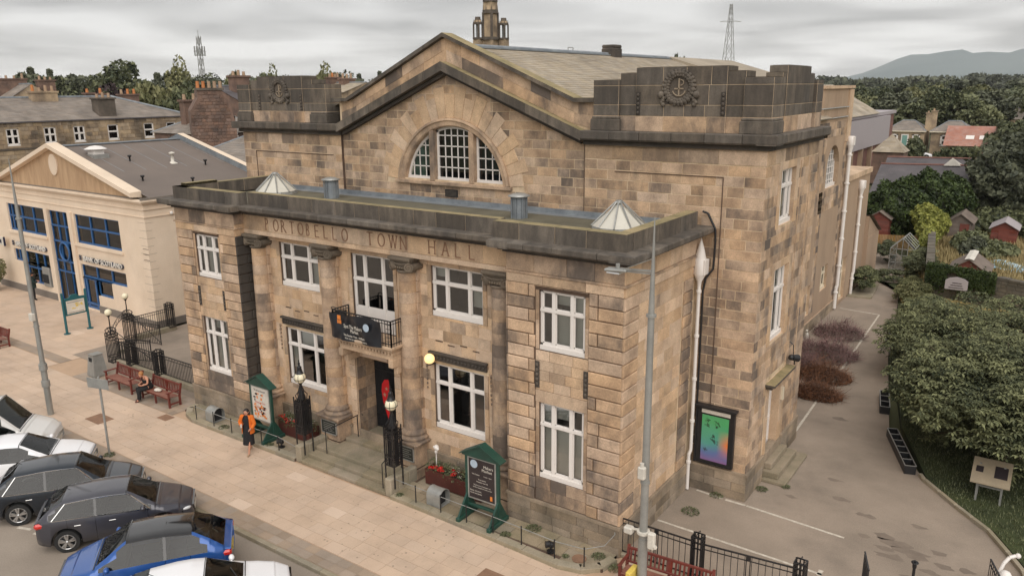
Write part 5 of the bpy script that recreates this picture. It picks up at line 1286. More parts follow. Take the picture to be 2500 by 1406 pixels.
line((.38, 4.74), (1.28, 4.66)); line((1.36, 4.66), (2.0, 4.66), .1); line((2.03, 4.66), (4.94, 4.47)); line((.11, 2.37), (4.86, 2.30)); line((4.80, 2.2), (4.80, 2.5), .12)
line((1.75, 10.9), (1.62, 14.8)); line((1.66, 17.0), (1.26, 29.3)); line((-.9, 29.55), (1.26, 29.3)); line((.4, 23.6), (1.4, 23.9)); line((1.5, 15.0), (1.65, 15.05), .3)
# flattened wet-looking patches on the tarmac
r = random.Random(4)
mat('damp_tarmac', srgb(132, 119, 106), .85, srgb(116, 104, 93), 3, .2)
for (cx_, cy_, s_) in ((5.9, 5.2, .28), (6.2, 5.0, .34), (6.0, 4.55, .2), (6.7, 4.7, .38), (6.2, 4.2, .32), (7.3, 5.1, .22), (7.5, 4.5, .2), (5.2, 6.1, .2), (4.4, 6.7, .22), (7.2, 4.0, .2), (8.0, 4.6, .2), (5.4, 4.9, .15), (3.9, 7.9, .2), (6.6, 6.3, .16), (3.0, 6.0, .15), (6.9, 3.4, .25), (2.9, 13.1, .25)):
    pts = [(cx_+s_*(1.2+.5*r.uniform(-1, 1))*math.cos(2*math.pi*k/11), cy_+s_*.55*(1+.5*r.uniform(-1, 1))*math.sin(2*math.pi*k/11)) for k in range(11)]
    m_ = MB(); m_.add([(x, y, .0035) for x, y in pts], [tuple(range(11))]); struct('damp_patch', m_, 'damp_tarmac')
# kerb beside the lawn and the lawn itself
KR = [(6.2, 9.75), (6.35, 9.45), (7.42, 8.14), (8.36, 7.1), (8.9, 6.1), (9.3, 5.3), (9.65, 3.4), (9.7, 1.0)]
kl = thing('lawn_kerb', 'curving concrete kerb between the car park and the grass', 'kerb', (7.4, 8.1, 0)); 
edge(KR[::-1], wd=-.12 if False else .12, z0=-.1, z1=.12, seg=.9, par=kl)
m_ = MB(); m_.prism([(x+.1, y+.05) for x, y in KR[::-1]]+[(5.0, 13.5), (3.2, 22), (2.9, 26), (5, 26.5), (30, 30), (40, 20), (30, 0), (12, 1)], -.3, .03, 'z'); struct('lawn', m_, 'lawn')
# allotment ground beyond
m_ = MB(); m_.prism([(1.7, 33), (4.9, 23.2), (5.3, 23), (40, 21), (60, 60), (20, 75), (-2, 62)], -.3, .35, 'z'); struct('allotment_ground', m_, 'straw')
m_ = MB(); m_.prism([(-1.2, 39.6), (2.0, 34), (4.8, 24), (3.0, 24.5), (1.7, 32.5), (1.1, 37.3), (-.2, 37.3)], -.3, .1, 'z'); struct('garden_ground', m_, 'lawn')
# ================================================================== STREET THINGS
def bar_rail(mb, p, q, z0, z1, sp=.115, w=.018, rails=(0, .12, -1)):
    p, q = Vector(p), Vector(q); L_ = (q-p).length; n = max(1, int(L_/sp))
    for i in range(n+1):
        u = p.lerp(q, i/n); mb.stick((u.x, u.y, z0+.04), (u.x, u.y, z1), w)
    for zz, ww in ((z1, .035), (z1-.14, .022), (z0+.06, .025)): mb.stick((p.x, p.y, zz), (q.x, q.y, zz), ww)
def cluster(mb, x, y, z0, z1, w=.17):
    for i in range(4):
        for j in range(4):
            if i in (0, 3) or j in (0, 3): mb.stick((x-w+2*w*i/3, y-w+2*w*j/3, z0), (x-w+2*w*i/3, y-w+2*w*j/3, z1), .03)
    for zz in (z0+.05, z0+.3, z1-.3, z1-.14, z1):
        for (a, b) in (((-w, -w), (w, -w)), ((w, -w), (w, w)), ((w, w), (-w, w)), ((-w, w), (-w, -w))): mb.stick((x+a[0], y+a[1], zz), (x+b[0], y+b[1], zz), .03)
    for k in range(4):
        w2 = math.pi/2*k; mb.tube([(x+w*.7*math.cos(w2), y+w*.7*math.sin(w2), z1), (x+w*math.cos(w2), y+w*math.sin(w2), z1+.08), (x, y, z1+.1)], .01, 4)
# railing beside the passage
rw = thing('passage_railing', 'black iron railing on a low mossy wall behind the two benches', 'railing', (-23.4, .8, 0))
m_ = MB(); m_.bbox(-26.9, XL-.1, .66, .9, 0, .28, .02); m_.build('low_wall', 'kerb', rw)
for a, b in ((-27.2, -25.9), (-25.5, -23.6), (-23.2, XL-.1)):
    m_ = MB(); bar_rail(m_, (a, .78), (b, .78), .28, 1.2); m_.build('rail_panel', 'black_iron', rw)
for x in (-25.7, -23.4): m_ = MB(); cluster(m_, x, .78, .25, 1.35); m_.build('rail_post', 'black_iron', rw)
rw2 = thing('bank_side_railing', 'short black iron railing running from the gate pillar to the bank wall', 'railing', (-29.9, 4.3, 0))
m_ = MB(); m_.bbox(-29.95, -29.7, 3.3, 5.6, 0, .26, .02); m_.build('low_wall', 'kerb', rw2)
m_ = MB(); bar_rail(m_, (-29.83, 3.3), (-29.83, 5.2), .26, 1.25); m_.build('rail_panel', 'black_iron', rw2)
m_ = MB(); cluster(m_, -29.83, 5.35, .2, 1.5); m_.build('rail_post', 'black_iron', rw2)
for (x, y, lab) in ((-27.5, .9, 'black iron gate pillar with cream globe, nearer the benches'), (-29.75, 3.0, 'black iron gate pillar with cream globe, nearer the bank')):
    t_ = thing('gate_pillar', lab, 'lamp pillar', (x, y, 0), group='globe topped gate pillars')
    m_ = MB(); cluster(m_, x, y, 0, 1.45, .2)
    for k in range(8):
        w = k*math.pi/4; m_.tube([(x+.2*math.cos(w), y+.2*math.sin(w), 1.45), (x+.26*math.cos(w), y+.26*math.sin(w), 1.6), (x+.12*math.cos(w), y+.12*math.sin(w), 1.72), (x, y, 1.7)], .014, 4)
    m_.build('pillar_cage', 'black_iron', t_)
    m_ = MB(); m_.cyl((x, y, 1.4), (x, y, 2.3), .035, .025, 8); m_.lathe([(.03, 0), (.07, .06), (.1, .1)], (x, y, 2.22), 10); m_.build('lamp_stem', 'black_iron', t_)
    m_ = MB(); m_.sph((x, y, 2.46), .165, 14); m_.build('globe', 'globe_glass', t_)
m_ = MB(); m_.tube([(-29.75, 3.0, 1.5), (-29.2, 2.4, 1.75), (-28.6, 1.9, 1.8), (-28.0, 1.4, 1.75), (-27.5, .9, 1.5)], .018, 5); m_.tube([(-29.75, 3.0, 1.3), (-29.2, 2.4, 1.5), (-28.6, 1.9, 1.55), (-28.0, 1.4, 1.5), (-27.5, .9, 1.3)], .018, 5)
for k in range(4): cx_, cy_ = -29.2+k*.45, 2.45-k*.42; m_.tube([(cx_+.1*math.cos(w), cy_-.1*math.cos(w), 1.6+.1*math.sin(w)) for w in [i*math.pi/4 for i in range(9)]], .01, 4)
solo('overthrow_arch', m_, 'black_iron', 'scrolled iron arch joining the two globe topped gate pillars', 'iron arch')
for (p, q, lab) in (((-29.6, 3.1), (-27.7, 3.45), 'open iron gate leaf beside the bank railing'), ((-27.35, 1.05), (-25.7, 1.75), 'open iron gate leaf behind the benches')):
    m_ = MB(); bar_rail(m_, p, q, .08, 1.15); pv_, qv_ = Vector(p), Vector(q); m_.stick((*p, 1.5), (*q, .2), .025); m_.stick((*q, .1), (*q, 1.2), .04)
    solo('iron_gate_leaf', m_, 'black_iron', lab, 'gate', group='open gate leaves')
# benches
def bench(L_, name='bench'):
    t_ = thing(name, 'x', 'bench', (0, 0, 0), local=True); h = L_/2
    for k in range(6): m_ = MB(); m_.bbox(-h+.05, h-.05, -.27+k*.085, -.2+k*.085, .42-.006*k, .445-.006*k, .006, 0, rt_(.5, .15)); m_.build('seat_slat', 'bench_top', t_)
    n = int((L_-.2)/.105)
    for k in range(n):
        x = -h+.12+k*(L_-.24)/(n-1); m_ = MB(); m_.box(x-.024, x+.024, .26, .285, .5, .82, 0, rt_(.5, .15)); m_.v = [(a, b+(c-.5)*.2, c) for a, b, c in m_.v]; m_.build('back_slat', 'bench_wood', t_)
    m_ = MB(); m_.bbox(-h+.06, h-.06, .315, .36, .8, .88, .01); m_.build('top_rail', 'bench_wood', t_); m_ = MB(); m_.bbox(-h+.06, h-.06, .24, .285, .46, .52, .01); m_.build('lower_rail', 'bench_wood', t_)
    for x in (-h+.04, 0, h-.04):
        if x: 
            m_ = MB(); m_.bbox(x-.04, x+.04, -.27, -.2, 0, .64, .008); m_.build('leg', 'bench_wood', t_); m_ = MB(); m_.stick((x, .24, 0), (x, .24, .45), .07); m_.stick((x, .24, .42), (x, .36, .92), .07); m_.build('leg', 'bench_wood', t_)
            m_ = MB(); m_.bbox(x-.045, x+.045, -.33, .28, .64, .68, .012); m_.build('armrest', 'bench_wood', t_); m_ = MB(); m_.box(x-.03, x+.03, -.24, .24, .12, .17); m_.build('side_rail', 'bench_wood', t_)
        else: m_ = MB(); m_.stick((x, .24, 0), (x, .34, .86), .06); m_.stick((x, -.24, 0), (x, -.24, .42), .06); m_.build('leg', 'bench_wood', t_)
    m_ = MB(); m_.box(-h, h, -.25, -.21, .35, .41); m_.build('apron', 'bench_wood', t_)
    return t_
b0 = bench(2.05); b0.location = (-21.0, -.68, 0); b0['label'] = 'red brown slatted bench with the seated woman and a white bag'; b0['group'] = 'slatted wooden benches'
copy_tree(b0, (-23.75, -.72, 0), 0, 'empty red brown slatted bench next to the grey litter bin', 'slatted wooden benches')
copy_tree(b0, (-35.3, -1.1, 0), 0, 'red slatted bench end cut off by the left edge of the photo', 'slatted wooden benches')
b3 = bench(2.35); b3.location = (1.78, -.86, 0); b3.rotation_euler = (0, 0, .07); b3['label'] = 'red brown slatted bench at the foot of the near lamp post'; b3['group'] = 'slatted wooden benches'
m_ = MB(); m_.sph((-21.15, -.72, .5), .13, 8, sc=(1.2, 1, .5)); m_.sph((-21.02, -.7, .5), .1, 8, sc=(1, 1, .5)); solo('paper_bag', m_, 'poster_white', 'crumpled white bag on the bench beside the seated woman', 'bag')
# litter bin
t_ = thing('litter_bin', 'tapered grey steel litter bin beside the left bench', 'litter bin', (-26.3, -.55, 0))
m_ = MB(); n = 4; vs = [(-26.3+sx*w, -.55+sy*w, z) for z, w in ((.0, .30), (.08, .32), (1.0, .22), (1.06, .24)) for sx, sy in ((-1, -1), (1, -1), (1, 1), (-1, 1))]; m_.add(vs, [(i+4*j, (i+1) % 4+4*j, (i+1) % 4+4*j+4, i+4*j+4) for j in range(3) for i in range(4)]+[(12, 13, 14, 15)]); m_.build('bin_body', 'grey_steel', t_)
m_ = MB(); m_.box(-26.42, -26.18, -.81, -.79, .74, .92); m_.build('bin_opening', 'room_dark', t_)
# lamp columns
def lamp_column(x, y, h, r0, name, lab, armz=None):
    t_ = thing(name, lab, 'lamp post', (x, y, 0), group='tall grey lamp columns'); r0 *= .76; m_ = MB(); m_.cyl((x, y, 0), (x, y, 2.2), r0, r0*.98, 14); m_.cyl((x, y, 2.2), (x, y, h*.78), r0*.82, r0*.62, 14); m_.cyl((x, y, h*.78), (x, y, h), r0*.6, .012, 12)
    for zz in (2.2, 3.7, h*.78): m_.cyl((x, y, zz-.03), (x, y, zz+.03), r0*.95, n=14)
    m_.build('column', 'grey_steel', t_); return t_
l1 = lamp_column(-23.5, -3.96, 10.2, .15, 'lamp_post', 'tall grey lamp post standing on the pavement behind the silver van')
m_ = MB(); m_.bbox(-23.62, -23.38, -4.14, -3.98, 3.95, 4.25, .02); m_.build('control_box', 'poster_white', l1)
for zz in (1.2, 1.9): m_ = MB(); m_.cyl((-23.5, -3.96, zz), (-23.5, -3.96, zz+.25), .153, n=14); m_.build('sticker_patch', 'galv_steel', l1)
l2 = lamp_column(1.69, -2.07, 9.9, .155, 'lamp_post', 'near grey lamp post with side arm lantern in front of the hall corner')
m_ = MB(); m_.stick((1.69, -2.07, 8.72), (.85, -1.85, 8.62), .045); m_.stick((1.69, -2.07, 8.66), (.9, -1.86, 8.58), .03); m_.stick((1.69, -2.07, 9.0), (1.0, -1.89, 8.68), .018); m_.build('lamp_arm', 'galv_steel', l2)
m_ = MB(); m_.bbox(.42, .98, -1.95, -1.70, 8.56, 8.63, .025); m_.cyl((.72, -1.83, 8.63), (.72, -1.83, 8.74), .05, n=10); m_.v = [(a, b, c-(a-.98)*.0-abs(a-.98)*.05) for a, b, c in m_.v]; lh = m_.build('lantern_head', 'galv_steel', l2)
m_ = MB(); m_.box(.48, .8, -1.92, -1.73, 8.50, 8.535); m_.build('lens', 'head_glass', lh)
m_ = MB(); m_.bbox(1.60, 1.78, -2.34, -2.2, 3.86, 4.18, .03); m_.cyl((1.69, -2.27, 4.18), (1.69, -2.27, 4.26), .05, n=10); m_.build('sensor_box', 'poster_white', l2)
m_ = MB(); m_.bbox(1.25, 1.47, -2.26, -2.08, 2.32, 2.5, .03); m_.stick((1.45, -2.15, 2.45), (1.69, -2.07, 2.45), .04); m_.build('camera_box', 'poster_white', l2)
m_ = MB(); m_.bbox(1.86, 2.04, -2.24, -2.1, 2.1, 2.52, .03); m_.cyl((2.04, -2.2, 2.2), (2.08, -2.22, 2.2), .05, n=10); m_.cyl((1.69, -2.07, 2.38), (1.69, -2.07, 2.44), .16, n=14); m_.build('camera_box', 'poster_white', l2)
m_ = MB(); m_.bbox(1.42, 1.56, -2.42, -1.98, 1.1, 1.42, .02); m_.build('yellow_notice', 'print_yellow', l2)
# sign post seen from behind
t_ = thing('sign_post', 'grey backed road sign on a slim post near the kerb', 'road sign', (-17.9, -4.59, 0))
m_ = MB(); m_.cyl((-17.9, -4.59, 0), (-17.9, -4.59, 2.98), .04, n=10); m_.cyl((-17.9, -4.59, 0), (-17.9, -4.59, .03), .12, n=10); m_.build('post', 'grey_steel', t_)
m_ = MB(); m_.bbox(-18.42, -17.42, -4.64, -4.62, 2.55, 2.92, .008); m_.v = [(-17.9+(a+17.9)*.92, b+(a+17.9)*.25, c) for a, b, c in m_.v]; m_.build('sign_plate', 'grey_steel', t_)
# street map board by the bank
t_ = thing('map_board', 'teal framed street map board on two posts outside the bank', 'map board', (-34.0, 2.45, 0)); A = Vector((-33.96, 1.85)); B = Vector((-34.0, 3.1)); 
for p in (A, B):
    m_ = MB(); m_.cyl((p.x, p.y, 0), (p.x, p.y, 2.15), .065, n=12); m_.cyl((p.x, p.y, 0), (p.x, p.y, .04), .17, n=12); m_.sph((p.x, p.y, 2.2), .07, 8); m_.build('post', 'teal_paint', t_)
m_ = MB(); m_.prism([(1.92, .98), (3.03, .98), (3.03, 1.9), (2.75, 1.93), (2.62, 2.08), (2.33, 2.08), (2.2, 1.93), (1.92, 1.9)], -34.03, -33.93, 'x'); fb_ = m_.build('board_frame', 'teal_paint', t_)
m_ = MB(); m_.box(-33.925, -33.92, 2.0, 2.95, 1.06, 1.78); mp_ = m_.build('street_map', 'poster_white', t_)
m_ = MB(); r = random.Random(2)
for k in range(9): a, b = r.uniform(2.25, 2.8), r.uniform(1.3, 1.55); m_.box(-33.918, -33.914, a, a+r.uniform(.06, .14), b, b+r.uniform(.04, .1), 0)
m_.build('map_print', 'print_yellow', mp_)
m_ = MB()
for k in range(14): a = 2.06+k*.06; m_.box(-33.918, -33.914, a, a+.03, 1.66, 1.7, 0); m_.box(-33.918, -33.914, a, a+.03, 1.1, 1.14, 0)
m_.build('map_lettering', 'print_dark', mp_)
# notice boards
def notice(x, y, rz, lab, dark, lines, hdr):
    t_ = thing('notice_board', lab, 'notice board', (x, y, .11), rz, 'green gabled notice boards', local=True)
    for s_ in (-1, 1):
        m_ = MB(); m_.bbox(s_*.56-.05, s_*.56+.05, -.05, .05, .1, 2.05, .01); m_.build('post', 'green_paint', t_)
        m_ = MB(); m_.bbox(s_*.56-.07, s_*.56+.07, -.55, .45, 0, .14, .02); m_.build('foot', 'green_paint', t_)
        m_ = MB(); m_.prism([(-.5, .14), (.4, .14), (.05, .75), (-.05, .75)], s_*.56-.03, s_*.56+.03, 'x'); m_.build('brace', 'green_paint', t_)
    m_ = MB(); m_.bbox(-.52, .52, -.05, .05, .36, .44, .01); m_.build('cross_rail', 'green_paint', t_)
    m_ = MB(); m_.prism([(-.68, 2.0), (.68, 2.0), (.68, 2.06), (0, 2.40), (-.68, 2.06)], -.09, .09, 'y'); m_.add([(-.74, -.16, 2.03), (0, -.16, 2.42), (0, .16, 2.42), (-.74, .16, 2.03), (-.74, -.16, 2.06), (0, -.16, 2.46), (0, .16, 2.46), (-.74, .16, 2.06), (.74, -.16, 2.03), (.74, .16, 2.03), (.74, -.16, 2.06), (.74, .16, 2.06)], [(4, 5, 6, 7), (0, 4, 7, 3), (0, 1, 5, 4), (5, 10, 11, 6), (8, 10, 5, 1), (9, 11, 10, 8), (0, 3, 2, 1), (1, 2, 9, 8)]); m_.build('gabled_top', 'green_paint', t_)
    m_ = MB(); m_.bbox(-.52, .52, -.045, .045, .62, 2.0, .01); bo = m_.build('board', 'galv_steel', t_)
    m_ = MB(); m_.box(-.46, .46, -.052, -.046, .68, 1.94); pp = m_.build('poster', 'print_dark' if dark else 'poster_white', t_)
    for (tx, u, z, s_, cm, w_) in lines: text_obj('poster_lettering', tx, s_, MAT3((u, -.054, z), (1, 0, 0), (0, 0, 1)), cm, pp, .001, w_, off=False)
    return t_, pp
nb1, pp1 = notice(-4.12, -.70, .02, 'green gabled notice board with a dark poster, right of the steps', True, [('Makers', .08, 1.72, .13, 'poster_white', .34), ('Market', .02, 1.60, .13, 'poster_white', .36), ('This Sunday', -.35, 1.44, .05, 'poster_white', .28), ('11am - 4pm', .08, 1.44, .05, 'poster_white', .28), ('Free entry', -.12, 1.3, .05, 'poster_white', .28), ('Portobello Town Hall', -.18, 1.22, .05, 'poster_white', .4), ('The home of makers on', -.3, 1.1, .05, 'poster_white', .62), ('the first weekend of every month', -.32, 1.03, .05, 'poster_white', .68), ('Books and prints', -.42, .9, .06, 'poster_white', .4), ('Crafts and plants', -.42, .82, .06, 'poster_white', .42)], '')
m_ = MB(); m_.cyl((-.27, -.053, 1.78), (-.27, -.057, 1.78), .13, n=20); m_.build('round_logo', 'print_sky', pp1)
m_ = MB(); m_.box(.3, .38, -.057, -.053, .74, .88); m_.build('small_emblem', 'print_orange', pp1)
nb2, pp2 = notice(-14.35, -.62, .0, 'green gabled notice board with a colourful poster, left of the steps', False, [('Volunteer', -.34, 1.78, .15, 'print_dark', .66), ('Hang On', -.3, 1.32, .12, 'print_red', .56), ('Make On', -.2, 1.12, .12, 'print_red', .5), ('Read On', -.24, .95, .12, 'print_red', .5)], '')
m_ = MB(); r = random.Random(9)
for k in range(22): a, b = r.uniform(-.4, .3), r.uniform(.72, 1.68); m_.box(a, a+r.uniform(.05, .16), -.055, -.053, b, b+r.uniform(.03, .12))
m_.build('poster_print', 'print_orange', pp2); m_ = MB()
for k in range(14): a, b = r.uniform(-.4, .3), r.uniform(.9, 1.68); m_.box(a, a+r.uniform(.05, .14), -.057, -.055, b, b+r.uniform(.02, .1))
m_.build('poster_print', 'print_dark', pp2)
# flower boxes
def leaf_cloud(mb, c, rx, ry, rz, n, s, m=0, seed=1, up=False, tb=.5, shell=.55):
    r = np.random.RandomState(seed); d = r.normal(size=(n, 3)); d /= np.linalg.norm(d, axis=1)[:, None]; rad = r.uniform(shell, 1, n)**.6
    p = d*rad[:, None]*np.array([rx, ry, rz])+np.array(c)
    if up: p[:, 2] = np.maximum(p[:, 2], c[2])
    add_leaves(mb, p, d, s, m, r, tb)
def add_leaves(mb, p, d, s, m, r, tb=.5, tv=.2):
    n = len(p); a = r.normal(size=(n, 3)); nn = d*.6+a*.7; nn /= np.linalg.norm(nn, axis=1)[:, None]
    t = np.cross(nn, r.normal(size=(n, 3))); t /= np.linalg.norm(t, axis=1)[:, None]; b = np.cross(nn, t); k = s*r.uniform(.6, 1.3, n)[:, None]
    t = t*k; b = b*k*.55
    V = np.stack([p-t, p+b, p+t, p-b], 1).reshape(-1, 3); base = len(mb.v); mb.v.extend(map(tuple, V.tolist()))
    mb.f.extend([(base+4*i, base+4*i+1, base+4*i+2, base+4*i+3) for i in range(n)]); mb.m.extend([m]*n); mb.s.extend([False]*n)
    tt = np.clip(r.normal(tb, tv, n), 0, 1); mb.t.extend([(float(x), .3, .5) for x in tt])
for (x0, x1, y0, y1, lab, sd_) in ((-14.15, -12.45, -.12, .36, 'rusty brown flower box with red flowers beside the left lamp pillar', 1), (-7.0, -4.75, .0, .5, 'rusty brown flower box with red flowers behind the right notice board', 2)):
    t_ = thing('flower_box', lab, 'flower box', ((x0+x1)/2, (y0+y1)/2, .11), group='long flower boxes'); m_ = MB()
    for (a, b, c, d) in ((x0, x1, y0, y0+.03), (x0, x1, y1-.03, y1), (x0, x0+.03, y0+.03, y1-.03), (x1-.03, x1, y0+.03, y1-.03)): m_.box(a, b, c, d, .15, .66)
    m_.box(x0+.03, x1-.03, y0+.03, y1-.03, .15, .2); m_.build('trough', 'flower_box', t_); m_ = MB(); m_.box(x0+.03, x1-.03, y0+.03, y1-.03, .2, .58); m_.build('soil', 'soil', t_)
    m_ = MB(); 
    for k in range(7): leaf_cloud(m_, (x0+.15+(x1-x0-.3)*k/6, (y0+y1)/2, .62), .26, .3, .3+.12*rnd.random(), 260, .035, 0, sd_*20+k, tb=.5)
    m_.build('foliage', 'leaf_mid', t_, kind='stuff')
    r = np.random.RandomState(sd_); m_ = MB()
    for k in range(16):
        c = (r.uniform(x0+.1, x1-(.9 if sd_ == 2 else .1)), r.uniform(y0-.05, y0+.2), r.uniform(.7, .88))
        leaf_cloud(m_, c, .07, .07, .05, 22, .025, 0, sd_*50+k)
    m_.build('red_flowers', 'petal_red', t_, kind='stuff'); m_ = MB()
    for k in range(26):
        c = (r.uniform(x0+(.9 if sd_ == 2 else .0), x1), r.uniform(y0, y1), r.uniform(.72, .95)); leaf_cloud(m_, c, .05, .05, .04, 7, .018, 0, sd_*90+k)
    m_.build('pale_flowers', 'petal_white', t_, kind='stuff')
m_ = MB(); m_.sph((-6.75, .3, 1.35), .09, 10); m_.sph((-6.66, .26, 1.33), .05, 8); m_.sph((-6.76, .3, 1.2), .07, 8, sc=(.8, .8, 1.2)); m_.cyl((-6.76, .3, .7), (-6.76, .3, 1.12), .02); m_.sph((-6.83, .28, 1.36), .04, 6); solo('white_animal_head', m_, 'white_paint', 'small white dog figure on a stick in the right flower box', 'ornament')
# ornate lamp standards on the step walls
def lamp_std(x, y, z0, lab):
    t_ = thing('lamp_standard', lab, 'lamp standard', (x, y, z0), group='ornate lamp standards by the steps')
    m_ = MB(); w = .19; n = 5
    for i in range(n+1):
        for j in range(n+1):
            if i in (0, n) or j in (0, n):
                u, v = x-w+2*w*i/n, y-w+2*w*j/n; corner = i in (0, n) and j in (0, n); m_.stick((u, v, z0+.38 if not corner else z0-.35), (u, v, z0+1.62 if not corner else z0+1.74), .028 if not corner else .034)
    for k in range(3):
        for j in range(3): m_.stick((x-.1+.1*k, y-.1+.1*j, z0+.36), (x-.1+.1*k, y-.1+.1*j, z0+1.55), .024)
    for zz in (z0+.4, z0+.7, z0+1.3, z0+1.55):
        for (a, b) in (((-w, -w), (w, -w)), ((w, -w), (w, w)), ((w, w), (-w, w)), ((-w, w), (-w, -w))): m_.stick((x+a[0], y+a[1], zz), (x+b[0], y+b[1], zz), .03)
    for zz, rr in ((z0+1.5, .075), (z0+.55, .06), (z0+1.42, .05)):
        for sx in (-1, 1):
            for ax in (0, 1):
                c = [x, y]; c[1-ax] += sx*(w+.005)
                for q in (-.09, .09): 
                    cc = list(c); cc[ax] += q; m_.tube([(cc[0]+(rr*math.cos(v) if ax == 0 else 0), cc[1]+(rr*math.cos(v) if ax == 1 else 0), zz+rr*math.sin(v)) for v in [i*math.pi/3 for i in range(7)]], .011, 4)
    m_.build('cage', 'black_iron', t_)
    m_ = MB(); m_.lathe([(.13, 1.6), (.15, 1.68), (.09, 1.8), (.11, 1.88), (.05, 1.98), (.07, 2.06), (.04, 2.16), (.09, 2.24)], (x, y, z0), 12)
    for k in range(6):
        v = k*math.pi/3; m_.tube([(x+.17*math.cos(v), y+.17*math.sin(v), z0+1.66), (x+.2*math.cos(v), y+.2*math.sin(v), z0+1.8), (x+.1*math.cos(v), y+.1*math.sin(v), z0+1.92), (x+.06*math.cos(v), y+.06*math.sin(v), z0+2.05)], .014, 4)
    m_.build('stem', 'black_iron', t_)
    m_ = MB(); m_.sph((x, y, z0+2.42), .2, 18); gl = m_.build('globe', 'globe_glass', t_)
    m_ = MB()
    for k in range(6):
        v = k*math.pi/3; m_.tube([(x+.203*math.cos(v)*math.cos(p), y+.203*math.sin(v)*math.cos(p), z0+2.42+.203*math.sin(p)) for p in [-1.4+.35*i for i in range(7)]], .008, 4)
    m_.tube([(x+.205*math.cos(v), y+.205*math.sin(v), z0+2.38) for v in [i*math.pi/8 for i in range(17)]], .009, 4)
    m_.lathe([(.14, 0), (.135, .02), (.12, .03), (.07, .22), (.085, .24), (.05, .27), (.03, .34), (.05, .36), (.015, .42), (.03, .45), (0, .52)], (x, y, z0+2.56), 10); m_.build('crown_cap', 'black_iron', t_)
lamp_std(-11.82, -.83, .62, 'ornate black lamp standard with white globe, left of the front steps')
lamp_std(-7.57, -.83, .62, 'ornate black lamp standard with white globe, right of the front steps')
for (p, q, p0, q0, lab) in (((-11.05, -.55), (-10.75, .68), .3, .42, 'thin black handrail on the left side of the steps'), ((-7.92, -1.02), (-8.0, -.05), .14, .42, 'thin black handrail on the right side of the steps')):
    m_ = MB(); m_.tube([(*p, p0), (*p, p0+.85)], .016, 6); m_.tube([(*q, q0), (*q, q0+.95)], .016, 6); m_.tube([(*p, p0+.84), (*q, q0+.94), (q[0], q[1]+.15, q0+.96), (q[0]+.05, q[1]+.22, q0+.9), (q[0], q[1]+.2, q0+.84)], .018, 6)
    solo('handrail', m_, 'black_iron', lab, 'handrail', group='handrails on the front steps')
# low rails along the terrace: posts joined by a bar
def low_rail(pts, lab, ends):
    t_ = thing('low_rail', lab, 'low railing', (pts[0][0], pts[0][1], .13), group='low black rails along the terrace')
    for p in pts: m_ = MB(); m_.cyl((*p, .12), (*p, .68), .018, n=8); m_.sph((*p, .7), .025, 6); m_.build('post', 'black_iron', t_)
    path = [(*p, .66) for p in pts]; path = [ends[0]]+path+list(ends[1:]); m_ = MB(); m_.tube(path, .011, 6); m_.build('rail_bar', 'galv_steel', t_)
low_rail([(-17.83, -1.13), (-16.7, -1.14), (-15.6, -1.14), (-13.87, -1.12), (-12.93, -1.11)], 'low black post rail in front of the left pavilion', [(-18.0, -1.0, .66), (-11.9, -1.1, .5)])
low_rail([(-6.44, -1.1), (-5.42, -1.12), (-4.42, -1.13), (-3.43, -1.15), (-2.42, -1.18), (-1.3, -1.22), (-.44, -1.1)], 'low black post rail in front of the right pavilion', [(-7.4, -1.0, .6), (-.1, -.6, .62), (-.05, -.1, .72), (-.1, -.03, .8)])
# perforated half drum covers, small ground lights, weeds
for (x, y, lab) in ((-17.2, -.72, 'galvanised barrel shaped cover on the terrace by the left pavilion'), (-5.85, -.72, 'galvanised barrel shaped cover in front of the right flower box')):
    m_ = MB(); n = 12; pr = [(-.24, .0), (-.24, .3)]+[(-.24*math.cos(math.pi*i/n), .3+.24*math.sin(math.pi*i/n)) for i in range(1, n)]+[(.24, .3), (.24, 0)]
    m_.prism([(y+a, .12+b) for a, b in pr], x-.26, x+.26, 'x', caps=False); ob = None
    m_.prism([(y+a*.9, .12+b*.95) for a, b in pr], x-.25, x+.1, 'x', 1)
    for xx in (x-.26, x+.26): m_.tube([(xx, y+a, .12+b) for a, b in pr], .012, 4)
    solo('barrel_cover', m_, ['galv_steel', 'room_dark'], lab, 'cover', group='barrel shaped covers')
for (x, y, lab) in ((-13.1, -.86, 'small black ground spotlight near the left flower box'), (-1.57, -.98, 'small black ground spotlight on the rounded end of the terrace')):
    m_ = MB(); m_.cyl((x, y, .11), (x, y, .3), .03, n=8); m_.bbox(x-.12, x+.1, y-.08, y+.06, .26, .42, .03); m_.cyl((x-.1, y-.12, .36), (x-.02, y-.04, .36), .1, .08, 10); m_.cyl((x, y, .11), (x, y, .14), .12, n=10)
    solo('ground_spotlight', m_, 'black_iron', lab, 'spotlight', group='ground spotlights')
m_ = MB(); m_.cyl((-.75, -.83, .1), (-.75, -.83, .125), .2, n=20); solo('drain_cover', m_, 'letter_shade', 'round rusty drain cover on the rounded end of the terrace', 'drain cover')
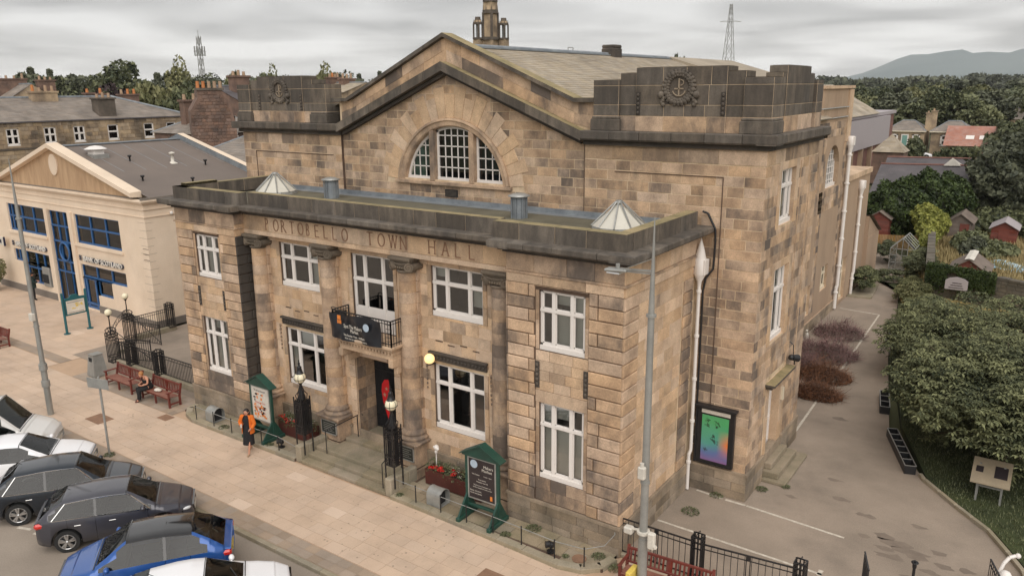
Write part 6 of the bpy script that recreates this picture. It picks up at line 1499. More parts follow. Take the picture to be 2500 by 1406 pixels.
# balcony banner
bn = thing('banner', 'creased black vinyl banner tied to the balcony railing', 'banner', (-9.5, -.25, 4.6))
m_ = MB(); nx, nz = 40, 12; x0_, x1_ = -10.72, -8.42
def byv(u, v): return -.235-.03*math.sin(u*9+v*3)*(.4+.6*math.sin(math.pi*u))-.03*math.sin(u*21-v*5)*.5-.04*math.exp(-((u-.06)/.05)**2)-.045*math.exp(-((u-.24-.12*v)/.04)**2)-.05*abs(math.sin((u-.55)*6+v*2))**3
vs = [(x0_+(x1_-x0_)*i/nx, byv(i/nx, j/nz), 4.58+(.86-.05*math.sin(i/nx*7))*j/nz-.05*(1-j/nz)*math.sin(math.pi*i/nx)) for j in range(nz+1) for i in range(nx+1)]
m_.add(vs, [(j*(nx+1)+i, j*(nx+1)+i+1, (j+1)*(nx+1)+i+1, (j+1)*(nx+1)+i) for j in range(nz) for i in range(nx)], 0, (.5, .3, .5), True); bo_ = m_.build('banner_sheet', 'banner', bn)
m_ = MB(); m_.quad((-10.75, .5, 4.62), (-10.74, -.2, 4.6), (-10.74, -.2, 5.4), (-10.75, .5, 5.3)); m_.build('banner_side', 'banner', bn)
for (tx, x, z, s_, w_) in (('Spot The Makers', -10.02, 5.0, .18, .82), ('Market', -9.72, 4.86, .17, .36), ('This Sunday 11am - 4:00pm', -10.05, 4.72, .1, .95), ('Visit this property for more', -10.0, 4.62, .07, 1.0)): text_obj('banner_lettering', tx, s_, MAT3((x, -.34, z+.02), (1, 0, -.02), (0, 0, 1)), 'poster_white', bn, .002, w_)
m_ = MB(); m_.cyl((-9.0, -.335, 5.16), (-9.0, -.345, 5.16), .13, n=20); m_.build('round_logo', 'print_sky', bn)
m_ = MB()
for (a, b, c, d) in ((-10.3, -10.15, 5.26, 5.4), (-10.31, -10.27, 5.12, 5.24), (-10.25, -10.2, 5.12, 5.24), (-10.18, -10.13, 5.12, 5.24)): m_.box(a, b, -.345, -.335, c, d)
m_.build('castle_emblem', 'print_orange', bn)
# red flag banner in the doorway
fl = thing('feather_flag', 'red teardrop flag with two stars standing in the main doorway', 'flag', (-9.75, 1.2, .6))
prf = [(-.02, 1.0), (-.12, 1.35), (-.3, 1.9), (-.36, 2.3), (-.33, 2.55), (-.2, 2.74), (-.02, 2.78), (.02, 2.7), (.03, 1.9), (.02, 1.0)]
m_ = MB(); m_.prism([(-9.62+a, b) for a, b in prf], 1.19, 1.2, 'y'); fo = m_.build('flag_sheet', 'flag_red', fl); m_ = MB(); m_.cyl((-9.6, 1.2, .6), (-9.6, 1.2, 2.75), .012, n=6); m_.cyl((-9.6, 1.2, .6), (-9.6, 1.2, .64), .15, n=10); m_.build('flag_pole', 'black_iron', fl)
for (cx_, cz_, s_) in ((-9.83, 2.18, .09), (-9.73, 2.42, .075)):
    m_ = MB(); m_.prism([(cx_+(s_ if k % 2 == 0 else s_*.42)*math.sin(k*math.pi/5), cz_+(s_ if k % 2 == 0 else s_*.42)*math.cos(k*math.pi/5)) for k in range(10)], 1.18, 1.188, 'y'); m_.build('star', 'clay_pot', fo)
# car park fence at the right: railing on the boundary, posts, gates
def fence_run(pts, lab, zt=1.15, z0=.1):
    t_ = thing('car_park_railing', lab, 'railing', (pts[0][0], pts[0][1], 0), group='black railings along the car park')
    for p, q in zip(pts[:-1], pts[1:]):
        P_, Q_ = Vector(p), Vector(q); n = max(1, round((Q_-P_).length/1.05)); m_ = MB()
        bar_rail(m_, p, q, z0, zt, .16, .014)
        for k in range(1, n):
            u = P_.lerp(Q_, k/n)
            for s_ in (-.05, .05): m_.stick((u.x+s_, u.y, z0), (u.x+s_, u.y, zt), .022)
            m_.box(u.x-.05, u.x+.05, u.y-.01, u.y+.01, zt-.14, zt, 0)
        m_.build('rail_panel', 'black_iron', t_)
    return t_
fr_ = fence_run([(.08, .12), (2.05, .14)], 'black railing between the hall corner and the cluster post')
fr_ = fence_run([(2.4, .15), (4.6, .42)], 'black railing along the car park behind the near bench')
for (x, y, lab) in ((2.22, .14, 'square cage iron post behind the near bench'), (4.72, .45, 'square cage iron post at the right end of the railing')):
    m_ = MB(); cluster(m_, x, y, 0, 1.35, .13); solo('cage_post', m_, 'black_iron', lab, 'post', group='cage posts')
m_ = MB(); m_.bbox(.06, 2.1, .02, .24, 0, .12, .02); m_.bbox(2.35, 4.7, .05, .3, 0, .12, .02) if False else None; solo('railing_plinth', m_, 'kerb', 'low stone base under the railing at the hall corner', 'low wall')
m_ = MB(); bar_rail(m_, (8.5, 3.6), (8.95, 2.3), .1, 1.1); solo('gate_leaf', m_, 'black_iron', 'short black gate panel at the lower right by the white dinghy', 'gate')
m_ = MB(); bar_rail(m_, (5.85, 2.2), (6.1, 1.4), .1, 1.1); solo('gate_leaf', m_, 'black_iron', 'black gate corner at the bottom edge left of the ring topped post', 'gate')
m_ = MB(); x, y = 6.96, 2.5; m_.cyl((x, y, 0), (x, y, .95), .035, n=10); m_.tube([(x+.07*math.cos(v), y+.07*math.sin(v), 1.04) for v in [i*math.pi/5 for i in range(11)]], .02, 5); m_.cyl((x, y, .9), (x, y, 1.05), .05, n=10); m_.sph((x, y, 1.08), .03, 6); solo('ring_post', m_, 'black_iron', 'slim black post with a ring top standing alone in the car park', 'post')
# white inflatable or dinghy like shape at lower right
t_ = thing('white_swan_boat', 'white bird shaped pedal boat cut off by the lower right corner', 'boat', (9.2, 3.2, 0))
m_ = MB(); m_.sph((9.25, 3.3, .45), .5, 14, sc=(1.3, .8, .75)); m_.sph((8.85, 3.55, .7), .2, 8, sc=(.9, .9, 1.2)); m_.build('hull', 'white_paint', t_)
m_ = MB(); m_.tube([(8.72, 3.75, .75), (8.78, 3.85, .95), (8.88, 3.95, 1.1), (9.0, 4.02, 1.15)], .045, 8); m_.sph((9.05, 4.05, 1.15), .07, 8); m_.build('neck', 'white_paint', t_)
m_ = MB(); m_.prism([(9.4, 3.9), (9.9, 4.0), (9.8, 3.2), (9.3, 3.4)], .5, .8, 'z'); m_.build('wing', 'white_paint', t_)
mat('board_tan', srgb(168, 152, 128), .5, srgb(150, 138, 118), 3, .15)
# information lectern on the lawn
t_ = thing('information_lectern', 'tilted information board on grey green legs in the grass', 'information board', (8.1, 9.0, .05))
m_ = MB()
for x in (7.8, 8.45):
    m_.stick((x, 8.95, .03), (x, 8.95, .75), .06); m_.stick((x, 9.4, .03), (x, 9.4, 1.1), .06)
m_.stick((7.8, 8.95, .55), (8.45, 8.95, .55), .05); m_.build('leg_frame', 'grey_steel', t_)
m_ = MB(); m_.add([(7.6, 8.75, .72), (8.65, 8.75, .72), (8.65, 9.6, 1.2), (7.6, 9.6, 1.2), (7.6, 8.75, .68), (8.65, 8.75, .68), (8.65, 9.6, 1.16), (7.6, 9.6, 1.16)], [(0, 1, 2, 3), (7, 6, 5, 4), (4, 5, 1, 0), (5, 6, 2, 1), (6, 7, 3, 2), (7, 4, 0, 3)]); bd = m_.build('board', 'board_tan', t_)
m_ = MB(); m_.add([(8.2, 9.0, .868), (8.55, 9.0, .868), (8.55, 9.4, 1.093), (8.2, 9.4, 1.093)], [(0, 1, 2, 3)]); m_.add([(7.7, 9.1, .925), (7.9, 9.1, .925), (7.9, 9.3, 1.04), (7.7, 9.3, 1.04)], [(0, 1, 2, 3)]); m_.build('board_print', 'print_dark', bd)
# black trough planters along the lane
def trough(p, q, w, n, lab, h=.3):
    P_, Q_ = Vector(p), Vector(q); d = (Q_-P_).normalized(); nn = Vector((d.y, -d.x)); L_ = (Q_-P_).length
    t_ = thing('trough_planter', lab, 'planter', (p[0], p[1], 0), group='black trough planters'); m_ = MB()
    def wall(a, b, th=.02):
        a, b = Vector(a), Vector(b); e = (b-a).normalized(); f = Vector((-e.y, e.x))*th/2; m_.prism([tuple(a-f), tuple(b-f), tuple(b+f), tuple(a+f)], 0.0, h, 'z', 0); m_.prism([tuple(a-f*1.6), tuple(b-f*1.6), tuple(b+f*1.6), tuple(a+f*1.6)], h, h+.015, 'z', 1)
    wall(P_, Q_); wall(P_+nn*w, Q_+nn*w)
    for k in range(n+1): c = P_+d*(L_*k/n); wall(c, c+nn*w)
    m_.build('trough', ['black_plastic', 'grey_steel'], t_); m_ = MB(); m_.prism([tuple(P_), tuple(Q_), tuple(Q_+nn*w), tuple(P_+nn*w)], .01, .12, 'z'); m_.build('soil', 'soil', t_)
trough((4.95, 12.6), (6.0, 9.75), .34, 6, 'long empty black trough planter along the grass edge', .3)
trough((4.0, 16.4), (4.35, 14.6), .34, 3, 'middle black trough planter half hidden by the big tree')
trough((2.88, 25.4), (2.98, 23.6), .4, 3, 'furthest black trough planter beside the lane')
# ================================================================== THE BANK NEXT DOOR
BK = thing('bank_building', 'pale stone bank with blue window frames and a stained pediment', 'bank', (-39.8, 9, 0))
BY = 5.1; BX0, BX1 = -49.3, -30.7
PBk = PF(BY); g = MB()
U_ = [(-46.65, -41.85, 4.0, 5.74), (-38.2, -33.35, 4.0, 5.72), (-46.65, -42.0, 2.0, 2.8), (-45.2, -42.0, .75, 2.0), (-41.25, -38.75, .05, 5.72), (-38.2, -33.3, 1.95, 2.76), (-38.2, -36.6, .1, 1.95), (-36.6, -34.95, 1.02, 1.95)]
ops = [U_[0], U_[1], (-46.65, -42.0, 2.0, 2.8), (-45.2, -42.0, .75, 2.0), U_[4], U_[5], U_[6], U_[7]]
backing(PBk, BX0, BX1, 0, 6.95, ops, g, 0)
for o in ops: reveal(PBk, o, .22, g, 0)
# side wall, back, eaves and roof
g.quad((BX1, BY, 0), (BX1, 13.3, 0), (BX1, 13.3, 7.6), (BX1, BY, 6.95), 0)
g.box(BX0, BX1-.01, 13.0, 13.3, 0, 7, 0); g.box(BX1-.02, BX1+.03, BY-.05, 12.9, 0, .42, 1); g.box(BX0, -41.3, BY-.06, BY, 0, .42, 1); g.box(-36.6, BX1+.02, BY-.06, BY, 0, .42, 1); g.box(-41.35, -41.2, BY-.12, BY+.0, .0, 5.8, 0); g.box(-38.75, -38.35, BY-.12, BY, 0, 5.8, 0)
g.build('walls', ['bank_stone', 'bank_plinth'], BK)
r = random.Random(6)
m_ = MB()
for (z, pr, h) in ((6.1, .05, .05), (6.5, .06, .08), (6.85, .16, .1), (6.95, .26, .09)): m_.box(BX0-.1, BX1+pr, BY-pr, BY+.1, z, z+h); m_.box(BX1-.1, BX1+pr, BY+.1, 13.2, z+.001, z+h-.001)
m_.build('cornice', 'bank_stone', BK)
for (a, b, z) in ((-46.8, -41.7, 3.9), (-38.35, -33.2, 3.9)): m_ = MB(); m_.box(a, b, BY-.1, BY+.02, z-.06, z+.08); m_.build('sill_band', 'bank_stone', BK)
APX, APZ, GB0, GB1, GBZ = -39.62, 9.62, -47.6, -31.6, 7.1
m_ = MB(); m_.add([(GB0+.3, BY+.05, GBZ), (GB1-.3, BY+.05, GBZ), (APX, BY+.05, APZ-.15)], [(0, 1, 2)]); m_.build('pediment_panel', 'bank_stain', BK)
for (p, q, nm) in (((GB0-.5, GBZ-.12), (APX, APZ), 'raking_coping'), ((APX, APZ), (GB1+.3, GBZ+.22), 'raking_coping')):
    m_ = MB(); m_.add([(p[0], BY-.3, p[1]+.1), (q[0], BY-.3, q[1]+.1), (q[0], BY+.35, q[1]+.13), (p[0], BY+.35, p[1]+.13), (p[0], BY-.3, p[1]-.14), (q[0], BY-.3, q[1]-.14), (q[0], BY+.35, q[1]-.2), (p[0], BY+.35, p[1]-.2)], [(0, 1, 2, 3), (4, 5, 1, 0), (7, 6, 5, 4), (1, 5, 6, 2), (3, 7, 4, 0)]); m_.build(nm, 'bank_stone', BK)
m_ = MB(); m_.prism([(-39.72+.48*math.cos(w), 8.48+.62*math.sin(w)) for w in [i*math.pi/14 for i in range(28)]], BY-.02, BY+.06, 'y'); m_.build('oval_disc', 'bank_stone', BK)
m_ = MB(); m_.box(GB0, GB1, BY+.02, BY+.3, 7.02, 7.12, 0); m_.build('pediment_ledge', 'bank_plinth', BK)
# roof planes
m_ = MB(); RB = 13.3
m_.quad((APX, BY+.3, APZ-.1), (BX1+.1, BY+.3, 7.15), (BX1+.1, RB, 7.15), (APX, RB, APZ-.1)); m_.quad((BX0, BY+.3, 7.15), (APX, BY+.3, APZ-.1), (APX, RB, APZ-.1), (BX0, RB, 7.15)); m_.build('membrane_roof', 'membrane', BK)
m_ = MB(); m_.box(APX-.25, APX+.25, BY+.6, RB, APZ-.12, APZ-.06)
for k in range(6): y = BY+1.4+k*1.3; m_.quad((APX, y, APZ-.092), (BX1, y, 7.17), (BX1, y+.035, 7.17), (APX, y+.035, APZ-.092))
m_.build('roof_seam', 'lead', BK)
m_ = MB(); m_.quad((BX1+.02, BY, 7.08), (BX1+.16, BY, 7.08), (BX1+.16, RB, 7.2), (BX1+.02, RB, 7.2)); m_.box(BX1+.1, BX1+.2, BY-.2, RB, 6.98, 7.16); m_.build('gutter', 'bank_plinth', BK)
m_ = MB()
for (x0, z0, x1, z1) in ((APX, APZ+.25, BX1+1.2, 7.25), (BX0, 7.0, APX, APZ+.25)): m_.add([(x0, RB-.15, z0), (x1, RB-.15, z1), (x1, RB+.3, z1), (x0, RB+.3, z0)], [(0, 1, 2, 3)], 0); m_.add([(x0, RB-.12, z0-.02), (x1, RB-.12, z1-.02), (x1, RB-.12, z1-.5), (x0, RB-.12, z0-.5)], [(3, 2, 1, 0)], 1)
m_.build('back_parapet', ['bank_stone', 'lead'], BK)
for (x, y, h, w) in ((-37.6, 6.6, .34, .3),):
    z = APZ-.1-(x-APX)*.277; m_ = MB(); m_.box(x-.6, x+.6, y-.45, y+.45, z-.3, z+.1); m_.build('vent_kerb', 'galv_steel', BK); m_ = MB(); m_.box(x-.35, x+.35, y-.3, y+.3, z+.1, z+.4, 0); m_.lathe([(.62, .4), (.3, .55), (0, .6)], (x, y, z), 12); m_.build('roof_fan', 'white_paint', BK)
for (x, y, big) in ((-36.2, 7.8, 0), (-34.5, 11.6, 0), (-35.4, 10.0, 1), (-33.0, 6.6, 0), (-32.0, 9.0, 0)):
    z = APZ-.1-(x-APX)*.277; m_ = MB()
    if big: m_.lathe([(.3, 0), (.1, .12), (.09, .55), (.17, .56), (.17, .66), (0, .7)], (x, y, z), 12)
    else: m_.lathe([(.05, 0), (.05, .3), (.1, .3), (.12, .4), (0, .42)], (x, y, z), 8)
    m_.build('roof_outlet', 'poster_white' if big else 'black_plastic', BK)
def bwin(o, cols, rows, depth=.16, fw=.07):
    a, b, c, d = o; y = BY+depth; f = MB()
    f.box(a, b, y-.06, y+.02, c, c+fw*1.6); f.box(a, b, y-.06, y+.02, d-fw, d); f.box(a, a+fw, y-.06, y+.02, c, d); f.box(b-fw, b, y-.06, y+.02, c, d)
    for u in cols: f.box(u-fw*.7, u+fw*.7, y-.07, y+.02, c, d)
    for z in rows: f.box(a, b, y-.075, y+.02, z-fw*.7, z+fw*.7)
    w = f.build('window', 'blue_frame', BK); us = [a]+list(cols)+[b]; zs = [c]+list(rows)+[d]
    for p, q in zip(us[:-1], us[1:]):
        for s_, t_ in zip(zs[:-1], zs[1:]): m_ = MB(); m_.quad((p, y-.01, s_), (q, y-.01, s_), (q, y-.01, t_), (p, y-.01, t_)); m_.build('pane', 'glass_dark', w)
    m_ = MB(); m_.box(a, b, y+1.0, y+1.02, c, d); m_.quad((a, y, c), (b, y, c), (b, y+1, c), (a, y+1, c)); m_.quad((b, y, c), (b, y+1, c), (b, y+1, d), (b, y, d)); m_.quad((a, y, c), (a, y+1, c), (a, y+1, d), (a, y, d)); m_.build('room_lining', 'room_dark', w); return w
bwin(U_[0], (-46.2, -44.9, -43.4), (4.95,)); bwin(U_[1], (-36.6, -34.95), (4.95,)); bwin((-46.65, -45.2, 2.0, 2.8), (-46.1,), ()); bwin((-45.2, -42.0, .75, 2.8), (-43.9, -42.9), (1.75,))
bwin((-38.2, -33.3, 1.95, 2.76), (-36.6, -34.95), ()); bwin((-36.6, -34.95, 1.02, 1.95), (), ()); bwin((-38.2, -36.6, .1, 1.95), (-37.9, -36.9), (.4,), .12, .09)
w = bwin(U_[4], (-40.4, -39.6), (2.0, 2.65, 3.85, 4.8)); 
m_ = MB(); m_.tube([(-40.0+.55*math.cos(v), BY+.06, 3.25+.55*math.sin(v)) for v in [i*math.pi/12 for i in range(25)]], .07, 6); m_.build('ring_ornament', 'blue_frame', w)
m_ = MB(); m_.box(-40.3, -39.6, BY+.06, BY+.1, .1, 1.95); m_.build('dark_doorway', 'room_dark', w)
m_ = MB(); m_.bbox(-43.0, -42.15, BY-.1, BY+.2, .75, 2.0, .03); m_.box(-42.9, -42.25, BY-.13, BY-.09, 1.0, 1.55, 1); m_.build('cash_machine', ['grey_steel', 'room_dark'], BK)
m_ = MB()
for (z, ) in ((4.6,), (4.9,), (5.2,)): m_.box(BX1-.5, BX1+.02, BY-.02, BY, z-.8, z-.78)
for k in range(12): m_.box(BX1-.62-.12*(k % 2), BX1-.0, BY-.006, BY, 1.2+k*.42, 1.208+k*.42); m_.box(BX1, BX1+.006, BY, BY+.35+.12*(k % 2), 1.2+k*.42, 1.208+k*.42)
m_.build('quoin_joints', 'mortar_dark', BK)
m_ = MB(); m_.sph((BX1+.1, 6.6, 6.2), .1, 8); m_.build('wall_alarm', 'white_paint', BK)
mat('sign_letter', srgb(226, 222, 214), .4); mat('sign_side', srgb(70, 72, 84), .5)
for (x, z, w_) in ((-46.0, 3.02, 3.9), (-37.55, 3.0, 4.15)):
    t_ = thing('shop_sign', 'raised letter bank sign above the %s ground floor window' % ('left' if x < -40 else 'right'), 'sign', (x+2, BY, z), group='raised letter bank signs')
    text_obj('sign_lettering', 'BANK OF SCOTLAND', .40, MAT3((x+.05, BY-.05, z), (1, 0, 0), (0, 0, 1)), 'sign_side', t_, .045, w_, True); text_obj('sign_lettering', 'BANK OF SCOTLAND', .40, MAT3((x, BY-.11, z+.02), (1, 0, 0), (0, 0, 1)), 'sign_letter', t_, .02, w_, True)
    m_ = MB()
    for (a, b) in ((-.14, -.14), (0, .17), (.14, -.14)): m_.stick((x-.35-a, BY-.1, z+.17-b), (x-.35+a, BY-.1, z+.17+b), .035)
    m_.stick((x-.53, BY-.1, z+.17), (x-.17, BY-.1, z+.17), .035); m_.build('sign_emblem', 'sign_side', t_)
t_ = thing('projecting_sign', 'white and navy projecting bank sign at the far left', 'sign', (-47.4, 4.7, 3.1)); m_ = MB(); m_.bbox(-47.9, -47.0, 4.72, 4.8, 2.95, 3.5, .02); sp_ = m_.build('sign_plate', 'poster_white', t_); m_ = MB(); m_.box(-47.05, -46.98, 4.71, 4.81, 2.93, 3.52)
for (a, b) in ((-.1, -.12), (.1, -.12), (.14, 0)): m_.stick((-47.45-a, 4.71, 3.22-b), (-47.45+a, 4.71, 3.22+b), .04)
m_.build('sign_emblem', 'print_navy', sp_)
# ================================================================== BACKGROUND BUILDINGS, LEFT
def chimney(parent, x, y, z0, z1, wx, wy, pots, mt='rubble', pot='clay_pot', seed=0):
    r = random.Random(seed); m_ = MB(); m_.box(x-wx/2, x+wx/2, y-wy/2, y+wy/2, z0, z1); m_.box(x-wx/2-.12, x+wx/2+.12, y-wy/2-.12, y+wy/2+.12, z1, z1+.18); c = m_.build('chimney', mt, parent)
    for k in range(pots):
        px_, py_ = (x, y-wy/2+.3+(wy-.6)*k/max(1, pots-1)) if wy > wx else (x-wx/2+.3+(wx-.6)*k/max(1, pots-1), y)
        h = r.uniform(.35, .65); m_ = MB(); m_.cyl((px_, py_, z1+.18), (px_, py_, z1+.18+h), .17, .14, 8); m_.build('chimney_pot', pot if r.random() < .9 else 'clay_orange', c)
T = thing('terrace_building', 'long sandstone terrace with slate roof and six white sash windows', 'terrace', (-82, 20, 0))
TX = -78.0; TY1 = 39.2; PT = PR(TX); g = MB(); WY = [18.9, 22.5, 25.5, 29.2, 33.4, 36.2]; tw = [(y-.05, y+1.15, 7.35, 9.05) for y in WY]+[(8.0, 9.2, 7.35, 9.05)]
backing(PT, 0, TY1, 0, 9.75, tw, g, 0)
for o in tw: reveal(PT, o, .25, g, 0)
g.quad((TX, TY1, 0), (TX-10, TY1, 0), (TX-10, TY1, 9.75), (TX, TY1, 9.75)); g.box(TX-.05, TX+.12, 0, TY1, 6.95, 7.1, 1); g.box(TX-.1, TX+.2, 0, TY1+.1, 9.6, 9.72, 2); g.build('walls', ['terrace_stone', 'ashlar_dark', 'slate_dark'], T)
ashlar('terr', PT, 0, TY1, 7.12, 9.6, .42, .5, 1.2, ops=[(o[0]-.12, o[1]+.12, o[2]-.1, o[3]+.15) for o in tw], seed=301, proud=.04, gap=.02, mats='terrace_stone', soot=.5)
ashlar('terr', PT, 0, TY1, 5.2, 6.9, .42, .5, 1.2, seed=302, proud=.04, gap=.02, mats='terrace_stone', soot=.3)
flush_stones('terr', 'terrace_stone', T, 240)
for i, o in enumerate(tw): window(T, PT, o, .12, split=(.5, .5) if i < 3 or i == 6 else (1,), transom=.48, seed=i, blinds=.15, glass='glass_dark', fr=.09, room='room_dark')
rs = MB(); RX = -83.0; RZt = 12.0; slates(rs, (TX+.15, -5, 9.72), (TX+.15, TY1+.1, 9.72), (RX, TY1-6.5, RZt), (RX, -5, RZt), .35, .6, 0); rs.add([(TX+.15, TY1+.1, 9.72), (TX-10, TY1+.1, 9.72), (RX, TY1-6.5, RZt)], [(0, 1, 2)], 0, (.4, .3, .5)); rs.quad((TX-10, -5, 9.72), (RX, -5, RZt), (RX, TY1-6.5, RZt), (TX-10, TY1+.1, 9.72), 0)
rs.build('roof_slates', 'slate_grey', T, kind='stuff')
m_ = MB(); m_.tube([(RX, -5, RZt+.05), (RX, TY1-6.5, RZt+.05), (TX+.15, TY1+.1, 9.8)], .12, 5); m_.build('ridge', 'lead', T)
chimney(T, TX-1.0, 29.6, 9.8, 11.75, 1.4, 1.9, 3, 'ashlar_dark', seed=1); chimney(T, RX+.5, 25.0, 11.0, 12.5, 1.0, 2.6, 4, 'terrace_stone', seed=2); chimney(T, RX+2, 17.9, 10.5, 12.6, 1.2, 2.4, 4, seed=3); chimney(T, RX-.6, 30.5, 11.5, 12.3, .8, .9, 1, pot='clay_orange', seed=4); chimney(T, RX-3, 36.5, 10, 12.1, 1, 2.2, 3, seed=5); chimney(T, RX-2, 32.7, 11, 12.2, .7, .8, 1, pot='clay_orange', seed=6)
# far slated house top left
def house(name, lab, cat, x0, x1, y0, y1, ze, zr, wall, roof, axis='y', hip=0, grp=None, wins=(), rowh=.4, col=.7):
    t_ = thing(name, lab, cat, ((x0+x1)/2, (y0+y1)/2, 0), group=grp); g = MB(); g.box(x0, x1, y0, y1, 0, ze); 
    xm, ym = (x0+x1)/2, (y0+y1)/2; o = .25
    if axis == 'y':
        if not hip: g.add([(x0, y0, ze), (x1, y0, ze), (xm, y0, zr), (x0, y1, ze), (x1, y1, ze), (xm, y1, zr)], [(0, 1, 2), (4, 3, 5)])
        R0, R1 = (xm, y0+hip, zr), (xm, y1-hip, zr)
        P_ = [((x1+o, y0-o, ze), (x1+o, y1+o, ze), R1, R0), ((x0-o, y1+o, ze), (x0-o, y0-o, ze), R0, R1)]; E_ = [((x0-o, y0-o, ze), (x1+o, y0-o, ze), R0, R0), ((x1+o, y1+o, ze), (x0-o, y1+o, ze), R1, R1)]
    else:
        if not hip: g.add([(x0, y0, ze), (x0, y1, ze), (x0, ym, zr), (x1, y0, ze), (x1, y1, ze), (x1, ym, zr)], [(1, 0, 2), (3, 4, 5)])
        R0, R1 = (x0+hip, ym, zr), (x1-hip, ym, zr)
        P_ = [((x0-o, y0-o, ze), (x1+o, y0-o, ze), R1, R0), ((x1+o, y1+o, ze), (x0-o, y1+o, ze), R0, R1)]; E_ = [((x0-o, y1+o, ze), (x0-o, y0-o, ze), R0, R0), ((x1+o, y0-o, ze), (x1+o, y1+o, ze), R1, R1)]
    g.build('walls', wall, t_); m_ = MB()
    for p in P_: slates(m_, *p, rowh, col, 0)
    if hip:
        for p in E_: slates(m_, *p, rowh, col, 0)
    m_.build('roof_slates', roof, t_, kind='stuff')
    m_ = MB(); pts = [(R0[0], R0[1], R0[2]+.05), (R1[0], R1[1], R1[2]+.05)]; m_.tube(pts, .1, 5)
    if hip:
        for c, R0_ in (((x0-o, y0-o, ze), R0), ((x1+o, y0-o, ze), R0 if axis == 'y' else R1), ((x1+o, y1+o, ze), R1), ((x0-o, y1+o, ze), R1 if axis == 'y' else R0)): m_.tube([c, R0_], .08, 5)
    m_.build('ridge', 'lead', t_); return t_
t_ = house('slated_house', 'far slated house with a row of chimney pots at the upper left', 'house', -116, -104, 30, 37.5, 11.2, 13.6, 'terrace_stone', 'slate_grey', 'x'); chimney(t_, -108, 33, 12, 14.2, 1.2, 3.6, 4, seed=8); chimney(t_, -105, 36, 12, 14.0, 1.2, 2.0, 3, seed=9)
t_ = thing('rubble_gable_house', 'tall red rubble stone gable with orange chimney pots', 'house', (-50.6, 24, 0)); g = MB(); A = Vector((-52.3, 22.6)); dr_ = Vector((.52, .85)).normalized(); 
q = [A, A+dr_*0, A]; w = 3.6; nn = Vector((dr_.y, -dr_.x))
def Pg(u, z, d): v = A+dr_*u+Vector((dr_.y, -dr_.x))*d; return (v.x, v.y, z)
prof = [(0, 0), (w, 0), (w, 9.9), (w-.5, 11.6), (2.7, 12.2), (2.7, 12.6), (.7, 12.6), (.7, 12.0), (0, 10.9)]
vs = [Pg(u, z, 0) for u, z in prof]+[Pg(u, z, -6) for u, z in prof]; n = len(prof); g.add(vs, [tuple(range(n)), tuple(range(n, 2*n))[::-1]]+[(i, i+n, (i+1) % n+n, (i+1) % n) for i in range(n)]); g.build('walls', 'rubble', t_)
ashlar('rub', Pg, 0, w, 5.5, 12.5, .28, .25, .55, clips=[(0, -1, -12.6), (-.3, -1, -(.3*0+13.0))], keep=lambda p: p if all((.0 <= a <= w) and b < (10.9+a*1.6 if a < .7 else 12.6 if a < 2.7 else 12.6-(a-2.7)*2.6) for a, b in p) else None, seed=5, proud=.04, gap=.025, mats='rubble', soot=.3); flush_stones('rub', 'rubble_stone', t_, 290)
m_ = MB(); cc = Pg(1.7, 12.6, -.35); m_.prism([Pg(.55, 0, .1)[:2], Pg(2.85, 0, .1)[:2], Pg(2.85, 0, -.8)[:2], Pg(.55, 0, -.8)[:2]], 12.6, 12.8, 'z'); ch = m_.build('chimney_cap', 'ashlar_dark', t_)
for k in range(5): p = Pg(.8+k*.45, 12.8, -.35); m_ = MB(); m_.cyl(p, (p[0], p[1], 13.35), .15, .13, 8); m_.build('chimney_pot', 'clay_orange' if k < 2 else 'clay_pot', t_)
window(t_, lambda u, z, d: (A.x+dr_.x*w+dr_.x*d-(-dr_.y)*0+nn.x*-u, A.y+dr_.y*w+dr_.y*d+nn.y*-u, z), (1.0, 2.0, 8.6, 10.4), -.05, split=(1,), transom=.5, seed=2, blinds=0, fr=.1)
t_ = house('slated_outhouse', 'low slated roof with a white ridge between the bank and the hall', 'outbuilding', -44, -30.9, 15.2, 26, 7.4, 9.6, 'rubble', 'slate_grey', 'x', 3); 
t_ = house('corner_house', 'small hipped slate roof beside the rubble gable', 'house', -62, -54.5, 25, 33, 8.8, 10.4, 'rubble', 'slate_grey', 'y', 3); chimney(t_, -59, 27, 9.5, 11.6, .8, 1.6, 2, seed=12)
t_ = house('chimneyed_house', 'grey house with tall chimney behind the left parapet', 'house', -70, -60, 34, 46, 11.2, 13.0, 'rubble', 'slate_dark', 'y', 0); chimney(t_, -63.5, 36, 10, 13.9, 1.0, 1.9, 3, seed=13)
t_ = house('distant_villas', 'pale chimneyed roofs just over the gable shoulder', 'house', -80, -67, 54, 62, 12.2, 13.4, 'terrace_stone', 'slate_buff', 'x', 0); chimney(t_, -73, 58, 12, 14.0, 1, 2, 4, seed=14); chimney(t_, -70.5, 58, 12, 13.8, 1, 2, 3, seed=15)
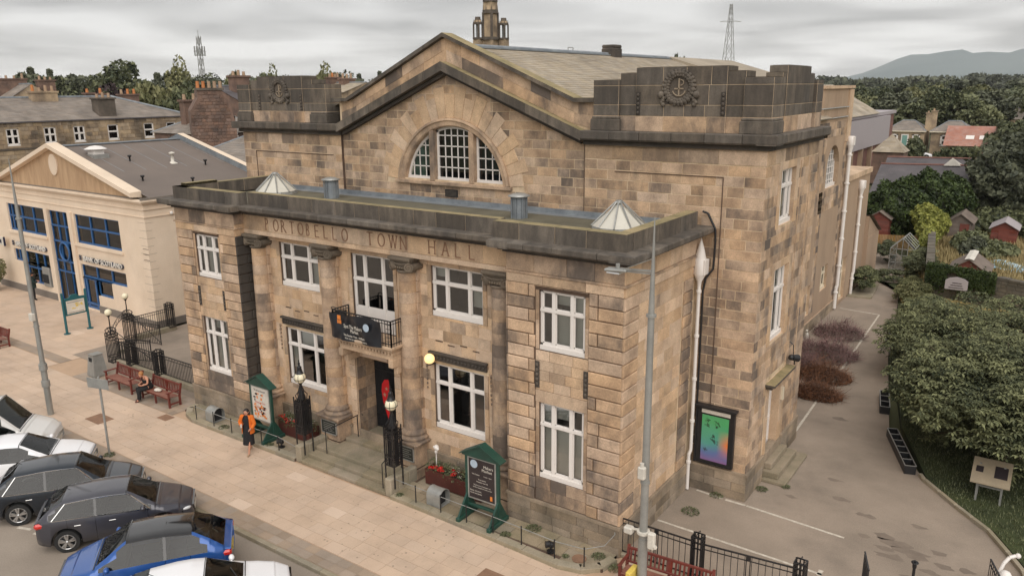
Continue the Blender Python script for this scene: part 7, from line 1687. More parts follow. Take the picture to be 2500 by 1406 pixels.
# church pinnacles behind the ridge
t_ = thing('church_tower', 'open stone church tower crown flanked by two pinnacles behind the roof ridge', 'church tower', (-68.4, 87.3, 0)); 
def pinn(x, y, z0, z1, w, par, nm):
    m_ = MB(); H_ = z1-z0; m_.box(x-w/2, x+w/2, y-w/2, y+w/2, z0-12, z0+H_*.35, 0)
    for sx in (-1, 1):
        for sy in (-1, 1): m_.box(x+sx*w*.42-w*.08, x+sx*w*.42+w*.08, y+sy*w*.42-w*.08, y+sy*w*.42+w*.08, z0+H_*.35, z0+H_*.8, 1)
    m_.box(x-w*.18, x+w*.18, y-w*.18, y+w*.18, z0+H_*.35, z0+H_*.8, 2); m_.cyl((x, y, z0+H_*.33), (x, y, z0+H_*.38), w*.74, n=8, m=1); m_.cyl((x, y, z0+H_*.78), (x, y, z0+H_*.84), w*.66, n=8, m=1); m_.cyl((x, y, z0+H_*.84), (x, y, z0+H_*.9), w*.55, w*.5, n=8, m=0); m_.cyl((x, y, z0+H_*.9), (x, y, z1), w*.42, w*.36, n=8, m=1)
    for k in range(8): a = k*math.pi/4; m_.cyl((x+w*.6*math.cos(a), y+w*.6*math.sin(a), z0+H_*.8), (x+w*.6*math.cos(a), y+w*.6*math.sin(a), z0+H_*.93), w*.06, .01, 5, m=1)
    m_.build(nm, ['terrace_stone', 'ashlar_dark', 'room_grey'], par)
pinn(-70.0, 86.1, 18.4, 23.4, 1.15, t_, 'pinnacle'); pinn(-66.7, 88.5, 18.4, 23.2, 1.15, t_, 'pinnacle'); pinn(-68.4, 87.3, 17.0, 25.8, 1.9, t_, 'tower_shaft'); pinn(-68.4, 87.3, 23.5, 29.8, 1.6, t_, 'tower_crown')
# lattice masts
def lattice(name, lab, x, y, z0, z1, w0, w1, arms=()):
    t_ = thing(name, lab, 'pylon', (x, y, 0)); m_ = MB(); n = 9; th = .16
    for sx in (-1, 1):
        for sy in (-1, 1): m_.stick((x+sx*w0, y+sy*w0, z0), (x+sx*w1, y+sy*w1, z1), th)
    for k in range(n):
        a, b = k/n, (k+1)/n; wa, wb = w0+(w1-w0)*a, w0+(w1-w0)*b; za, zb = z0+(z1-z0)*a, z0+(z1-z0)*b
        for sy in (-1, 1): m_.stick((x-wa, y+sy*wa, za), (x+wb, y+sy*wb, zb), th*.6); m_.stick((x+wa, y+sy*wa, za), (x-wb, y+sy*wb, zb), th*.6); m_.stick((x+sy*wa, y-wa, za), (x+sy*wb, y+wb, zb), th*.6)
    m_.build('lattice_mast', 'grey_steel', t_)
    for (z, l) in arms: m_ = MB(); m_.stick((x-l*.8, y-l*.56, z), (x+l*.8, y+l*.56, z), th); m_.stick((x-l*.8, y-l*.56, z), (x, y, z+.8), th*.6); m_.stick((x+l*.8, y+l*.56, z), (x, y, z+.8), th*.6); m_.build('cross_arm', 'grey_steel', t_)
    return t_
lattice('electricity_pylon', 'tall tapering lattice pylon on the skyline right of centre', -104.5, 292.7, 0, 43, 3.2, .35, ((36.5, 4.2),))
p_ = lattice('telecoms_mast', 'slim lattice mast with aerials on the skyline at the left', -239, 151, 0, 30.5, .9, .5, ((25.5, 2.2), (24.2, 1.8)))
m_ = MB(); m_.stick((-239, 151, 30), (-239, 151, 32.5), .12); 
for k in range(6): a = k*1.05; m_.stick((-239+1.6*math.cos(a), 151+1.6*math.sin(a), 24), (-239+1.6*math.cos(a), 151+1.6*math.sin(a), 27.2), .3)
m_.build('aerials', 'galv_steel', p_)
# ================================================================== BACKGROUND BUILDINGS, RIGHT
t_ = thing('brick_hall', 'brick building with grey panel sides and brick piers beyond the lane', 'hall', (-20, 85, 0)); g = MB(); XB = -13.6
g.box(-30, XB-.3, 58, 118, 0, 8.6, 0); g.box(-30, XB, 58, 118, 8.3, 8.75, 1); g.box(XB-.3, XB+.3, 58, 112, 4.4, 8.2, 1)
for k in range(10): g.box(XB-.35, XB+.25, 60+k*5.8, 60.5+k*5.8, 0, 4.4, 2)
g.build('walls', ['brick_red', 'panel_grey', 'harling'], t_); m_ = MB(); slates(m_, (XB+.3, 56, 8.7), (XB+.3, 104, 8.7), (-20, 104, 12.6), (-20, 56, 12.6), .8, 1.6, 0); m_.build('roof_slates', 'slate_buff', t_, kind='stuff')
HR = thing('slate_shed_range', 'long low slate roofed range with red ridge tiles behind the hedge', 'outbuilding', (-2, 66, 0)); g = MB(); g.box(-5.4, 2.0, 62, 75, 0, 2.9); g.build('walls', 'rubble', HR)
m_ = MB(); slates(m_, (-5.9, 61.4, 2.8), (2.2, 64.6, 2.8), (2.4, 69.4, 5.0), (-6.1, 67.2, 5.0), .25, .4, 0, tv=.1); m_.quad((2.4, 69.4, 5.0), (2.3, 73, 3.6), (-6.3, 72, 3.6), (-6.1, 67.2, 5.0), 0); slates(m_, (-6.5, 70.4, 3.9), (2.3, 73.5, 3.9), (2.2, 76.4, 5.1), (-6.8, 74.3, 5.1), .25, .4, 0, tv=.1); m_.build('roof_slates', 'slate_dark', HR, kind='stuff')
m_ = MB(); m_.tube([(-6.1, 67.2, 5.05), (2.4, 69.4, 5.05)], .1, 5); m_.tube([(-6.8, 74.3, 5.15), (2.2, 76.4, 5.15)], .1, 5); m_.build('red_ridge_tiles', 'brick_red', HR)
m_ = MB(); m_.add([(-.8, 68.2, 5.0), (.6, 68.6, 5.0), (-.1, 68.5, 5.75), (-.6, 70, 4.9), (.8, 70, 4.9)], [(0, 1, 2), (1, 4, 2), (3, 0, 2)]); m_.build('small_dormer', 'poster_white', HR); chimney(HR, 2.0, 76.5, 3, 6.6, .7, .9, 1, 'brick_red', seed=21)
window(HR, lambda u, z, d: (u, 64.5+.28*(u-1)-d, z), (-.1, 1.3, 1.2, 2.3), .05, split=(.5, .5), transom=0, seed=1, blinds=0, frame='white_paint')
t_ = thing('pyramid_hut', 'small rubble hut with a pyramid slate roof', 'hut', (-10.3, 96, 0)); g = MB(); g.box(-12, -8.4, 94.5, 98, 0, 4.1); g.build('walls', 'rubble', t_); m_ = MB()
for k in range(4): c = [(-12.2, 94.2), (-8.2, 94.2), (-8.2, 98.2), (-12.2, 98.2)]; p, q = c[k], c[(k+1) % 4]; slates(m_, (*p, 4.1), (*q, 4.1), (-10.2, 96.2, 6.3), (-10.2, 96.2, 6.3), .35, .5, 0)
m_.build('roof_slates', 'slate_buff', t_, kind='stuff')
def cottage(x0, lab, door, w_=6.6):
    t_ = house('cottage', lab, 'cottage', x0, x0+w_, 147.5, 154, 4.1, 5.9, 'terrace_stone', 'slate_grey', 'x', 2.2, grp='cottages in a row')
    PC = PF(147.5); k = 0
    for u in ((x0+.9, x0+4.6) if door else (x0+1.6,)): window(t_, PC, (u, u+1.3, 1.5, 3.5), -.04, split=(1,), transom=.5, seed=k, blinds=.5, fr=.22, glass='glass_dark'); k += 1
    if door: m_ = MB(); m_.box(x0+2.75, x0+4.0, 147.3, 147.5, .9, 3.5, 0); m_.box(x0+2.95, x0+3.8, 147.25, 147.3, .9, 3.3, 1); m_.build('front_door', ['white_paint', 'teal_door'], t_)
    m_ = MB(); m_.box(x0-.3, x0+w_+.3, 147.1, 147.5, 3.95, 4.12); m_.build('eaves_band', 'cream_paint', t_); return t_
mat('teal_door', srgb(120, 160, 150), .6)
c1 = cottage(-19.9, 'hipped slate cottage with a pale teal front door', True); chimney(c1, -13.2, 150, 4, 7.2, .9, .9, 1, 'terrace_stone', seed=31); chimney(c1, -20.2, 150, 4, 6.8, .7, .8, 1, 'terrace_stone', seed=35)
c2 = cottage(-12.2, 'hipped slate cottage with one window beside the orange roofs', False); chimney(c2, -12.3, 150, 4, 7.6, .9, .9, 1, 'terrace_stone', seed=32)
t_ = thing('orange_roof_houses', 'pair of houses with broad orange tiled roofs and two white skylights', 'house', (-4, 147, 0)); g = MB(); g.box(-9.3, 3, 145, 154, 0, 2.0); g.build('walls', 'terrace_stone', t_); m_ = MB(); slates(m_, (-9.6, 143.2, 1.9), (3.2, 143.2, 1.9), (3.2, 147.5, 5.2), (-9.6, 147.5, 5.2), .4, .5, 0, tv=.08); m_.build('roof_tiles', 'tile_orange', t_, kind='stuff')
m_ = MB(); m_.box(-1.75, -1.45, 142.9, 147.6, 1.9, 5.5); m_.build('party_wall', 'brick_red', t_)
for u in (-6.3, -4.2): m_ = MB(); m_.add([(u, 144.6, 3.05), (u+1.3, 144.6, 3.05), (u+1.3, 145.4, 3.66), (u, 145.4, 3.66)], [(0, 1, 2, 3)]); m_.build('skylight', 'white_paint', t_)
window(t_, PF(145), (-7.3, -3.6, .6, 1.5), -.05, split=(1, 1, 1), transom=0, seed=3, blinds=.3)
c3 = house('slated_villa', 'further slated villa with tall chimneys at the right edge', 'house', -6.5, 1, 198, 206, 4.6, 7, 'terrace_stone', 'slate_grey', 'x', 2.5); chimney(c3, -5.8, 201, 5, 9.2, 1, 1.2, 2, 'terrace_stone', seed=33)
c4 = house('slated_villa', 'pale slated villa cut off by the right edge of the photo', 'house', 1.8, 12, 190, 200, 4.6, 7.2, 'terrace_stone', 'slate_grey', 'x', 3); chimney(c4, 2.6, 195, 5, 9.4, 1, 1.2, 2, 'terrace_stone', seed=34)
house('tiled_house', 'red brown tiled house among the trees at the right edge', 'house', 0.5, 9, 168, 176, 4.6, 7.0, 'terrace_stone', 'tile_orange', 'x', 2); house('tiled_house', 'small brown tiled house half hidden behind the villa chimneys', 'house', -16, -9, 215, 222, 5.6, 8.0, 'cream_paint', 'tile_orange', 'x', 0)
t_ = house('white_lodge', 'small white house among the trees in front of the hill', 'house', -52, -45, 395, 400, 3.6, 5, 'white_paint', 'slate_grey', 'x', 0)
# garden walls, sign, sheds, greenhouse, tarp
GW = thing('garden_wall', 'grey stone boundary wall with a coped top around the allotments', 'garden wall', (2.7, 34.4, 0)); r = random.Random(3)
def wallrun(p, q, h, th, seed):
    P_, Q_ = Vector(p), Vector(q); L_ = (Q_-P_).length; d = (Q_-P_)/L_; nn = Vector((d.y, -d.x)); m_ = MB(); m_.prism([tuple(P_), tuple(Q_), tuple(Q_-nn*th), tuple(P_-nn*th)], 0, h, 'z'); m_.build('wall_core', 'rubble_dark', GW)
    Pw = lambda u, z, dd: (P_.x+d.x*u+nn.x*dd, P_.y+d.y*u+nn.y*dd, z); ashlar('gw', Pw, 0, L_, 0.2, h, .22, .25, .5, seed=seed, proud=.03, gap=.015, mats='rubble_dark', soot=.3)
    n = int(L_/.55)
    for k in range(n): a = P_+d*(L_*k/n+.01); b = P_+d*(L_*(k+1)/n-.01); m_ = MB(); m_.prism([tuple(a+nn*.06), tuple(b+nn*.06), tuple(b-nn*(th+.06)), tuple(a-nn*(th+.06))], h, h+r.uniform(.1, .16), 'z', 0, rt_()); m_.build('coping_stone', 'rubble_dark', GW)
mat('rubble_dark', srgb(112, 104, 92), .95, srgb(84, 80, 70), 1.5, .3, tint=True, soot=.4)
wallrun((2.75, 34.4), (14, 30.4), 1.95, .35, 1); wallrun((1.2, 47), (2.75, 34.4), 2.0, .35, 2); flush_stones('gw', 'wall_stone', GW, 280)
t_ = thing('wall_plaque', 'arched pale stone plaque fixed on the ivy covered garden wall', 'plaque', (4.5, 33.3, 1)); m_ = MB(); m_.prism([(3.95, 1.1), (5.1, 1.1), (5.1, 1.62), (4.9, 1.76), (4.52, 1.84), (4.15, 1.76), (3.95, 1.62)], 33.05, 33.15, 'y'); m_.build('slab', 'panel_grey', t_)
m_ = MB()
for k in range(3): m_.box(4.15+.08*k, 4.9-.06*k, 33.03, 33.05, 1.2+k*.14, 1.23+k*.14)
m_.build('plaque_lines', 'print_dark', t_)
def shed(x0, x1, y0, y1, ze, zr, wall, roofm, lab, door=None, stripe=False):
    t_ = thing('garden_shed', lab, 'shed', ((x0+x1)/2, (y0+y1)/2, .3), group='allotment sheds'); n = max(4, int((ze-.3)/.16)); ym = (y0+y1)/2; xm = (x0+x1)/2
    for k in range(n): m_ = MB(); z = .3+k*(ze-.3)/n; m_.box(x0, x1, y0-.02, y0+.02, z, z+(ze-.3)/n-.012, 0, rt_(.5, .15)); m_.box(x1-.02, x1+.02, y0, y1, z, z+(ze-.3)/n-.012, 0, rt_(.5, .15)); m_.build('board', wall, t_)
    m_ = MB(); m_.add([(x0, y0, ze), (x1, y0, ze), (xm, y0, zr)], [(0, 1, 2)]); m_.box(x0+.02, x1-.02, y0+.02, y1, .3, ze-.02); m_.build('gable', wall, t_)
    m_ = MB(); o = .18
    for s_ in (-1, 1): xe = xm+s_*((x1-x0)/2+o); ze_ = ze-(zr-ze)*o/((x1-x0)/2); m_.add([(xm, y0-o, zr+.05), (xe, y0-o, ze_+.05), (xe, y1+o, ze_+.05), (xm, y1+o, zr+.05), (xm, y0-o, zr), (xe, y0-o, ze_), (xe, y1+o, ze_), (xm, y1+o, zr)], [(0, 1, 2, 3), (7, 6, 5, 4), (4, 5, 1, 0), (5, 6, 2, 1), (6, 7, 3, 2)])
    rf_ = m_.build('roof', roofm, t_)
    if stripe: m_ = MB(); m_.add([(xm-.25, y0-o, zr+.02), (xm, y0-o, zr+.09), (xm+.25, y0-o, zr+.02), (xm-.25, y1+o, zr+.02), (xm, y1+o, zr+.09), (xm+.25, y1+o, zr+.02)], [(0, 1, 4, 3), (1, 2, 5, 4)]); m_.build('ridge_sheet', 'poster_white', rf_)
    if door: m_ = MB(); m_.box(*door[:2], y0-.06, y0-.02, .35, ze-.15); m_.build('door', door[2], t_)
shed(3.75, 5.75, 36.6, 39.5, 1.55, 2.25, 'red_wood', 'grey_wood', 'nearest red shed with a pale ridge sheet behind the garden wall', stripe=True)
shed(1.7, 3.3, 54.0, 57, 1.9, 2.5, 'grey_wood', 'grey_wood', 'grey brown shed with an open red doorway', (2.5, 3.15, 'red_wood'))
shed(4.7, 6.4, 53.6, 56.5, 1.7, 2.2, 'red_wood', 'panel_grey', 'low shed with a pale curved roof and red door at the right', (5.2, 5.9, 'red_wood'))
shed(-3.7, -2.2, 50.8, 53.5, 2.2, 2.7, 'red_wood', 'grey_wood', 'dark red boarded shed half under the big hedge')
t_ = thing('greenhouse', 'aluminium framed glass greenhouse with a pitched roof', 'greenhouse', (.3, 42.5, .1)); m_ = MB(); gx0, gx1, gy0, gy1, ze, zr = -.45, 1.05, 41.6, 44.2, 1.55, 2.3; xm = (gx0+gx1)/2
for y in np.linspace(gy0, gy1, 5):
    m_.stick((gx0, y, .1), (gx0, y, ze), .04); m_.stick((gx1, y, .1), (gx1, y, ze), .04); m_.stick((gx0, y, ze), (xm, y, zr), .04); m_.stick((gx1, y, ze), (xm, y, zr), .04)
for (x, z) in ((gx0, .6), (gx0, 1.1), (gx1, .6), (gx1, 1.1), (gx0, ze), (gx1, ze), (xm, zr), (gx0, .12), (gx1, .12)): m_.stick((x, gy0, z), (x, gy1, z), .04)
for z in (.12, .6, 1.1, ze): m_.stick((gx0, gy0, z), (gx1, gy0, z), .04)
for x in (xm-.35, xm, xm+.35): m_.stick((x, gy0, .1), (x, gy0, zr-.35*abs(x-xm)*2.0), .04)
m_.build('frame', 'galv_steel', t_)
for q in ([(gx0, gy0, .1), (gx1, gy0, .1), (gx1, gy0, ze), (gx0, gy0, ze)], [(gx0, gy0, ze), (gx1, gy0, ze), (xm, gy0, zr), (xm, gy0, zr)], [(gx0, gy0, .1), (gx0, gy1, .1), (gx0, gy1, ze), (gx0, gy0, ze)], [(gx1, gy0, .1), (gx1, gy1, .1), (gx1, gy1, ze), (gx1, gy0, ze)], [(gx0, gy0, ze), (xm, gy0, zr), (xm, gy1, zr), (gx0, gy1, ze)], [(gx1, gy0, ze), (xm, gy0, zr), (xm, gy1, zr), (gx1, gy1, ze)]): m_ = MB(); m_.quad(*q); m_.build('glass_panel', 'glass', t_)
t_ = thing('picket_fence', 'yellow brown vertical board fence behind the greenhouse', 'fence', (-1.4, 48.9, .1))
for k in range(36): x = -3.1+k*.105; y = 48.3+(x+3.1)*.3; m_ = MB(); m_.box(x, x+.085, y, y+.03, .1, 1.25, 0, rt_()); m_.build('board', 'yellow_wood', t_)
m_ = MB(); n = 12; vs = [(5.4+5*i/n, 43.0+3.2*j/6, .55+.1*math.sin(i*1.3+j)+.05*math.sin(j*2.1)) for j in range(7) for i in range(n+1)]; m_.add(vs, [(j*(n+1)+i, j*(n+1)+i+1, (j+1)*(n+1)+i+1, (j+1)*(n+1)+i) for j in range(6) for i in range(n)], 0, (.5, .3, .5), True); solo('tarpaulin', m_, 'tarp', 'rumpled light blue tarpaulin lying on the allotment', 'tarpaulin')
# side garden bits: edged bed against the hall
m_ = MB(); m_.prism([(-1.15, 32.4), (.15, 32.55), (.2, 32.75), (-.1, 36.6), (-1.1, 36.4)], 0, .1, 'z'); struct('planting_bed', m_, 'kerb')
# ================================================================== VEGETATION
NPR = np.random.RandomState
def crown_mesh(name, mats, rx, rz, nclump, nleaf, s, seed, feather=0.0, cone=False, dome=1.0):
    r = NPR(seed); mb = MB()
    for k in range(nclump):
        if cone:
            h = r.uniform(0, 1); rr = rx*(1-h)*r.uniform(.5, 1); a = r.uniform(0, 2*math.pi); c = np.array([rr*math.cos(a), rr*math.sin(a), rz*2*h]); cs = rx*(.25+.3*(1-h))
            d3 = (cs, cs, cs*.6)
        else:
            d = r.normal(size=3); d /= np.linalg.norm(d); q = r.uniform(.35, 1)**.5; c = d*q*np.array([rx, rx, rz])*.8+np.array([0, 0, rz]); cs = r.uniform(.22, .42)*rx; d3 = (cs, cs, cs*r.uniform(.6, .9)*(1+feather))
        tb = float(np.clip(r.normal(.45, .16), 0, 1)); n = nleaf//nclump
        d = r.normal(size=(n, 3)); d /= np.linalg.norm(d, axis=1)[:, None]; p = d*(r.uniform(.5, 1, n)**.5)[:, None]*np.array(d3)+c; add_leaves(mb, p, d, s, 0, r, tb, .22)
    return mb.mesh(name, mats)
def trunk_mesh(h, r0, seed, limbs=6, rx=3):
    r = random.Random(seed); m = MB(); m.cyl((0, 0, 0), (0, 0, h*.6), r0, r0*.6, 8)
    for k in range(limbs):
        a = 2*math.pi*k/limbs+r.uniform(-.3, .3); z = h*r.uniform(.3, .6); m.cyl((0, 0, z), (rx*.5*math.cos(a), rx*.5*math.sin(a), z+h*.35), r0*.4, r0*.12, 6)
    return m.mesh('trunk', 'bark')
CR = {
 'dark': crown_mesh('crown', 'leaf_dark', 4.2, 4.6, 34, 3800, .42, 1), 'mid': crown_mesh('crown', 'leaf_mid', 4.4, 4.0, 36, 3800, .42, 2), 'light': crown_mesh('crown', 'leaf_light', 4.0, 4.2, 34, 3400, .40, 3),
 'feather': crown_mesh('crown', 'leaf_light', 3.4, 5.4, 26, 2400, .38, 4, feather=.9), 'purple': crown_mesh('crown', 'leaf_purple', 4.6, 3.6, 34, 3800, .42, 5), 'cone': crown_mesh('crown', 'leaf_dark', 2.2, 4.6, 40, 2600, .36, 6, cone=True), 'wide': crown_mesh('crown', 'leaf_mid', 5.2, 3.4, 44, 4200, .45, 7),
 'midfeather': crown_mesh('crown', 'leaf_mid', 3.2, 5.0, 30, 3000, .36, 8, feather=.8)}
TRK = trunk_mesh(6, .35, 1)
def tree(kind, x, y, ztop, w, lab, h=None, name='tree', grp='trees on the skyline', z0=0.0):
    t_ = thing(name, lab, 'tree', (x, y, z0), rnd.uniform(0, 6.28), grp, local=True); me = CR[kind]; zs = [v.co.z for v in me.vertices]; xs = [v.co.x for v in me.vertices]
    H0 = max(zs)-min(zs); W0 = max(xs)-min(xs); ch = h or (ztop-z0)*.78; sx = w/W0; sz = ch/H0
    inst('crown', me, t_, (0, 0, ztop-z0-max(zs)*sz), (0, 0, 0), (sx, sx, sz)); inst('trunk', TRK, t_, (0, 0, 0), (0, 0, 0), (max(.6, sx), max(.6, sx), (ztop-z0)/7.5))
KD = [('dark', -202, 75, 17.6, 13, 'dark broad tree at the far left of the skyline'), ('dark', -199, 82, 16.8, 12, 'dark round tree, second from the left on the skyline'), ('cone', -209.8, 82, 19, 7, 'narrow dark conifer at the far left, nearer the frame edge'), ('cone', -208.5, 86, 18.6, 6, 'narrow dark conifer right of the other far left conifer'),
 ('dark', -196, 88, 17.2, 13, 'dark tree with a flat top left of the feathery tree'), ('midfeather', -176, 82, 16.6, 8, 'thin grey green tree left of the tall feathery one'), ('midfeather', -156.7, 76.2, 19.3, 11, 'tall feathery tree above the purple beech'), ('cone', -170, 92, 17, 6, 'small dark conifer between the two tall feathery trees'), ('feather', -159.4, 91, 20.6, 7.5, 'tallest pale feathery tree left of the telecoms mast'), ('dark', -178, 100, 17.3, 12, 'dark tree behind the tall pale feathery tree'),
 ('purple', -122.7, 55.1, 14.4, 12, 'purple beech behind the terrace ridge'), ('light', -111.5, 54.5, 14.5, 8, 'yellow green tree right of the purple beech'), ('mid', -100.5, 53.2, 14.3, 8.5, 'dense green tree left of the rubble gable'), ('mid', -140, 46, 13, 16, 'low green trees behind the terrace roof'), ('mid', -150, 52, 12.6, 14, 'bushy green tree far behind the terrace chimneys'),
 ('light', -128.8, 82.6, 16.6, 7, 'light green tree just right of the telecoms mast'), ('midfeather', -125, 86, 16.2, 6, 'slender green tree by the chimneyed house'), ('feather', -147.8, 107.3, 18.8, 5.5, 'thin pale tree over the left parapet'), ('feather', -131.8, 110.6, 18.9, 7, 'pale feathery tree between the left parapet and the gable'), ('light', -128, 106, 16.8, 7, 'pale green bush like tree below the feathery tree by the gable'),
 ('cone', -155.6, 143.6, 17, 5, 'small far conifer left of the gable slope'), ('cone', -150, 146, 17.6, 5, 'small far conifer nearest the gable slope'), ('dark', -152, 141, 15.8, 9, 'dark far trees at the foot of the gable slope'), ('dark', -206, 129, 16.6, 14, 'dark far tree behind the mast'), ('dark', -205, 150, 16.2, 16, 'dark far trees behind the left parapet'), ('dark', -185, 70, 15.5, 14, 'dark tree rising over the far slated house'),
 ('dark', -39.4, 92.6, 17.4, 4.2, 'small dark tree top showing above the roof ridge')]
for k in KD: tree(*k)
KR2 = [('dark', -23.5, 180, 11.4, 11, 'dark domed tree behind the brick building'), ('mid', -11.4, 171.6, 11.8, 13, 'tall green tree behind the cottages'), ('midfeather', -14.5, 168, 12.2, 7, 'willowy tree between the two cottages'), ('mid', -17.9, 165.7, 9.7, 12, 'rounded tree behind the teal door cottage'), ('dark', -6.3, 192, 11.6, 12, 'dark tree behind the slated villas'), ('wide', -28, 196, 10.6, 13, 'broad tree behind the brick building roof'), ('mid', -6, 162, 9.6, 9, 'green tree above the orange roofs'),
 ('light', -16, 260, 12.6, 16, 'yellow green trees on the rise below the hills'), ('mid', -28, 250, 12.2, 15, 'green tree on the rise below the scree'), ('dark', -38, 255, 13.4, 14, 'dark tree below the left foot of the hills'), ('mid', -46, 240, 13.2, 13, 'green tree near the brick building skyline'), ('dark', -5, 280, 13.8, 16, 'dark tree at the right of the skyline'), ('light', 4, 262, 13, 15, 'pale tree at the right edge of the skyline'), ('dark', -22, 290, 14.4, 17, 'dark tree in the middle of the far rise'), ('wide', -54, 250, 12.6, 15, 'broad far tree by the hall corner'), ('dark', 6, 205, 11.4, 12, 'dark tree over the right hand villa'), ('mid', -34, 215, 11, 12, 'rounded tree right of the brick building'), ('mid', -2, 230, 12.2, 14, 'mid green tree behind the villa chimneys')]
for k in KR2: tree(*k, grp='trees below the hills')
# woods that read as one mass
def wood(lab, pts, seed, name='woodland', mats=('leaf_dark', 'leaf_mid', 'leaf_light')):
    r = NPR(seed); mb = MB()
    for (x, y, w, h, m) in pts:
        for k in range(16):
            d = r.normal(size=3); d /= np.linalg.norm(d); c = np.array([x, y, h*.5])+d*np.array([w*.42, w*.42, h*.40]); n = 150; dd = r.normal(size=(n, 3)); dd /= np.linalg.norm(dd, axis=1)[:, None]
            p = dd*np.array([w*.22, w*.22, h*.17])*(r.uniform(.5, 1, n)**.5)[:, None]+c; add_leaves(mb, p, dd, max(.36, w*.036), m, r, float(np.clip(r.normal(.45, .15), 0, 1)))
    solo(name, mb, list(mats), lab, 'woodland', kind='stuff')
r = NPR(12)
wood('dark far wood along the left skyline', [(-215+i*3.2+r.uniform(-2, 2), 60+i*5+r.uniform(-6, 6), r.uniform(11, 15), r.uniform(14.5, 17.2), int(r.choice([0, 0, 0, 1]))) for i in range(30)], 1)
wood('further dark wood beyond the left skyline trees', [(-330+i*6+r.uniform(-4, 4), 120+i*9+r.uniform(-9, 9), r.uniform(16, 22), r.uniform(15, 18), 0) for i in range(36)], 2)
wood('green gardens behind the terrace and rubble gable', [(-150+i*5, 48+i*4+r.uniform(-5, 5), 9, r.uniform(9, 12.3), int(r.choice([1, 1, 2, 0]))) for i in range(14)], 3)
wood('mixed far woods between the houses and the hills', [(-75+i*3.6+r.uniform(-3, 3), 330+r.uniform(-40, 40), r.uniform(12, 18), r.uniform(9, 13), int(r.choice([0, 1, 1, 2]))) for i in range(34)], 4)
wood('nearer mixed trees behind the cottage roofs', [(-50+i*3.4+r.uniform(-2, 2), 225+r.uniform(-22, 22), r.uniform(10, 15), r.uniform(9, 12.5), int(r.choice([0, 1, 1, 2]))) for i in range(24)], 5)
wood('farthest blue grey woods at the foot of the hills', [(-330+i*22, 900+r.uniform(-80, 80), r.uniform(60, 80), r.uniform(14, 22), 0) for i in range(26)], 6)
# hills
def hills():
    m_ = MB(); prof = [(2030, 186), (2080, 176), (2110, 166), (2160, 147), (2190, 139), (2230, 139), (2270, 134), (2310, 131), (2335, 139), (2370, 137), (2420, 140), (2450, 133), (2475, 130), (2520, 136), (2600, 134), (2700, 150), (2900, 190)]
    D = 8000; pts = []
    for px, py in prof:
        a = YAW-math.atan((px-1250)/1913.5); z = 12.6+(200-py)/1950*D*1.0; pts.append((8.7-math.sin(a)*D, -17+math.cos(a)*D, z, a))
    n = 8; r = random.Random(4); vs = []
    for j in range(n+1):
        t = j/n
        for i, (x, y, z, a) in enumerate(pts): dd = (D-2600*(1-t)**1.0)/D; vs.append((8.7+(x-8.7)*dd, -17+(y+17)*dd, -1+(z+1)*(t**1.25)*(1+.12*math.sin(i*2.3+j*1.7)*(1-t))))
    k = len(pts); m_.add(vs, [(j*k+i, j*k+i+1, (j+1)*k+i+1, (j+1)*k+i) for j in range(n) for i in range(k-1)], 0, (.5, .3, .5), True)
    vs2 = [(x, y, z) for x, y, z, a in pts]+[(x*1.08, y*1.08, -1) for x, y, z, a in pts]; m_.add(vs2, [(i+1, i, i+k, i+k+1) for i in range(k-1)], 0)
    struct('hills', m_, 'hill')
hills()
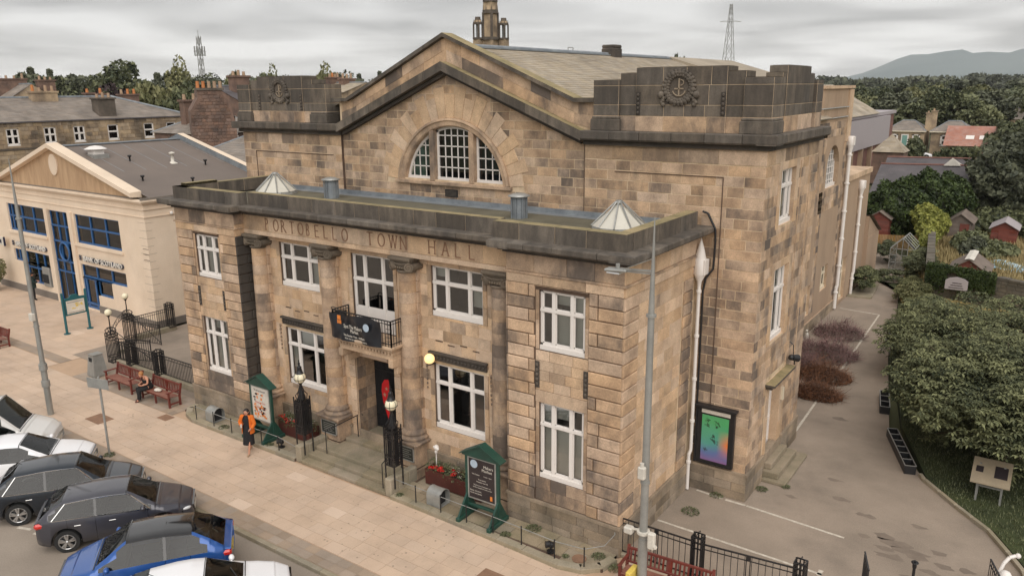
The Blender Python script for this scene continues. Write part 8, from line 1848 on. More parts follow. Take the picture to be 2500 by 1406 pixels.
# big tree over the lawn at the right
def big_tree(lab, x, y, zc, rx, ry, rz, nl, ls, seed, nclump=120, name='tree', trunk=True, mt='leaf_near', base=0, cut=None):
    t_ = thing(name, lab, 'tree' if trunk else 'shrub', (x, y, base)); r = NPR(seed); mb = MB(); br = MB()
    for k in range(nclump):
        d = r.normal(size=3); d[2] = abs(d[2])*.9 if r.rand() < .72 else d[2]*.6; d /= np.linalg.norm(d); q = r.uniform(.55, 1.0); c = d*q*np.array([rx, ry, rz])+np.array([x, y, zc]); cs = r.uniform(.09, .17)*(rx+ry)/2
        if cut and not cut(c): continue
        if trunk and r.rand() < .5: br.cyl((x+(c[0]-x)*.15, y+(c[1]-y)*.15, zc-rz*.3), tuple(c), .05, .015, 5)
        n = nl//nclump; nsp = max(1, n//6); dd = r.normal(size=(nsp, 3)); dd /= np.linalg.norm(dd, axis=1)[:, None]; P_ = dd*(r.uniform(.3, 1, nsp)**.5)[:, None]*np.array([cs, cs, cs*.55])+c
        # each sprig: a rosette of drooping leaves
        a = r.uniform(0, 2*math.pi, (nsp, 1))+np.arange(6)[None, :]*(2*math.pi/6)+r.normal(0, .25, (nsp, 6)); dr = r.uniform(-.75, .05, (nsp, 6)); dirs = np.stack([np.cos(a), np.sin(a), dr], -1).reshape(-1, 3); dirs /= np.linalg.norm(dirs, axis=1)[:, None]
        PP = np.repeat(P_, 6, 0); L_ = ls*r.uniform(.7, 1.25, len(PP))[:, None]; side = np.cross(dirs, [0, 0, 1]); side /= np.maximum(1e-6, np.linalg.norm(side, axis=1)[:, None]); W_ = side*L_*.2; 
        v0 = PP+dirs*L_*.12; v1 = PP+dirs*L_*.6+W_+[0, 0, .01]; v2 = PP+dirs*L_-[0, 0, .02]; v3 = PP+dirs*L_*.6-W_+[0, 0, .01]
        V = np.stack([v0, v1, v2, v3], 1).reshape(-1, 3); b_ = len(mb.v); mb.v.extend(map(tuple, V.tolist())); m = len(PP); mb.f.extend([(b_+4*i, b_+4*i+1, b_+4*i+2, b_+4*i+3) for i in range(m)]); mb.m.extend([0]*m); mb.s.extend([False]*m)
        tb = float(np.clip(r.normal(.42, .18), 0, 1)); mb.t.extend([(float(v), .3, .5) for v in np.clip(r.normal(tb, .2, m), 0, 1)])
    mb.build('crown', mt, t_, **({'kind': 'stuff'} if False else {}))
    if trunk: br.cyl((x, y, 0), (x, y, zc), .28, .14, 10); br.build('trunk', 'bark', t_)
    return t_
big_tree('big leafy cherry tree overhanging the lane from the grass at the right', 8.7, 13.0, 1.9, 4.3, 4.6, 2.3, 84000, .18, 1, 420)
big_tree('broad leafy tree behind the big cherry, in front of the garden wall', 7.7, 21.3, 1.5, 4.9, 5.2, 1.9, 52000, .19, 2, 300)
big_tree('leafy shrub at the lane edge below the ivy wall', 3.6, 28.6, .55, 1.5, 3.4, .9, 11000, .2, 3, 90, 'shrub', False)
big_tree('light green bush beside the end of the lane', 2.3, 33.5, .6, .9, 2.6, .8, 7000, .18, 4, 60, 'shrub', False, 'leaf_light')
big_tree('dark shrub filling the bed against the hall wall', -.55, 34.5, .7, .7, 1.8, .9, 7000, .17, 5, 60, 'shrub', False)
big_tree('green shrub in the garden beside the greenhouse', -1.4, 44.5, .8, 1.1, 1.8, .8, 5000, .2, 6, 50, 'shrub', False, 'leaf_mid')
big_tree('dark bush between the greenhouse and the garden wall', 1.6, 41.0, .9, .8, 3.4, 1.0, 8000, .2, 7, 70, 'shrub', False, 'leaf_mid')
big_tree('low green growth in front of the greenhouse', .6, 38.2, .3, 1.6, 1.6, .5, 5000, .18, 8, 50, 'shrub', False, 'leaf_mid')
# hedge masses and ivy
def mass(lab, cat, name, ells, mt, s, n, seed, group=None):
    r = NPR(seed); mb = MB()
    for (x, y, z, rx, ry, rz) in ells:
        d = r.normal(size=(n, 3)); d /= np.linalg.norm(d, axis=1)[:, None]; k = 1+.10*np.sin(d[:, 0]*7+d[:, 2]*9+x)+.07*np.sin(d[:, 1]*13+d[:, 2]*5); p = d*(r.uniform(.86, 1.03, n)*k)[:, None]*np.array([rx, ry, rz])+np.array([x, y, z]); p = p[p[:, 2] > .05]; d = (p-np.array([x, y, z]))/np.array([rx, ry, rz])
        add_leaves(mb, p, d, s, 0, r, .48, .25); b = MB(); b.sph((x, y, z), 1, 12, 1, (.0, .3, .5), (rx*.86, ry*.86, rz*.86)); mb.join(b)
    o = solo(name, mb, [mt, 'leaf_dark'], lab, cat, group); return o
mass('huge dark ivy covered hedge arching behind the greenhouse', 'hedge', 'ivy_hedge', [(-2.4, 54.5, 2.2, 2.2, 3.0, 2.6), (-.6, 57.5, 2.6, 2.2, 3.0, 2.7), (.9, 60, 2.6, 1.9, 3, 2.4), (-3.0, 56, 2.0, 1.6, 3, 2.1)], 'leaf_ivy', .17, 9000, 1)
mass('bright yellow green creeper spilling over the end of the garden wall', 'creeper', 'yellow_creeper', [(.9, 49.6, 1.9, .9, 1.6, 1.0), (1.25, 47.0, 1.6, .5, 1.8, .7), (.3, 51.8, 2.5, 1.0, 1.4, .9), (1.5, 50.5, 2.2, .6, 1.0, .8), (1.2, 45.2, 1.5, .35, 1.2, .5)], 'leaf_yellow', .13, 4200, 2)
mass('dark round tree filling the right edge beside the slate range', 'tree', 'tree', [(4.9, 66, 4.2, 3.3, 5, 3.6), (7.5, 63, 3.2, 3, 4, 3.2), (6.6, 70, 5.2, 3.4, 4, 3.4), (3.5, 69, 2.4, 2, 4, 2.2)], 'leaf_dark', .28, 7000, 3)
mass('mid green tree at the right edge below the orange roofs', 'tree', 'tree', [(4.0, 92, 5.0, 3.4, 5, 3.3), (7.5, 88, 5.5, 4, 5, 3.8)], 'leaf_mid', .3, 6000, 4)
mass('rough green scrub along the back of the allotments', 'scrub', 'scrub', [(5.5, 60, 1.2, 3, 2, 1.3), (3.4, 59.5, .9, 1.4, 2, 1.1), (8, 58, 1.0, 3, 2, 1.4), (3.6, 51, .6, 1.2, 2.6, 1.0), (5.2, 49, .5, 1.6, 2.4, .8)], 'leaf_mid', .2, 2600, 5)
mass('dark gorse like bush among the straw coloured grass', 'bush', 'bush', [(4.1, 48.2, .9, .7, 1.0, .8), (3.7, 47.6, .8, .5, .8, .6)], 'leaf_dark', .13, 1800, 6)
mass('green hedge in front of the orange roofed houses', 'hedge', 'garden_hedge', [(-5, 132, 1.2, 4, 2, 1.2), (-1, 130, 1.4, 4, 2, 1.4), (-13, 136, 1.4, 1.4, 2, 2.2)], 'leaf_mid', .35, 1500, 7)
r = NPR(9); mb = MB(); n = 9000; u = r.uniform(0, 3.9, n); v = 2.1-np.abs(r.normal(0, .48, n)); keep = ~((np.abs(u-1.85) < .62) & (v > 1.05) & (v < 1.85)); u, v = u[keep], np.maximum(v[keep], .3)
p = np.stack([2.75+u*.942+.335*.0, 34.4-u*.335-.09-r.uniform(0, .16, len(u)), v+.12*np.sin(u*5)], 1); add_leaves(mb, p, np.tile([0, -1, .3], (len(u), 1)), .075, 0, r, .5, .25)
p2 = np.stack([2.75+r.uniform(0, 3.9, 2500)*.942, 0*u[:2500]+0, 2.05+np.abs(r.normal(0, .12, 2500))], 1); p2[:, 1] = 34.4-(p2[:, 0]-2.75)*.356+r.uniform(-.2, .3, 2500); add_leaves(mb, p2, np.tile([0, 0, 1.], (2500, 1)), .075, 0, r, .55, .25)
solo('wall_ivy', mb, 'leaf_ivy', 'ivy hanging over the garden wall around the arched plaque', 'ivy', kind='stuff')
# grasses
def blades(lab, name, area, n, h, mt, seed, z=0.02, kindl='grass', w=.012):
    r = NPR(seed); mb = MB(); P_ = area(r, n); m = len(P_); a = r.uniform(0, 2*math.pi, m); hh = h*r.uniform(.4, 1.2, m); dx_, dy_ = np.cos(a), np.sin(a); b = np.stack([P_[:, 0], P_[:, 1], np.full(m, z)], 1); t = b+np.stack([dx_*hh*.4, dy_*hh*.4, hh], 1); s_ = np.stack([-dy_, dx_, 0*dx_], 1)*(w*(1+h*2))
    V = np.stack([b-s_, b+s_, t], 1).reshape(-1, 3); mb.v = list(map(tuple, V.tolist())); mb.f = [(3*i, 3*i+1, 3*i+2) for i in range(m)]; mb.m = [0]*m; mb.s = [False]*m; mb.t = [(float(q), .3, .5) for q in np.clip(r.normal(.5, .25, m), 0, 1)]
    solo(name, mb, mt, lab, kindl, kind='stuff')
def a1(r, n):
    x = r.uniform(4.5, 16, n); y = r.uniform(2, 26, n); k = [KR[i] for i in range(len(KR))]; kx = np.interp(-y, [-q[1] for q in k], [q[0] for q in k]); lane = np.interp(y, [9.7, 13.5, 22, 26], [6.3, 4.9, 3.3, 3.0]); lim = np.where(y > 9.7, lane, kx); s = x > lim+.15; return np.stack([x[s], y[s]], 1)
blades('rough grass under the big cherry tree', 'lawn_grass', a1, 60000, .09, 'leaf_mid', 1, .03)
def a2(r, n): y = r.uniform(38, 62, n); x = r.uniform(0, 1, n)*10+1.9-(y-38)*.04; return np.stack([x, y], 1)
blades('dry straw coloured long grass on the allotments', 'dry_grass', a2, 30000, .5, 'straw_blade', 2, .3, w=.03)
# brush piles
def brush(lab, x, y, rx, ry, h, mt, seed, n=1700, brown=False):
    r = NPR(seed); mb = MB(); 
    for k in range(n):
        a = r.uniform(0, 2*math.pi); q = r.uniform(0, 1)**.5; px_, py_ = x+rx*q*math.cos(a), y+ry*q*math.sin(a); z = r.uniform(0, 1)*h*1.5*(1-q**1.6)*(1+.4*math.sin(5*px_+seed)*math.cos(4*py_))+.02; d = r.normal(size=3); d[2] = abs(d[2])*.5; d /= np.linalg.norm(d); L_ = r.uniform(.15, .62); p = Vector((px_, py_, z+.02)); q_ = p+Vector(d)*L_; q_.z = max(.02, q_.z); s = Vector((-d[1], d[0], 0.3)).normalized()*r.uniform(.005, .013)
        mb.add([tuple(p-s), tuple(p+s), tuple(q_+s*.4), tuple(q_-s*.4)], [(0, 1, 2, 3)], 0, (float(np.clip(r.normal(.45, .28), 0, 1)), .3, .5))
    if brown:
        nn_ = 2200; a = r.uniform(0, 2*math.pi, nn_); q = r.uniform(0, 1, nn_)**.5; p = np.stack([x+rx*q*np.cos(a), y+ry*q*np.sin(a), h*.9*(1-q**1.6)*r.uniform(.3, 1, nn_)+.03], 1); add_leaves(mb, p, np.tile([0, 0, 1.], (nn_, 1)), .045, 0, r, .55, .25)
    else:
        for k in range(4): a = r.uniform(0, 6); mb.cyl((x-.3*math.cos(a), y-.3*math.sin(a), h*.5), (x+rx*1.1*math.cos(a), y+ry*.9*math.sin(a), .1), .018, .01, 5, 0, (1, .3, .5))
    solo('brush_pile', mb, mt, lab, 'brush pile', 'piles of cut branches in the car park')
brush('furthest pile of purple brown cut branches by the hall wall', .25, 24.2, 1.25, 1.3, .5, 'twig_purple', 1); brush('large pile of purple brown cut branches with pale sticks', .35, 20.4, 1.6, 1.5, .6, 'twig_purple', 2, 2600)
brush('pile of orange brown cut branches and dead leaves', 1.15, 17.4, 1.2, 1.1, .5, 'leaf_brown', 3, 1500, True); brush('nearest pile of red brown cut twigs and leaves', 1.35, 15.1, 1.15, .8, .35, 'leaf_brown', 4, 1700, True)
brush('small grey purple heap of twigs against the hall wall', .1, 18.3, .6, .6, .35, 'twig_purple', 5, 700)
m_ = MB(); m_.lathe([(.07, 0), (.1, .1), (.09, .3), (.04, .36)], (-.95, 22.6, 0), 8); m_.sph((-.95, 22.55, .45), .07, 8); m_.cyl((-.9, 22.5, .45), (-.86, 22.4, .46), .02, .005, 5); solo('seagull', m_, 'poster_white', 'small white bird standing at the foot of the hall wall', 'bird')
# weeds
def weed(x, y, s, lab, seed, z=0.0, mt='leaf_mid'):
    r = NPR(seed); mb = MB(); n = int(260*s/.3); a = r.uniform(0, 6.28, n); q = r.uniform(0, 1, n)**.6; p = np.stack([x+s*q*np.cos(a), y+s*q*np.sin(a), z+.03+s*.5*(1-q)*r.uniform(.2, 1, n)], 1); add_leaves(mb, p, np.tile([0, 0, 1.], (n, 1)), .03, 0, r, .5, .2); solo('weed_clump', mb, mt, lab, 'weeds', 'weeds at the foot of the walls')
weed(.75, 3.35, .28, 'low round weed on the tarmac in the corner by the hall', 1); weed(1.05, 4.72, .22, 'weed growing at the wall foot under the poster case', 2); weed(2.1, 5.9, .2, 'weed tuft between the wall corner and the side steps', 3); weed(2.7, 6.5, .14, 'mossy tuft at the corner of the side steps', 4)
weed(-2.6, -.28, .24, 'weed tuft at the wall foot under the right pavilion window', 5, .1); weed(-3.1, -1.0, .16, 'weed tuft at the terrace edge right of the notice board', 6, .1); weed(-1.1, -.95, .1, 'tiny dark weed beside the round drain cover', 7, .1); weed(-.35, -.45, .2, 'weeds along the wall near the hall corner', 8, .1); weed(.2, -.55, .22, 'weed clump outside the rounded terrace end', 9)
weed(-16.3, -1.0, .22, 'weeds beside the left barrel shaped cover', 10, .1); weed(-14.9, -.95, .16, 'weeds near the foot of the left notice board', 11, .1); weed(-13.6, -1.0, .16, 'weeds in front of the left flower box', 12, .1); weed(-7.2, -1.05, .14, 'weeds beside the right step wall', 13, .1); weed(-17.9, -4.6, .2, 'moss and weeds round the foot of the sign post', 14); weed(-28.5, 1.9, .3, 'weeds at the foot of the gate', 15); weed(-26.5, 1.2, .35, 'mossy weeds behind the passage railing', 16)
# potted bay tree at the far left
t_ = thing('potted_tree', 'small round leafed tree in a pot outside the bank, at the left edge', 'potted tree', (-47.6, 3.9, 0)); m_ = MB(); m_.lathe([(.3, 0), (.4, .45), (.38, .5)], (-47.6, 3.9, 0), 12); m_.build('pot', 'grey_steel', t_); m_ = MB(); leaf_cloud(m_, (-47.6, 3.9, 1.5), .9, .9, .95, 1400, .09, 0, 3); m_.build('crown', 'leaf_light', t_); m_ = MB(); m_.cyl((-47.6, 3.9, .4), (-47.6, 3.9, 1.3), .04); m_.build('stem', 'bark', t_)
# ================================================================== CARS
def car(name, lab, x, y, hd, L_, Wd, H_, prof, paint, kind='hatch', wheels=(.82, 3.38), wr=.33, roofm=None, tail=None, grp='cars parked at an angle to the kerb', trim=True, black=None):
    """prof: list of (s, zc, zb, wr, wb) from rear (s=0) to nose: centre height, belt height, half width of the upper edge, half width of the body.
    glass between the stations named in kind"""
    t_ = thing(name, lab, kind if kind in ('van',) else 'car', (x, y, -.12), hd, grp, local=True); P = np.array([p[:5] for p in prof], float); K = P[:, 0]
    S = np.unique(np.concatenate([np.linspace(0, L_, 120), K])); 
    def ip(c):
        # monotone-ish cubic through the stations
        v = np.interp(S, K, P[:, c]); k = np.array([.25, .5, .25]); w = v.copy()
        for _ in range(3): w[1:-1] = np.convolve(w, k, 'valid')
        return w
    zc, zb, wu, wb = ip(1), ip(2), ip(3), ip(4); zs = .22; rows = []
    nose = np.clip((L_-S)/.8, 0, 1)**.6; tailr = np.clip(S/.4, 0, 1)**.6
    fac = .62+.38*np.minimum(nose, .45+.55*tailr)
    for i, s in enumerate(S):
        w = wb[i]*fac[i]; u = wu[i]*(.8+.2*min(nose[i], 1)); z0 = zs+.14*(1-min(nose[i], 1))+.1*(1-tailr[i]); arch = 0
        for c in wheels:
            if abs(s-c) < wr+.07: arch = max(arch, math.sqrt((wr+.07)**2-(s-c)**2)+wr)
        zl = max(z0, arch); mid = max(zl+.03, .52); b = max(zb[i], mid+.05); c_ = max(zc[i], b+.01)
        rows.append([(0, z0), (w*.9, z0) if not arch else (w*.9, zl), (w*.985, zl+.02), (w, mid), (w*.985, b-.1 if b-.1 > mid else mid+.02), (w*.95, b), (u+(w*.95-u)*.35, b+(c_-b)*.55 if c_-b > .2 else b+(c_-b)*.5), (u, c_-.07 if c_-b > .2 else b+(c_-b)*.75), (u*.86, c_-.018 if c_-b > .2 else c_-.01), (u*.5, c_), (0, c_+.012)])
    nr = len(rows[0]); parts = {}
    def V(i, j, sg): y_, z_ = rows[i][j]; return (S[i]-L_/2, sg*y_, z_)
    cowl = [p for p in prof if len(p) > 5]; mk = {p[5]: p[0] for p in cowl}
    for i in range(len(S)-1):
        s = (S[i]+S[i+1])/2
        for j in range(1, nr-1):
            key = 'body'
            if j in (5, 6) and mk['d'] < s < mk['a'] - .0*s: key = 'side_window'
            if j >= 7 and mk['w'] < s < mk['c']: key = 'windscreen'
            if j in (7,) and mk['w'] < s < mk['c']: key = 'body'
            if j >= 8 and mk['r'] < s < mk['q']: key = 'rear_window'
            if j >= 7 and mk['q'] <= s <= mk['w']: key = 'roof'
            if key == 'side_window':
                lim = mk['a']-(mk['a']-mk['w'])*(.25 if j == 5 else .72); lo = mk['d']+(mk['q']-mk['d'])*(.15 if j == 5 else .55)
                if s > lim or s < lo: key = 'body'
                elif any(abs(s-q) < .045 for q in mk_p(mk)): key = 'pillar'
            for sg in (1, -1):
                q = [V(i, j, sg), V(i+1, j, sg), V(i+1, j+1, sg), V(i, j+1, sg)]; q = q if sg == -1 else q[::-1]
                parts.setdefault(key, MB()).add(q, [(0, 1, 2, 3)], 0, (.5, .3, .5), True)
    for i, sgn in ((0, 1), (len(S)-1, -1)):
        ring = [V(i, j, 1) for j in range(nr)]+[V(i, j, -1) for j in range(nr-2, 0, -1)]; parts['body'].add(ring if sgn == 1 else ring[::-1], [tuple(range(len(ring)))], 0, (.5, .3, .5), True)
    MM = {'body': paint, 'side_window': 'car_glass', 'windscreen': 'car_glass', 'rear_window': 'car_glass', 'roof': roofm or paint, 'pillar': 'car_black'}
    for k, mb in parts.items():
        o = mb.build(k, MM[k], t_); me = o.data
        import bmesh
        bm_ = bmesh.new(); bm_.from_mesh(me); bmesh.ops.remove_doubles(bm_, verts=bm_.verts, dist=.0005); bm_.to_mesh(me); bm_.free()
    un = MB(); un.box(-L_/2+.25, L_/2-.3, -Wd*.40, Wd*.40, .2, .62); un.build('underbody', 'car_black', t_)
    seat = MB(); c0 = mk['w']-L_/2
    for sx in (.25, 1.35):
        for sy in (-.36, .36): seat.bbox(c0-sx-.45, c0-sx+.05, sy-.24, sy+.24, .5, .72, .05); seat.bbox(c0-sx-.62, c0-sx-.45, sy-.23, sy+.23, .6, 1.08, .06); seat.bbox(c0-sx-.62, c0-sx-.5, sy-.12, sy+.12, 1.08, 1.26, .04)
    seat.box(mk['w']-L_/2+.1, mk['c']-L_/2-.15, -.6, .6, .6, .86); seat.build('interior', 'room_grey', t_)
    for c in wheels:
        for sg in (1, -1):
            yy = sg*(Wd/2-.10); w_ = MB(); w_.cyl((c-L_/2, yy-.1, wr), (c-L_/2, yy+.1, wr), wr, n=28, m=0, caps=False)
            for k in range(2): yk = yy+(.1 if k else -.1); w_.add([(c-L_/2+wr*f*math.cos(a), yk, wr+wr*f*math.sin(a)) for f in (1, .7) for a in [i*2*math.pi/28 for i in range(28)]], [(i, (i+1) % 28, (i+1) % 28+28, i+28) for i in range(28)], 0)
            tr_ = w_.build('wheel', 'rubber', t_); rm = MB(); yo = yy+sg*.085; rm.cyl((c-L_/2, yo-sg*.06, wr), (c-L_/2, yo-sg*.05, wr), wr*.7, n=24, m=1)
            for k in range(5):
                a = k*2*math.pi/5+.3; p0 = Vector((c-L_/2, yo, wr)); 
                for da in (-.14, .2): q = Vector((c-L_/2+wr*.66*math.cos(a+da), yo, wr+wr*.66*math.sin(a+da))); rm.stick(p0, q, .045, 0)
            rm.tube([(c-L_/2+wr*.67*math.cos(a), yo, wr+wr*.67*math.sin(a)) for a in [i*2*math.pi/24 for i in range(25)]], .018, 5, 0); rm.sph((c-L_/2, yo, wr), .05, 8); rm.build('alloy_rim', ['alloy', 'car_black'], tr_)
    xm = mk['a']-L_/2-.42
    for sg in (1, -1):
        m_ = MB(); zb_ = float(np.interp(mk['a']-.4, K, P[:, 2])); m_.sph((xm, sg*(Wd/2+.06), zb_+.09), .11, 10, sc=(.7, 1, .75)); m_.stick((xm, sg*(Wd/2-.12), zb_+.04), (xm, sg*(Wd/2+.04), zb_+.07), .04); m_.build('wing_mirror', black or paint, t_)
        iy = lambda s_: rows[int(np.argmin(abs(S-s_)))]; m_ = MB(); rr_ = iy(L_-.26); m_.sph((L_/2-.26, sg*(rr_[4][0]-.11), rr_[5][1]-.07), .15, 10, sc=(1.3, .9, .45)); m_.build('headlight', 'head_glass', t_)
        m_ = MB(); rr_ = iy(.14); m_.bbox(-L_/2-.01, -L_/2+.34, sg*(rr_[4][0]-.10)-.12, sg*(rr_[4][0]-.10)+.12, rr_[5][1]-.17, rr_[5][1]+.0, .05); m_.build('tail_light', 'tail_red', t_)
        for hx in (mk['a']-L_/2-1.25, mk['a']-L_/2-2.15):
            if kind != 'van' : m_ = MB(); m_.bbox(hx-.09, hx+.09, sg*(Wd/2-.03), sg*(Wd/2)+.012 if sg > 0 else sg*(Wd/2)+.03, zb_-.16, zb_-.135, .006) if sg > 0 else m_.bbox(hx-.09, hx+.09, -Wd/2-.012, -Wd/2+.03, zb_-.16, zb_-.135, .006); m_.build('door_handle', 'chrome' if trim else paint, t_)
        if trim:
            m_ = MB(); pts = []
            for i, s in enumerate(S):
                if mk['d']+.1 < s < mk['a']-.25: pts.append((s-L_/2, sg*(rows[i][5][0]+.008), rows[i][5][1]+.005))
            top = [(s-L_/2, sg*(rows[i][7][0]+.012), rows[i][7][1]) for i, s in enumerate(S) if mk['d']+.45 < s < mk['w']+.1]
            m_.tube(pts, .012, 4); m_.tube(top, .012, 4); m_.tube([pts[0], top[0]], .012, 4); m_.tube([top[-1], pts[-1]], .012, 4); m_.build('chrome_trim', 'chrome', t_)
    for sg in (1, -1):
        for s_ in (mk['p1'], mk['a']-.32, mk['d']+.5): r_ = iy(s_); m_ = MB(); m_.tube([(s_-L_/2, sg*(r_[j][0]+.002), r_[j][1]) for j in (2, 3, 4, 5)], .006, 4); m_.build('door_seam', 'car_black', t_)
    for s_ in (mk['c']+.04, mk['w']-.02): r_ = iy(s_); m_ = MB(); m_.tube([(s_-L_/2, sg*r_[j][0], r_[j][1]+.004) for sg, j in [(1, j) for j in (7, 8, 9)]+[(-1, j) for j in (9, 8, 7)]], .016, 4); m_.build('screen_seal', 'car_black', t_)
    m_ = MB(); m_.box(L_/2-.03, L_/2+.012, -.26, .26, .42, .53); m_.build('number_plate', 'poster_white', t_); m_ = MB(); m_.box(L_/2-.06, L_/2+.0, -.5, .5, .55, .68); m_.build('grille', 'car_black', t_)
    m_ = MB(); m_.box(-L_/2-.012, -L_/2+.03, -.26, .26, .62, .73); m_.build('number_plate', 'print_yellow', t_)
    m_ = MB(); c_ = mk['c']-L_/2; m_.tube([(c_-.02, -.55, .965), (c_-.02, .55, .965)], .025, 5); m_.tube([(c_-.05, -.3, 1.0), (c_-.3, .25, 1.13)], .01, 4); m_.build('wiper', 'car_black', t_)
    m_ = MB(); m_.stick((mk['q']-L_/2+.15, 0, H_-.0), (mk['q']-L_/2+.0, 0, H_+.11), .012); m_.build('aerial', 'car_black', t_)
    return t_
def mk_p(mk): return (mk['p1'], mk['p2'])
def HB(L_, W_, H_, r=.12, q=.75, w=2.5, c=3.25, d=.35, belt=.98, hood=.98, nosez=.72, wu=.56):
    k = L_/4.3; s = lambda v: v*k; wb = W_/2
    pr = [(0, .95, .88, wb*.86, wb*.97), (s(r), 1.02, .95, wb*.84, wb, 'r'), (s(d), 1.02+(H_-1.0)*.45, belt+.03, wb*.80, wb, 'd'), (s(q), H_-.06, belt+.02, wu+.04, wb, 'q'), (s(1.5), H_, belt, wu+.05, wb, 'p1'), (s(w), H_-.03, belt-.03, wu+.04, wb, 'w'), (s(w+.02), H_-.035, belt-.03, wu+.04, wb),
          (s(c), hood+.03, belt-.05, wb*.84, wb, 'c'), (s(c+.12), hood-.02, belt-.07, wb*.84, wb, 'a'), (s(3.9), nosez+.12, nosez+.04, wb*.8, wb*.97), (L_-.06, nosez, nosez-.06, wb*.7, wb*.93), (L_, nosez-.12, nosez-.16, wb*.66, wb*.88)]
    pr = [p for p in pr]; pr[4] = (s(1.62), H_, belt, wu+.05, wb, 'p1'); pr.insert(5, (s(2.0), H_, belt-.01, wu+.05, wb)); 
    pr2 = [p if len(p) < 6 or p[5] != 'p1' else p for p in pr]; pr2.append((L_+.001, nosez-.13, nosez-.17, wb*.6, wb*.85)); pr2[-1] = (L_+.001, nosez-.13, nosez-.17, wb*.6, wb*.85, 'p2')
    return pr2
HDG = R_(54)
def place(cx, cy, h=HDG): return cx, cy, h
car('parked_car', 'dark navy family SUV with grey roof and bright five spoke wheel, third from the left', -15.75, -6.95, HDG, 4.2, 1.80, 1.58, HB(4.2, 1.80, 1.58), 'car_navy', wheels=(.8, 3.35), wr=.345)
car('parked_car', 'graphite hatchback with a red tail light, between the navy SUV and the blue car', -13.05, -6.85, HDG, 4.15, 1.76, 1.50, HB(4.15, 1.76, 1.50), 'car_graphite', wheels=(.78, 3.3), wr=.33)
car('parked_car', 'bright blue coupe SUV with dark glass roof facing away from the kerb', -10.0, -7.75, HDG+math.pi-.03, 4.25, 1.86, 1.56, HB(4.25, 1.86, 1.56, q=.95, r=.18, d=.5, w=2.55, c=3.3), 'car_blue', wheels=(.8, 3.4), wr=.36, roofm='car_black', trim=False)
car('parked_car', 'white coupe cut off by the bottom edge in front of the blue car', -7.35, -7.95, HDG-.02, 4.3, 1.78, 1.40, HB(4.3, 1.78, 1.40, q=1.0, r=.3, d=.6, w=2.3, c=3.15, belt=.92, hood=.92), 'car_white', wheels=(.8, 3.4), wr=.33, trim=False)
car('parked_car', 'white saloon between the silver van and the navy SUV', -19.0, -7.0, HDG-.05, 4.5, 1.80, 1.43, HB(4.5, 1.80, 1.43, q=.95, r=.3, d=.6, w=2.35, c=3.15, belt=.93, hood=.93), 'car_white', wheels=(.85, 3.6), wr=.33, trim=False)
def VB(L_, W_, H_):
    wb = W_/2; return [(0, H_-.15, 1.2, wb*.86, wb*.98), (.05, H_-.05, 1.2, wb*.88, wb, 'r'), (.1, H_, 1.2, wb*.88, wb, 'd'), (.3, H_+.02, 1.2, wb*.9, wb, 'q'), (1.6, H_+.03, 1.18, wb*.9, wb, 'p1'), (L_-1.75, H_, 1.12, wb*.88, wb, 'w'), (L_-1.0, 1.22, 1.06, wb*.86, wb, 'c'), (L_-.85, 1.15, 1.04, wb*.86, wb, 'a'), (L_-.3, .98, .9, wb*.8, wb*.97), (L_-.05, .8, .7, wb*.7, wb*.93), (L_, .66, .6, wb*.66, wb*.88), (L_+.001, .65, .6, wb*.6, wb*.85, 'p2')]
car('parked_van', 'silver panel van at the left edge with grey bumper', -21.7, -7.0, HDG-.08, 4.8, 1.9, 2.05, VB(4.8, 1.9, 2.05), 'car_silver', 'van', wheels=(.9, 3.85), wr=.33, trim=False, black='car_black')
car('parked_car', 'small red car glimpsed beyond the hall at the far end of the lane', -15.0, 113.5, .2, 4.2, 1.76, 1.5, HB(4.2, 1.76, 1.5), 'car_red', wheels=(.8, 3.35), grp='cars beyond the hall', trim=False)
car('parked_car', 'white car parked in front of the cottages', -12.6, 138.5, .1, 4.2, 1.76, 1.5, HB(4.2, 1.76, 1.5), 'car_white', wheels=(.8, 3.35), grp='cars beyond the hall', trim=False)
# ================================================================== PEOPLE
def body(name, joints, edges, parent, m, sub=2, root=0):
    """one continuous skinned surface over a skeleton; joints: (x,y,z,rx[,ry])"""
    me = bpy.data.meshes.new(name); me.from_pydata([j[:3] for j in joints], edges, []); o = bpy.data.objects.new(name, me); COL.objects.link(o)
    md = o.modifiers.new('skin', 'SKIN'); sv = me.skin_vertices[0].data
    for i, j in enumerate(joints): sv[i].radius = (j[3], j[4] if len(j) > 4 else j[3]); sv[i].use_root = (i == root)
    md.use_smooth_shade = True; s = o.modifiers.new('sub', 'SUBSURF'); s.levels = sub; s.render_levels = sub
    dg = bpy.context.evaluated_depsgraph_get(); nm = bpy.data.meshes.new_from_object(o.evaluated_get(dg)); bpy.data.objects.remove(o)
    q = bpy.data.objects.new(name, nm); COL.objects.link(q); nm.materials.clear()
    for k in (m if isinstance(m, (list, tuple)) else [m]): nm.materials.append(MT[k])
    for p in nm.polygons: p.use_smooth = True
    q.parent = parent; return q
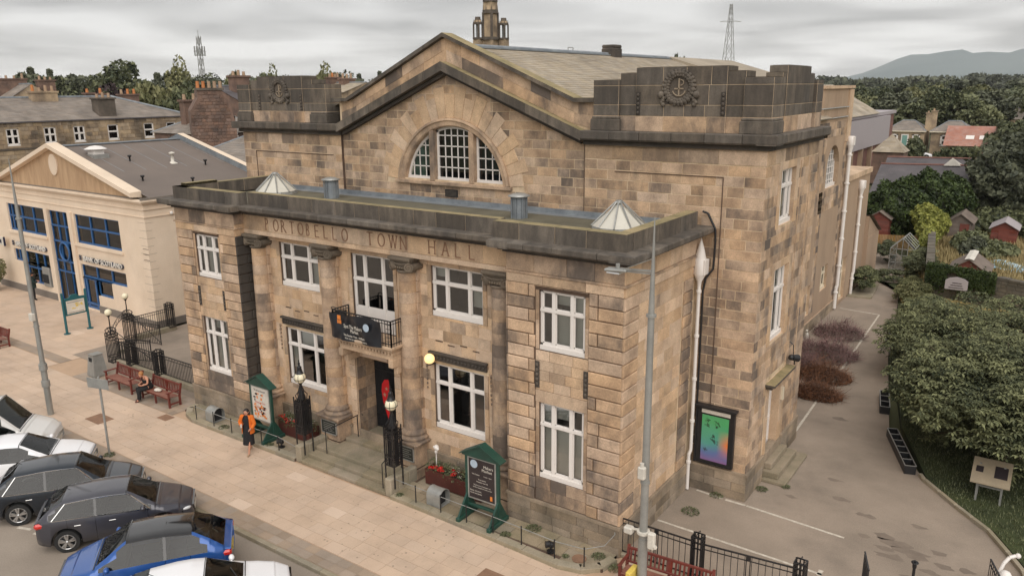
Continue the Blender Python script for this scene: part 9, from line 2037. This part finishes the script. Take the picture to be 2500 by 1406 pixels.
def head(parent, c, r, fwd, hair, hairlen, seed=0):
    f = Vector(fwd).normalized(); s = Vector((f.y, -f.x, 0)); c = Vector(c); m_ = MB(); m_.sph(c, r, 16, 0, sc=(.82, .82, 1.08)); m_.sph(c+f*r*.12-Vector((0, 0, r*.45)), r*.66, 12, 0); m_.sph(c+f*r*.9-Vector((0, 0, r*.1)), r*.13, 6, 0, sc=(1, 1, 1.5))
    for sg in (-1, 1): m_.sph(c+s*sg*r*.84-Vector((0, 0, r*.05)), r*.16, 6, 0, sc=(1, 1, 1.5)); m_.sph(c+f*r*.74+s*sg*r*.3+Vector((0, 0, r*.08)), r*.09, 6, 1)
    m_.cyl(c+f*r*.78-s*r*.2-Vector((0, 0, r*.45)), c+f*r*.78+s*r*.2-Vector((0, 0, r*.45)), r*.05, n=5, m=2); h = m_.build('head', ['skin', 'hair_dark', 'petal_red'], parent)
    m_ = MB(); m_.sph(c-f*r*.2+Vector((0, 0, r*.22)), r*1.0, 14, 0, sc=(.95, .95, 1.0))
    for sg in (-1, 1):
        if hairlen: m_.cyl(c-f*r*.35+s*sg*r*.6, c-f*r*.3+s*sg*r*.85-Vector((0, 0, hairlen)), r*.5, r*.28, 8)
    if hairlen: m_.cyl(c-f*r*.5, c-f*r*.6-Vector((0, 0, hairlen)), r*.75, r*.45, 10)
    m_.build('hair', hair, h)
def hand(mb, c, d, s=1.0):
    c = Vector(c); d = Vector(d).normalized(); t = d.orthogonal().normalized(); mb.cyl(c, c+d*.075*s, .03*s, .034*s, 8)
    for k, l in enumerate((.06, .072, .068, .052)):
        a = c+d*.07*s+t*(-.027+.018*k)*s; b = a+d*l*.55*s; e = b+d*l*.4*s-d.cross(t)*.02*s; mb.tube([a, b, e], .0085*s, 6)
    a = c+d*.02*s+t*-.03*s; mb.tube([a, a+d*.03*s-t*.025*s, a+d*.055*s-t*.028*s], .010*s, 6)
# woman in orange walking towards lower right
t_ = thing('person', 'woman in an orange jacket and long black dress walking along the pavement', 'person', (-13.9, -1.62, 0), R_(-62), local=True)
# local frame: +x is the walking direction
b = body('body', [(0, 0, .88, .13, .15), (0, 0, 1.08, .115, .13), (0, 0, 1.26, .12, .17), (0, 0, 1.40, .06, .06), (0, 0, 1.47, .045, .045), (0, .15, 1.36, .05), (.03, .22, 1.12, .042), (.15, .16, .98, .03), (0, -.15, 1.36, .05), (-.02, -.24, 1.14, .042), (.1, -.16, 1.06, .03),
   (.0, .08, .82, .08), (.12, .08, .48, .055), (.24, .08, .10, .035), (.0, -.08, .82, .08), (-.06, -.08, .47, .055), (-.28, -.08, .16, .035), (.27, .08, .05, .03), (.36, .08, .03, .025), (-.30, -.08, .09, .03), (-.22, -.08, .03, .025)],
   [(0, 1), (1, 2), (2, 3), (3, 4), (2, 5), (5, 6), (6, 7), (2, 8), (8, 9), (9, 10), (0, 11), (11, 12), (12, 13), (0, 14), (14, 15), (15, 16), (13, 17), (17, 18), (16, 19), (19, 20)], t_, 'skin')
dr_ = MB(); dr_.lathe([(.19, -.52), (.17, -.2), (.17, 0), (.15, .12), (.125, .26), (.15, .42), (.10, .53), (.05, .56)], (0, 0, .88), 20, 0); dr_.v = [(x*.95+(.03 if z < .5 else 0), y*1.1, z) for x, y, z in dr_.v]; dr_.build('dress', 'cloth_black', t_)
jk = MB(); jk.lathe([(.205, -.1), (.195, .1), (.17, .25), (.185, .42), (.14, .54), (.06, .58)], (-.01, 0, .88), 24, 0, a0=R_(38), a1=R_(322))
for sg in (1, -1): jk.v = list(jk.v)
for (a, b_, c_) in (((0, .16, 1.38), (.03, .235, 1.13), (.13, .18, 1.0)), ((0, -.16, 1.38), (-.02, -.255, 1.15), (.07, -.19, 1.07))): jk.tube([a, b_], .07, 10); jk.cyl(b_, c_, .062, .052, 10); jk.sph(a, .078, 8); jk.sph(b_, .066, 8)
jk.v = [(x, y*1.12, z) for x, y, z in jk.v]; jk.build('orange_jacket', 'cloth_orange', t_)
hd = MB(); hand(hd, (.15, .18, .98), (1, -.3, -.2)); hand(hd, (.1, -.19, 1.06), (1, .4, .1)); hd.build('hands', 'skin', t_)
cp = MB(); cp.cyl((.2, -.14, 1.04), (.2, -.14, 1.16), .03, .036, 10); cp.build('paper_cup', 'poster_white', t_)
sh = MB(); sh.sph((.31, .08, .035), .045, 8, sc=(2.3, .9, .7)); sh.sph((-.25, -.08, .05), .045, 8, sc=(2.2, .9, .8)); sh.build('shoes', 'shoe_tan', t_)
head(t_, (.02, 0, 1.565), .105, (1, 0, 0), 'hair_dark', .2)
# seated woman on the bench, bent over a phone
t_ = thing('person', 'ginger haired woman in a black vest sitting on the bench looking down', 'person', (-21.75, -.72, 0), R_(-98), local=True)
body('body', [(0, 0, .52, .14, .15), (.06, 0, .70, .115, .13), (.12, 0, .88, .115, .16), (.17, 0, 1.0, .055), (.22, 0, 1.06, .045), (.10, .17, .96, .05), (.14, .24, .74, .042), (.34, .12, .68, .03), (.10, -.17, .96, .05), (.14, -.24, .74, .042), (.34, -.10, .70, .03),
   (.12, .09, .52, .09), (.46, .10, .50, .065), (.50, .10, .10, .042), (.12, -.09, .52, .09), (.44, -.10, .50, .065), (.40, -.08, .10, .042), (.62, .10, .04, .035), (.52, -.08, .04, .035)],
   [(0, 1), (1, 2), (2, 3), (3, 4), (2, 5), (5, 6), (6, 7), (2, 8), (8, 9), (9, 10), (0, 11), (11, 12), (12, 13), (0, 14), (14, 15), (15, 16), (13, 17), (16, 18)], t_, 'skin')
tr2 = MB(); 
for sg in (1, -1): k = (.12, sg*.09, .52); q = (.46 if sg > 0 else .44, sg*.10, .50); f = (.50 if sg > 0 else .40, sg*.09, .08); tr2.cyl(k, q, .115, .085, 12); tr2.sph(q, .088, 10); tr2.cyl(q, f, .085, .075, 12)
tr2.sph((0, 0, .53), .17, 12, sc=(1, 1.1, .8)); tr2.build('black_trousers', 'cloth_black', t_)
vt = MB(); vt.lathe([(.165, 0), (.145, .14), (.16, .30), (.15, .34)], (0, 0, .55), 18, 0); vt.v = [(x+(z-.55)*.36, y*1.12, z) for x, y, z in vt.v]
for sg in (1, -1): vt.tube([(.22, sg*.09, .87), (.16, sg*.09, 1.0), (.04, sg*.09, .9)], .014, 5)
vt.build('black_vest', 'cloth_black', t_); hd = MB(); hand(hd, (.34, .12, .68), (.6, -.6, -.1)); hand(hd, (.34, -.10, .70), (.6, .6, -.1)); hd.build('hands', 'skin', t_); ph = MB(); ph.bbox(.38, .46, -.05, .04, .66, .68, .005); ph.build('phone', 'black_plastic', t_)
sh = MB(); sh.sph((.60, .10, .04), .045, 8, sc=(2.2, .9, .8)); sh.sph((.50, -.08, .04), .045, 8, sc=(2.2, .9, .8)); sh.build('shoes', 'flower_box', t_); head(t_, (.28, 0, 1.13), .105, (.8, 0, -.6), 'hair_ginger', 0)
# man at the cash machine
t_ = thing('person', 'man in dark green coat and black cap using the bank cash machine', 'person', (-42.9, 4.25, 0), R_(78), local=True)
body('body', [(0, 0, .92, .14, .16), (0, 0, 1.15, .14, .17), (0, 0, 1.36, .15, .2), (.02, 0, 1.5, .06), (.03, 0, 1.56, .05), (0, .2, 1.42, .065), (.05, .27, 1.18, .058), (.28, .18, 1.18, .04), (0, -.2, 1.42, .065), (.05, -.27, 1.18, .058), (.28, -.16, 1.2, .04), (0, .1, .85, .1), (0, .11, .48, .075), (0, .11, .1, .06), (0, -.1, .85, .1), (.03, -.11, .48, .075), (.02, -.11, .1, .06), (.13, .11, .05, .045), (.15, -.11, .05, .045)],
   [(0, 1), (1, 2), (2, 3), (3, 4), (2, 5), (5, 6), (6, 7), (2, 8), (8, 9), (9, 10), (0, 11), (11, 12), (12, 13), (0, 14), (14, 15), (15, 16), (13, 17), (16, 18)], t_, 'cloth_black')
ct = MB(); ct.lathe([(.23, -.12), (.22, .2), (.21, .45), (.15, .56), (.07, .6)], (0, 0, .92), 18, 0)
for sg in (1, -1): ct.tube([(0, sg*.2, 1.43), (.05, sg*.28, 1.18), (.24, sg*.19, 1.18)], .075, 10)
ct.build('green_coat', 'cloth_green', t_); hd = MB(); hand(hd, (.28, .18, 1.18), (1, -.2, 0)); hand(hd, (.28, -.16, 1.2), (1, .2, 0)); hd.build('hands', 'skin', t_); head(t_, (.05, 0, 1.66), .105, (1, 0, -.3), 'hair_dark', 0)
cpb = MB(); cpb.sph((.03, 0, 1.72), .118, 12, sc=(1, 1, .6)); cpb.cyl((.12, 0, 1.72), (.2, 0, 1.705), .07, .06, 8); cpb.build('cap', 'cloth_black', t_)
# birds
for k, (x, y, z) in enumerate(()): pass
# ================================================================== air
hz = MB().box(-9300, 9300, -9300, 9300, -2.6, 300); hm = bpy.data.materials.new('haze'); hm.use_nodes = True; t = hm.node_tree; t.nodes.clear()
o_ = N(t, 'ShaderNodeOutputMaterial'); pv_ = N(t, 'ShaderNodeVolumePrincipled'); pv_.inputs['Color'].default_value = (0.93, 0.96, 1, 1); pv_.inputs['Density'].default_value = 0.00007; t.links.new(pv_.outputs[0], o_.inputs['Volume']); MT['haze'] = hm
hzo = bpy.data.objects.new('haze', hz.mesh('haze', 'haze')); COL.objects.link(hzo); hzo['kind'] = 'stuff'; hzo['label'] = 'thin pale summer haze in the air'
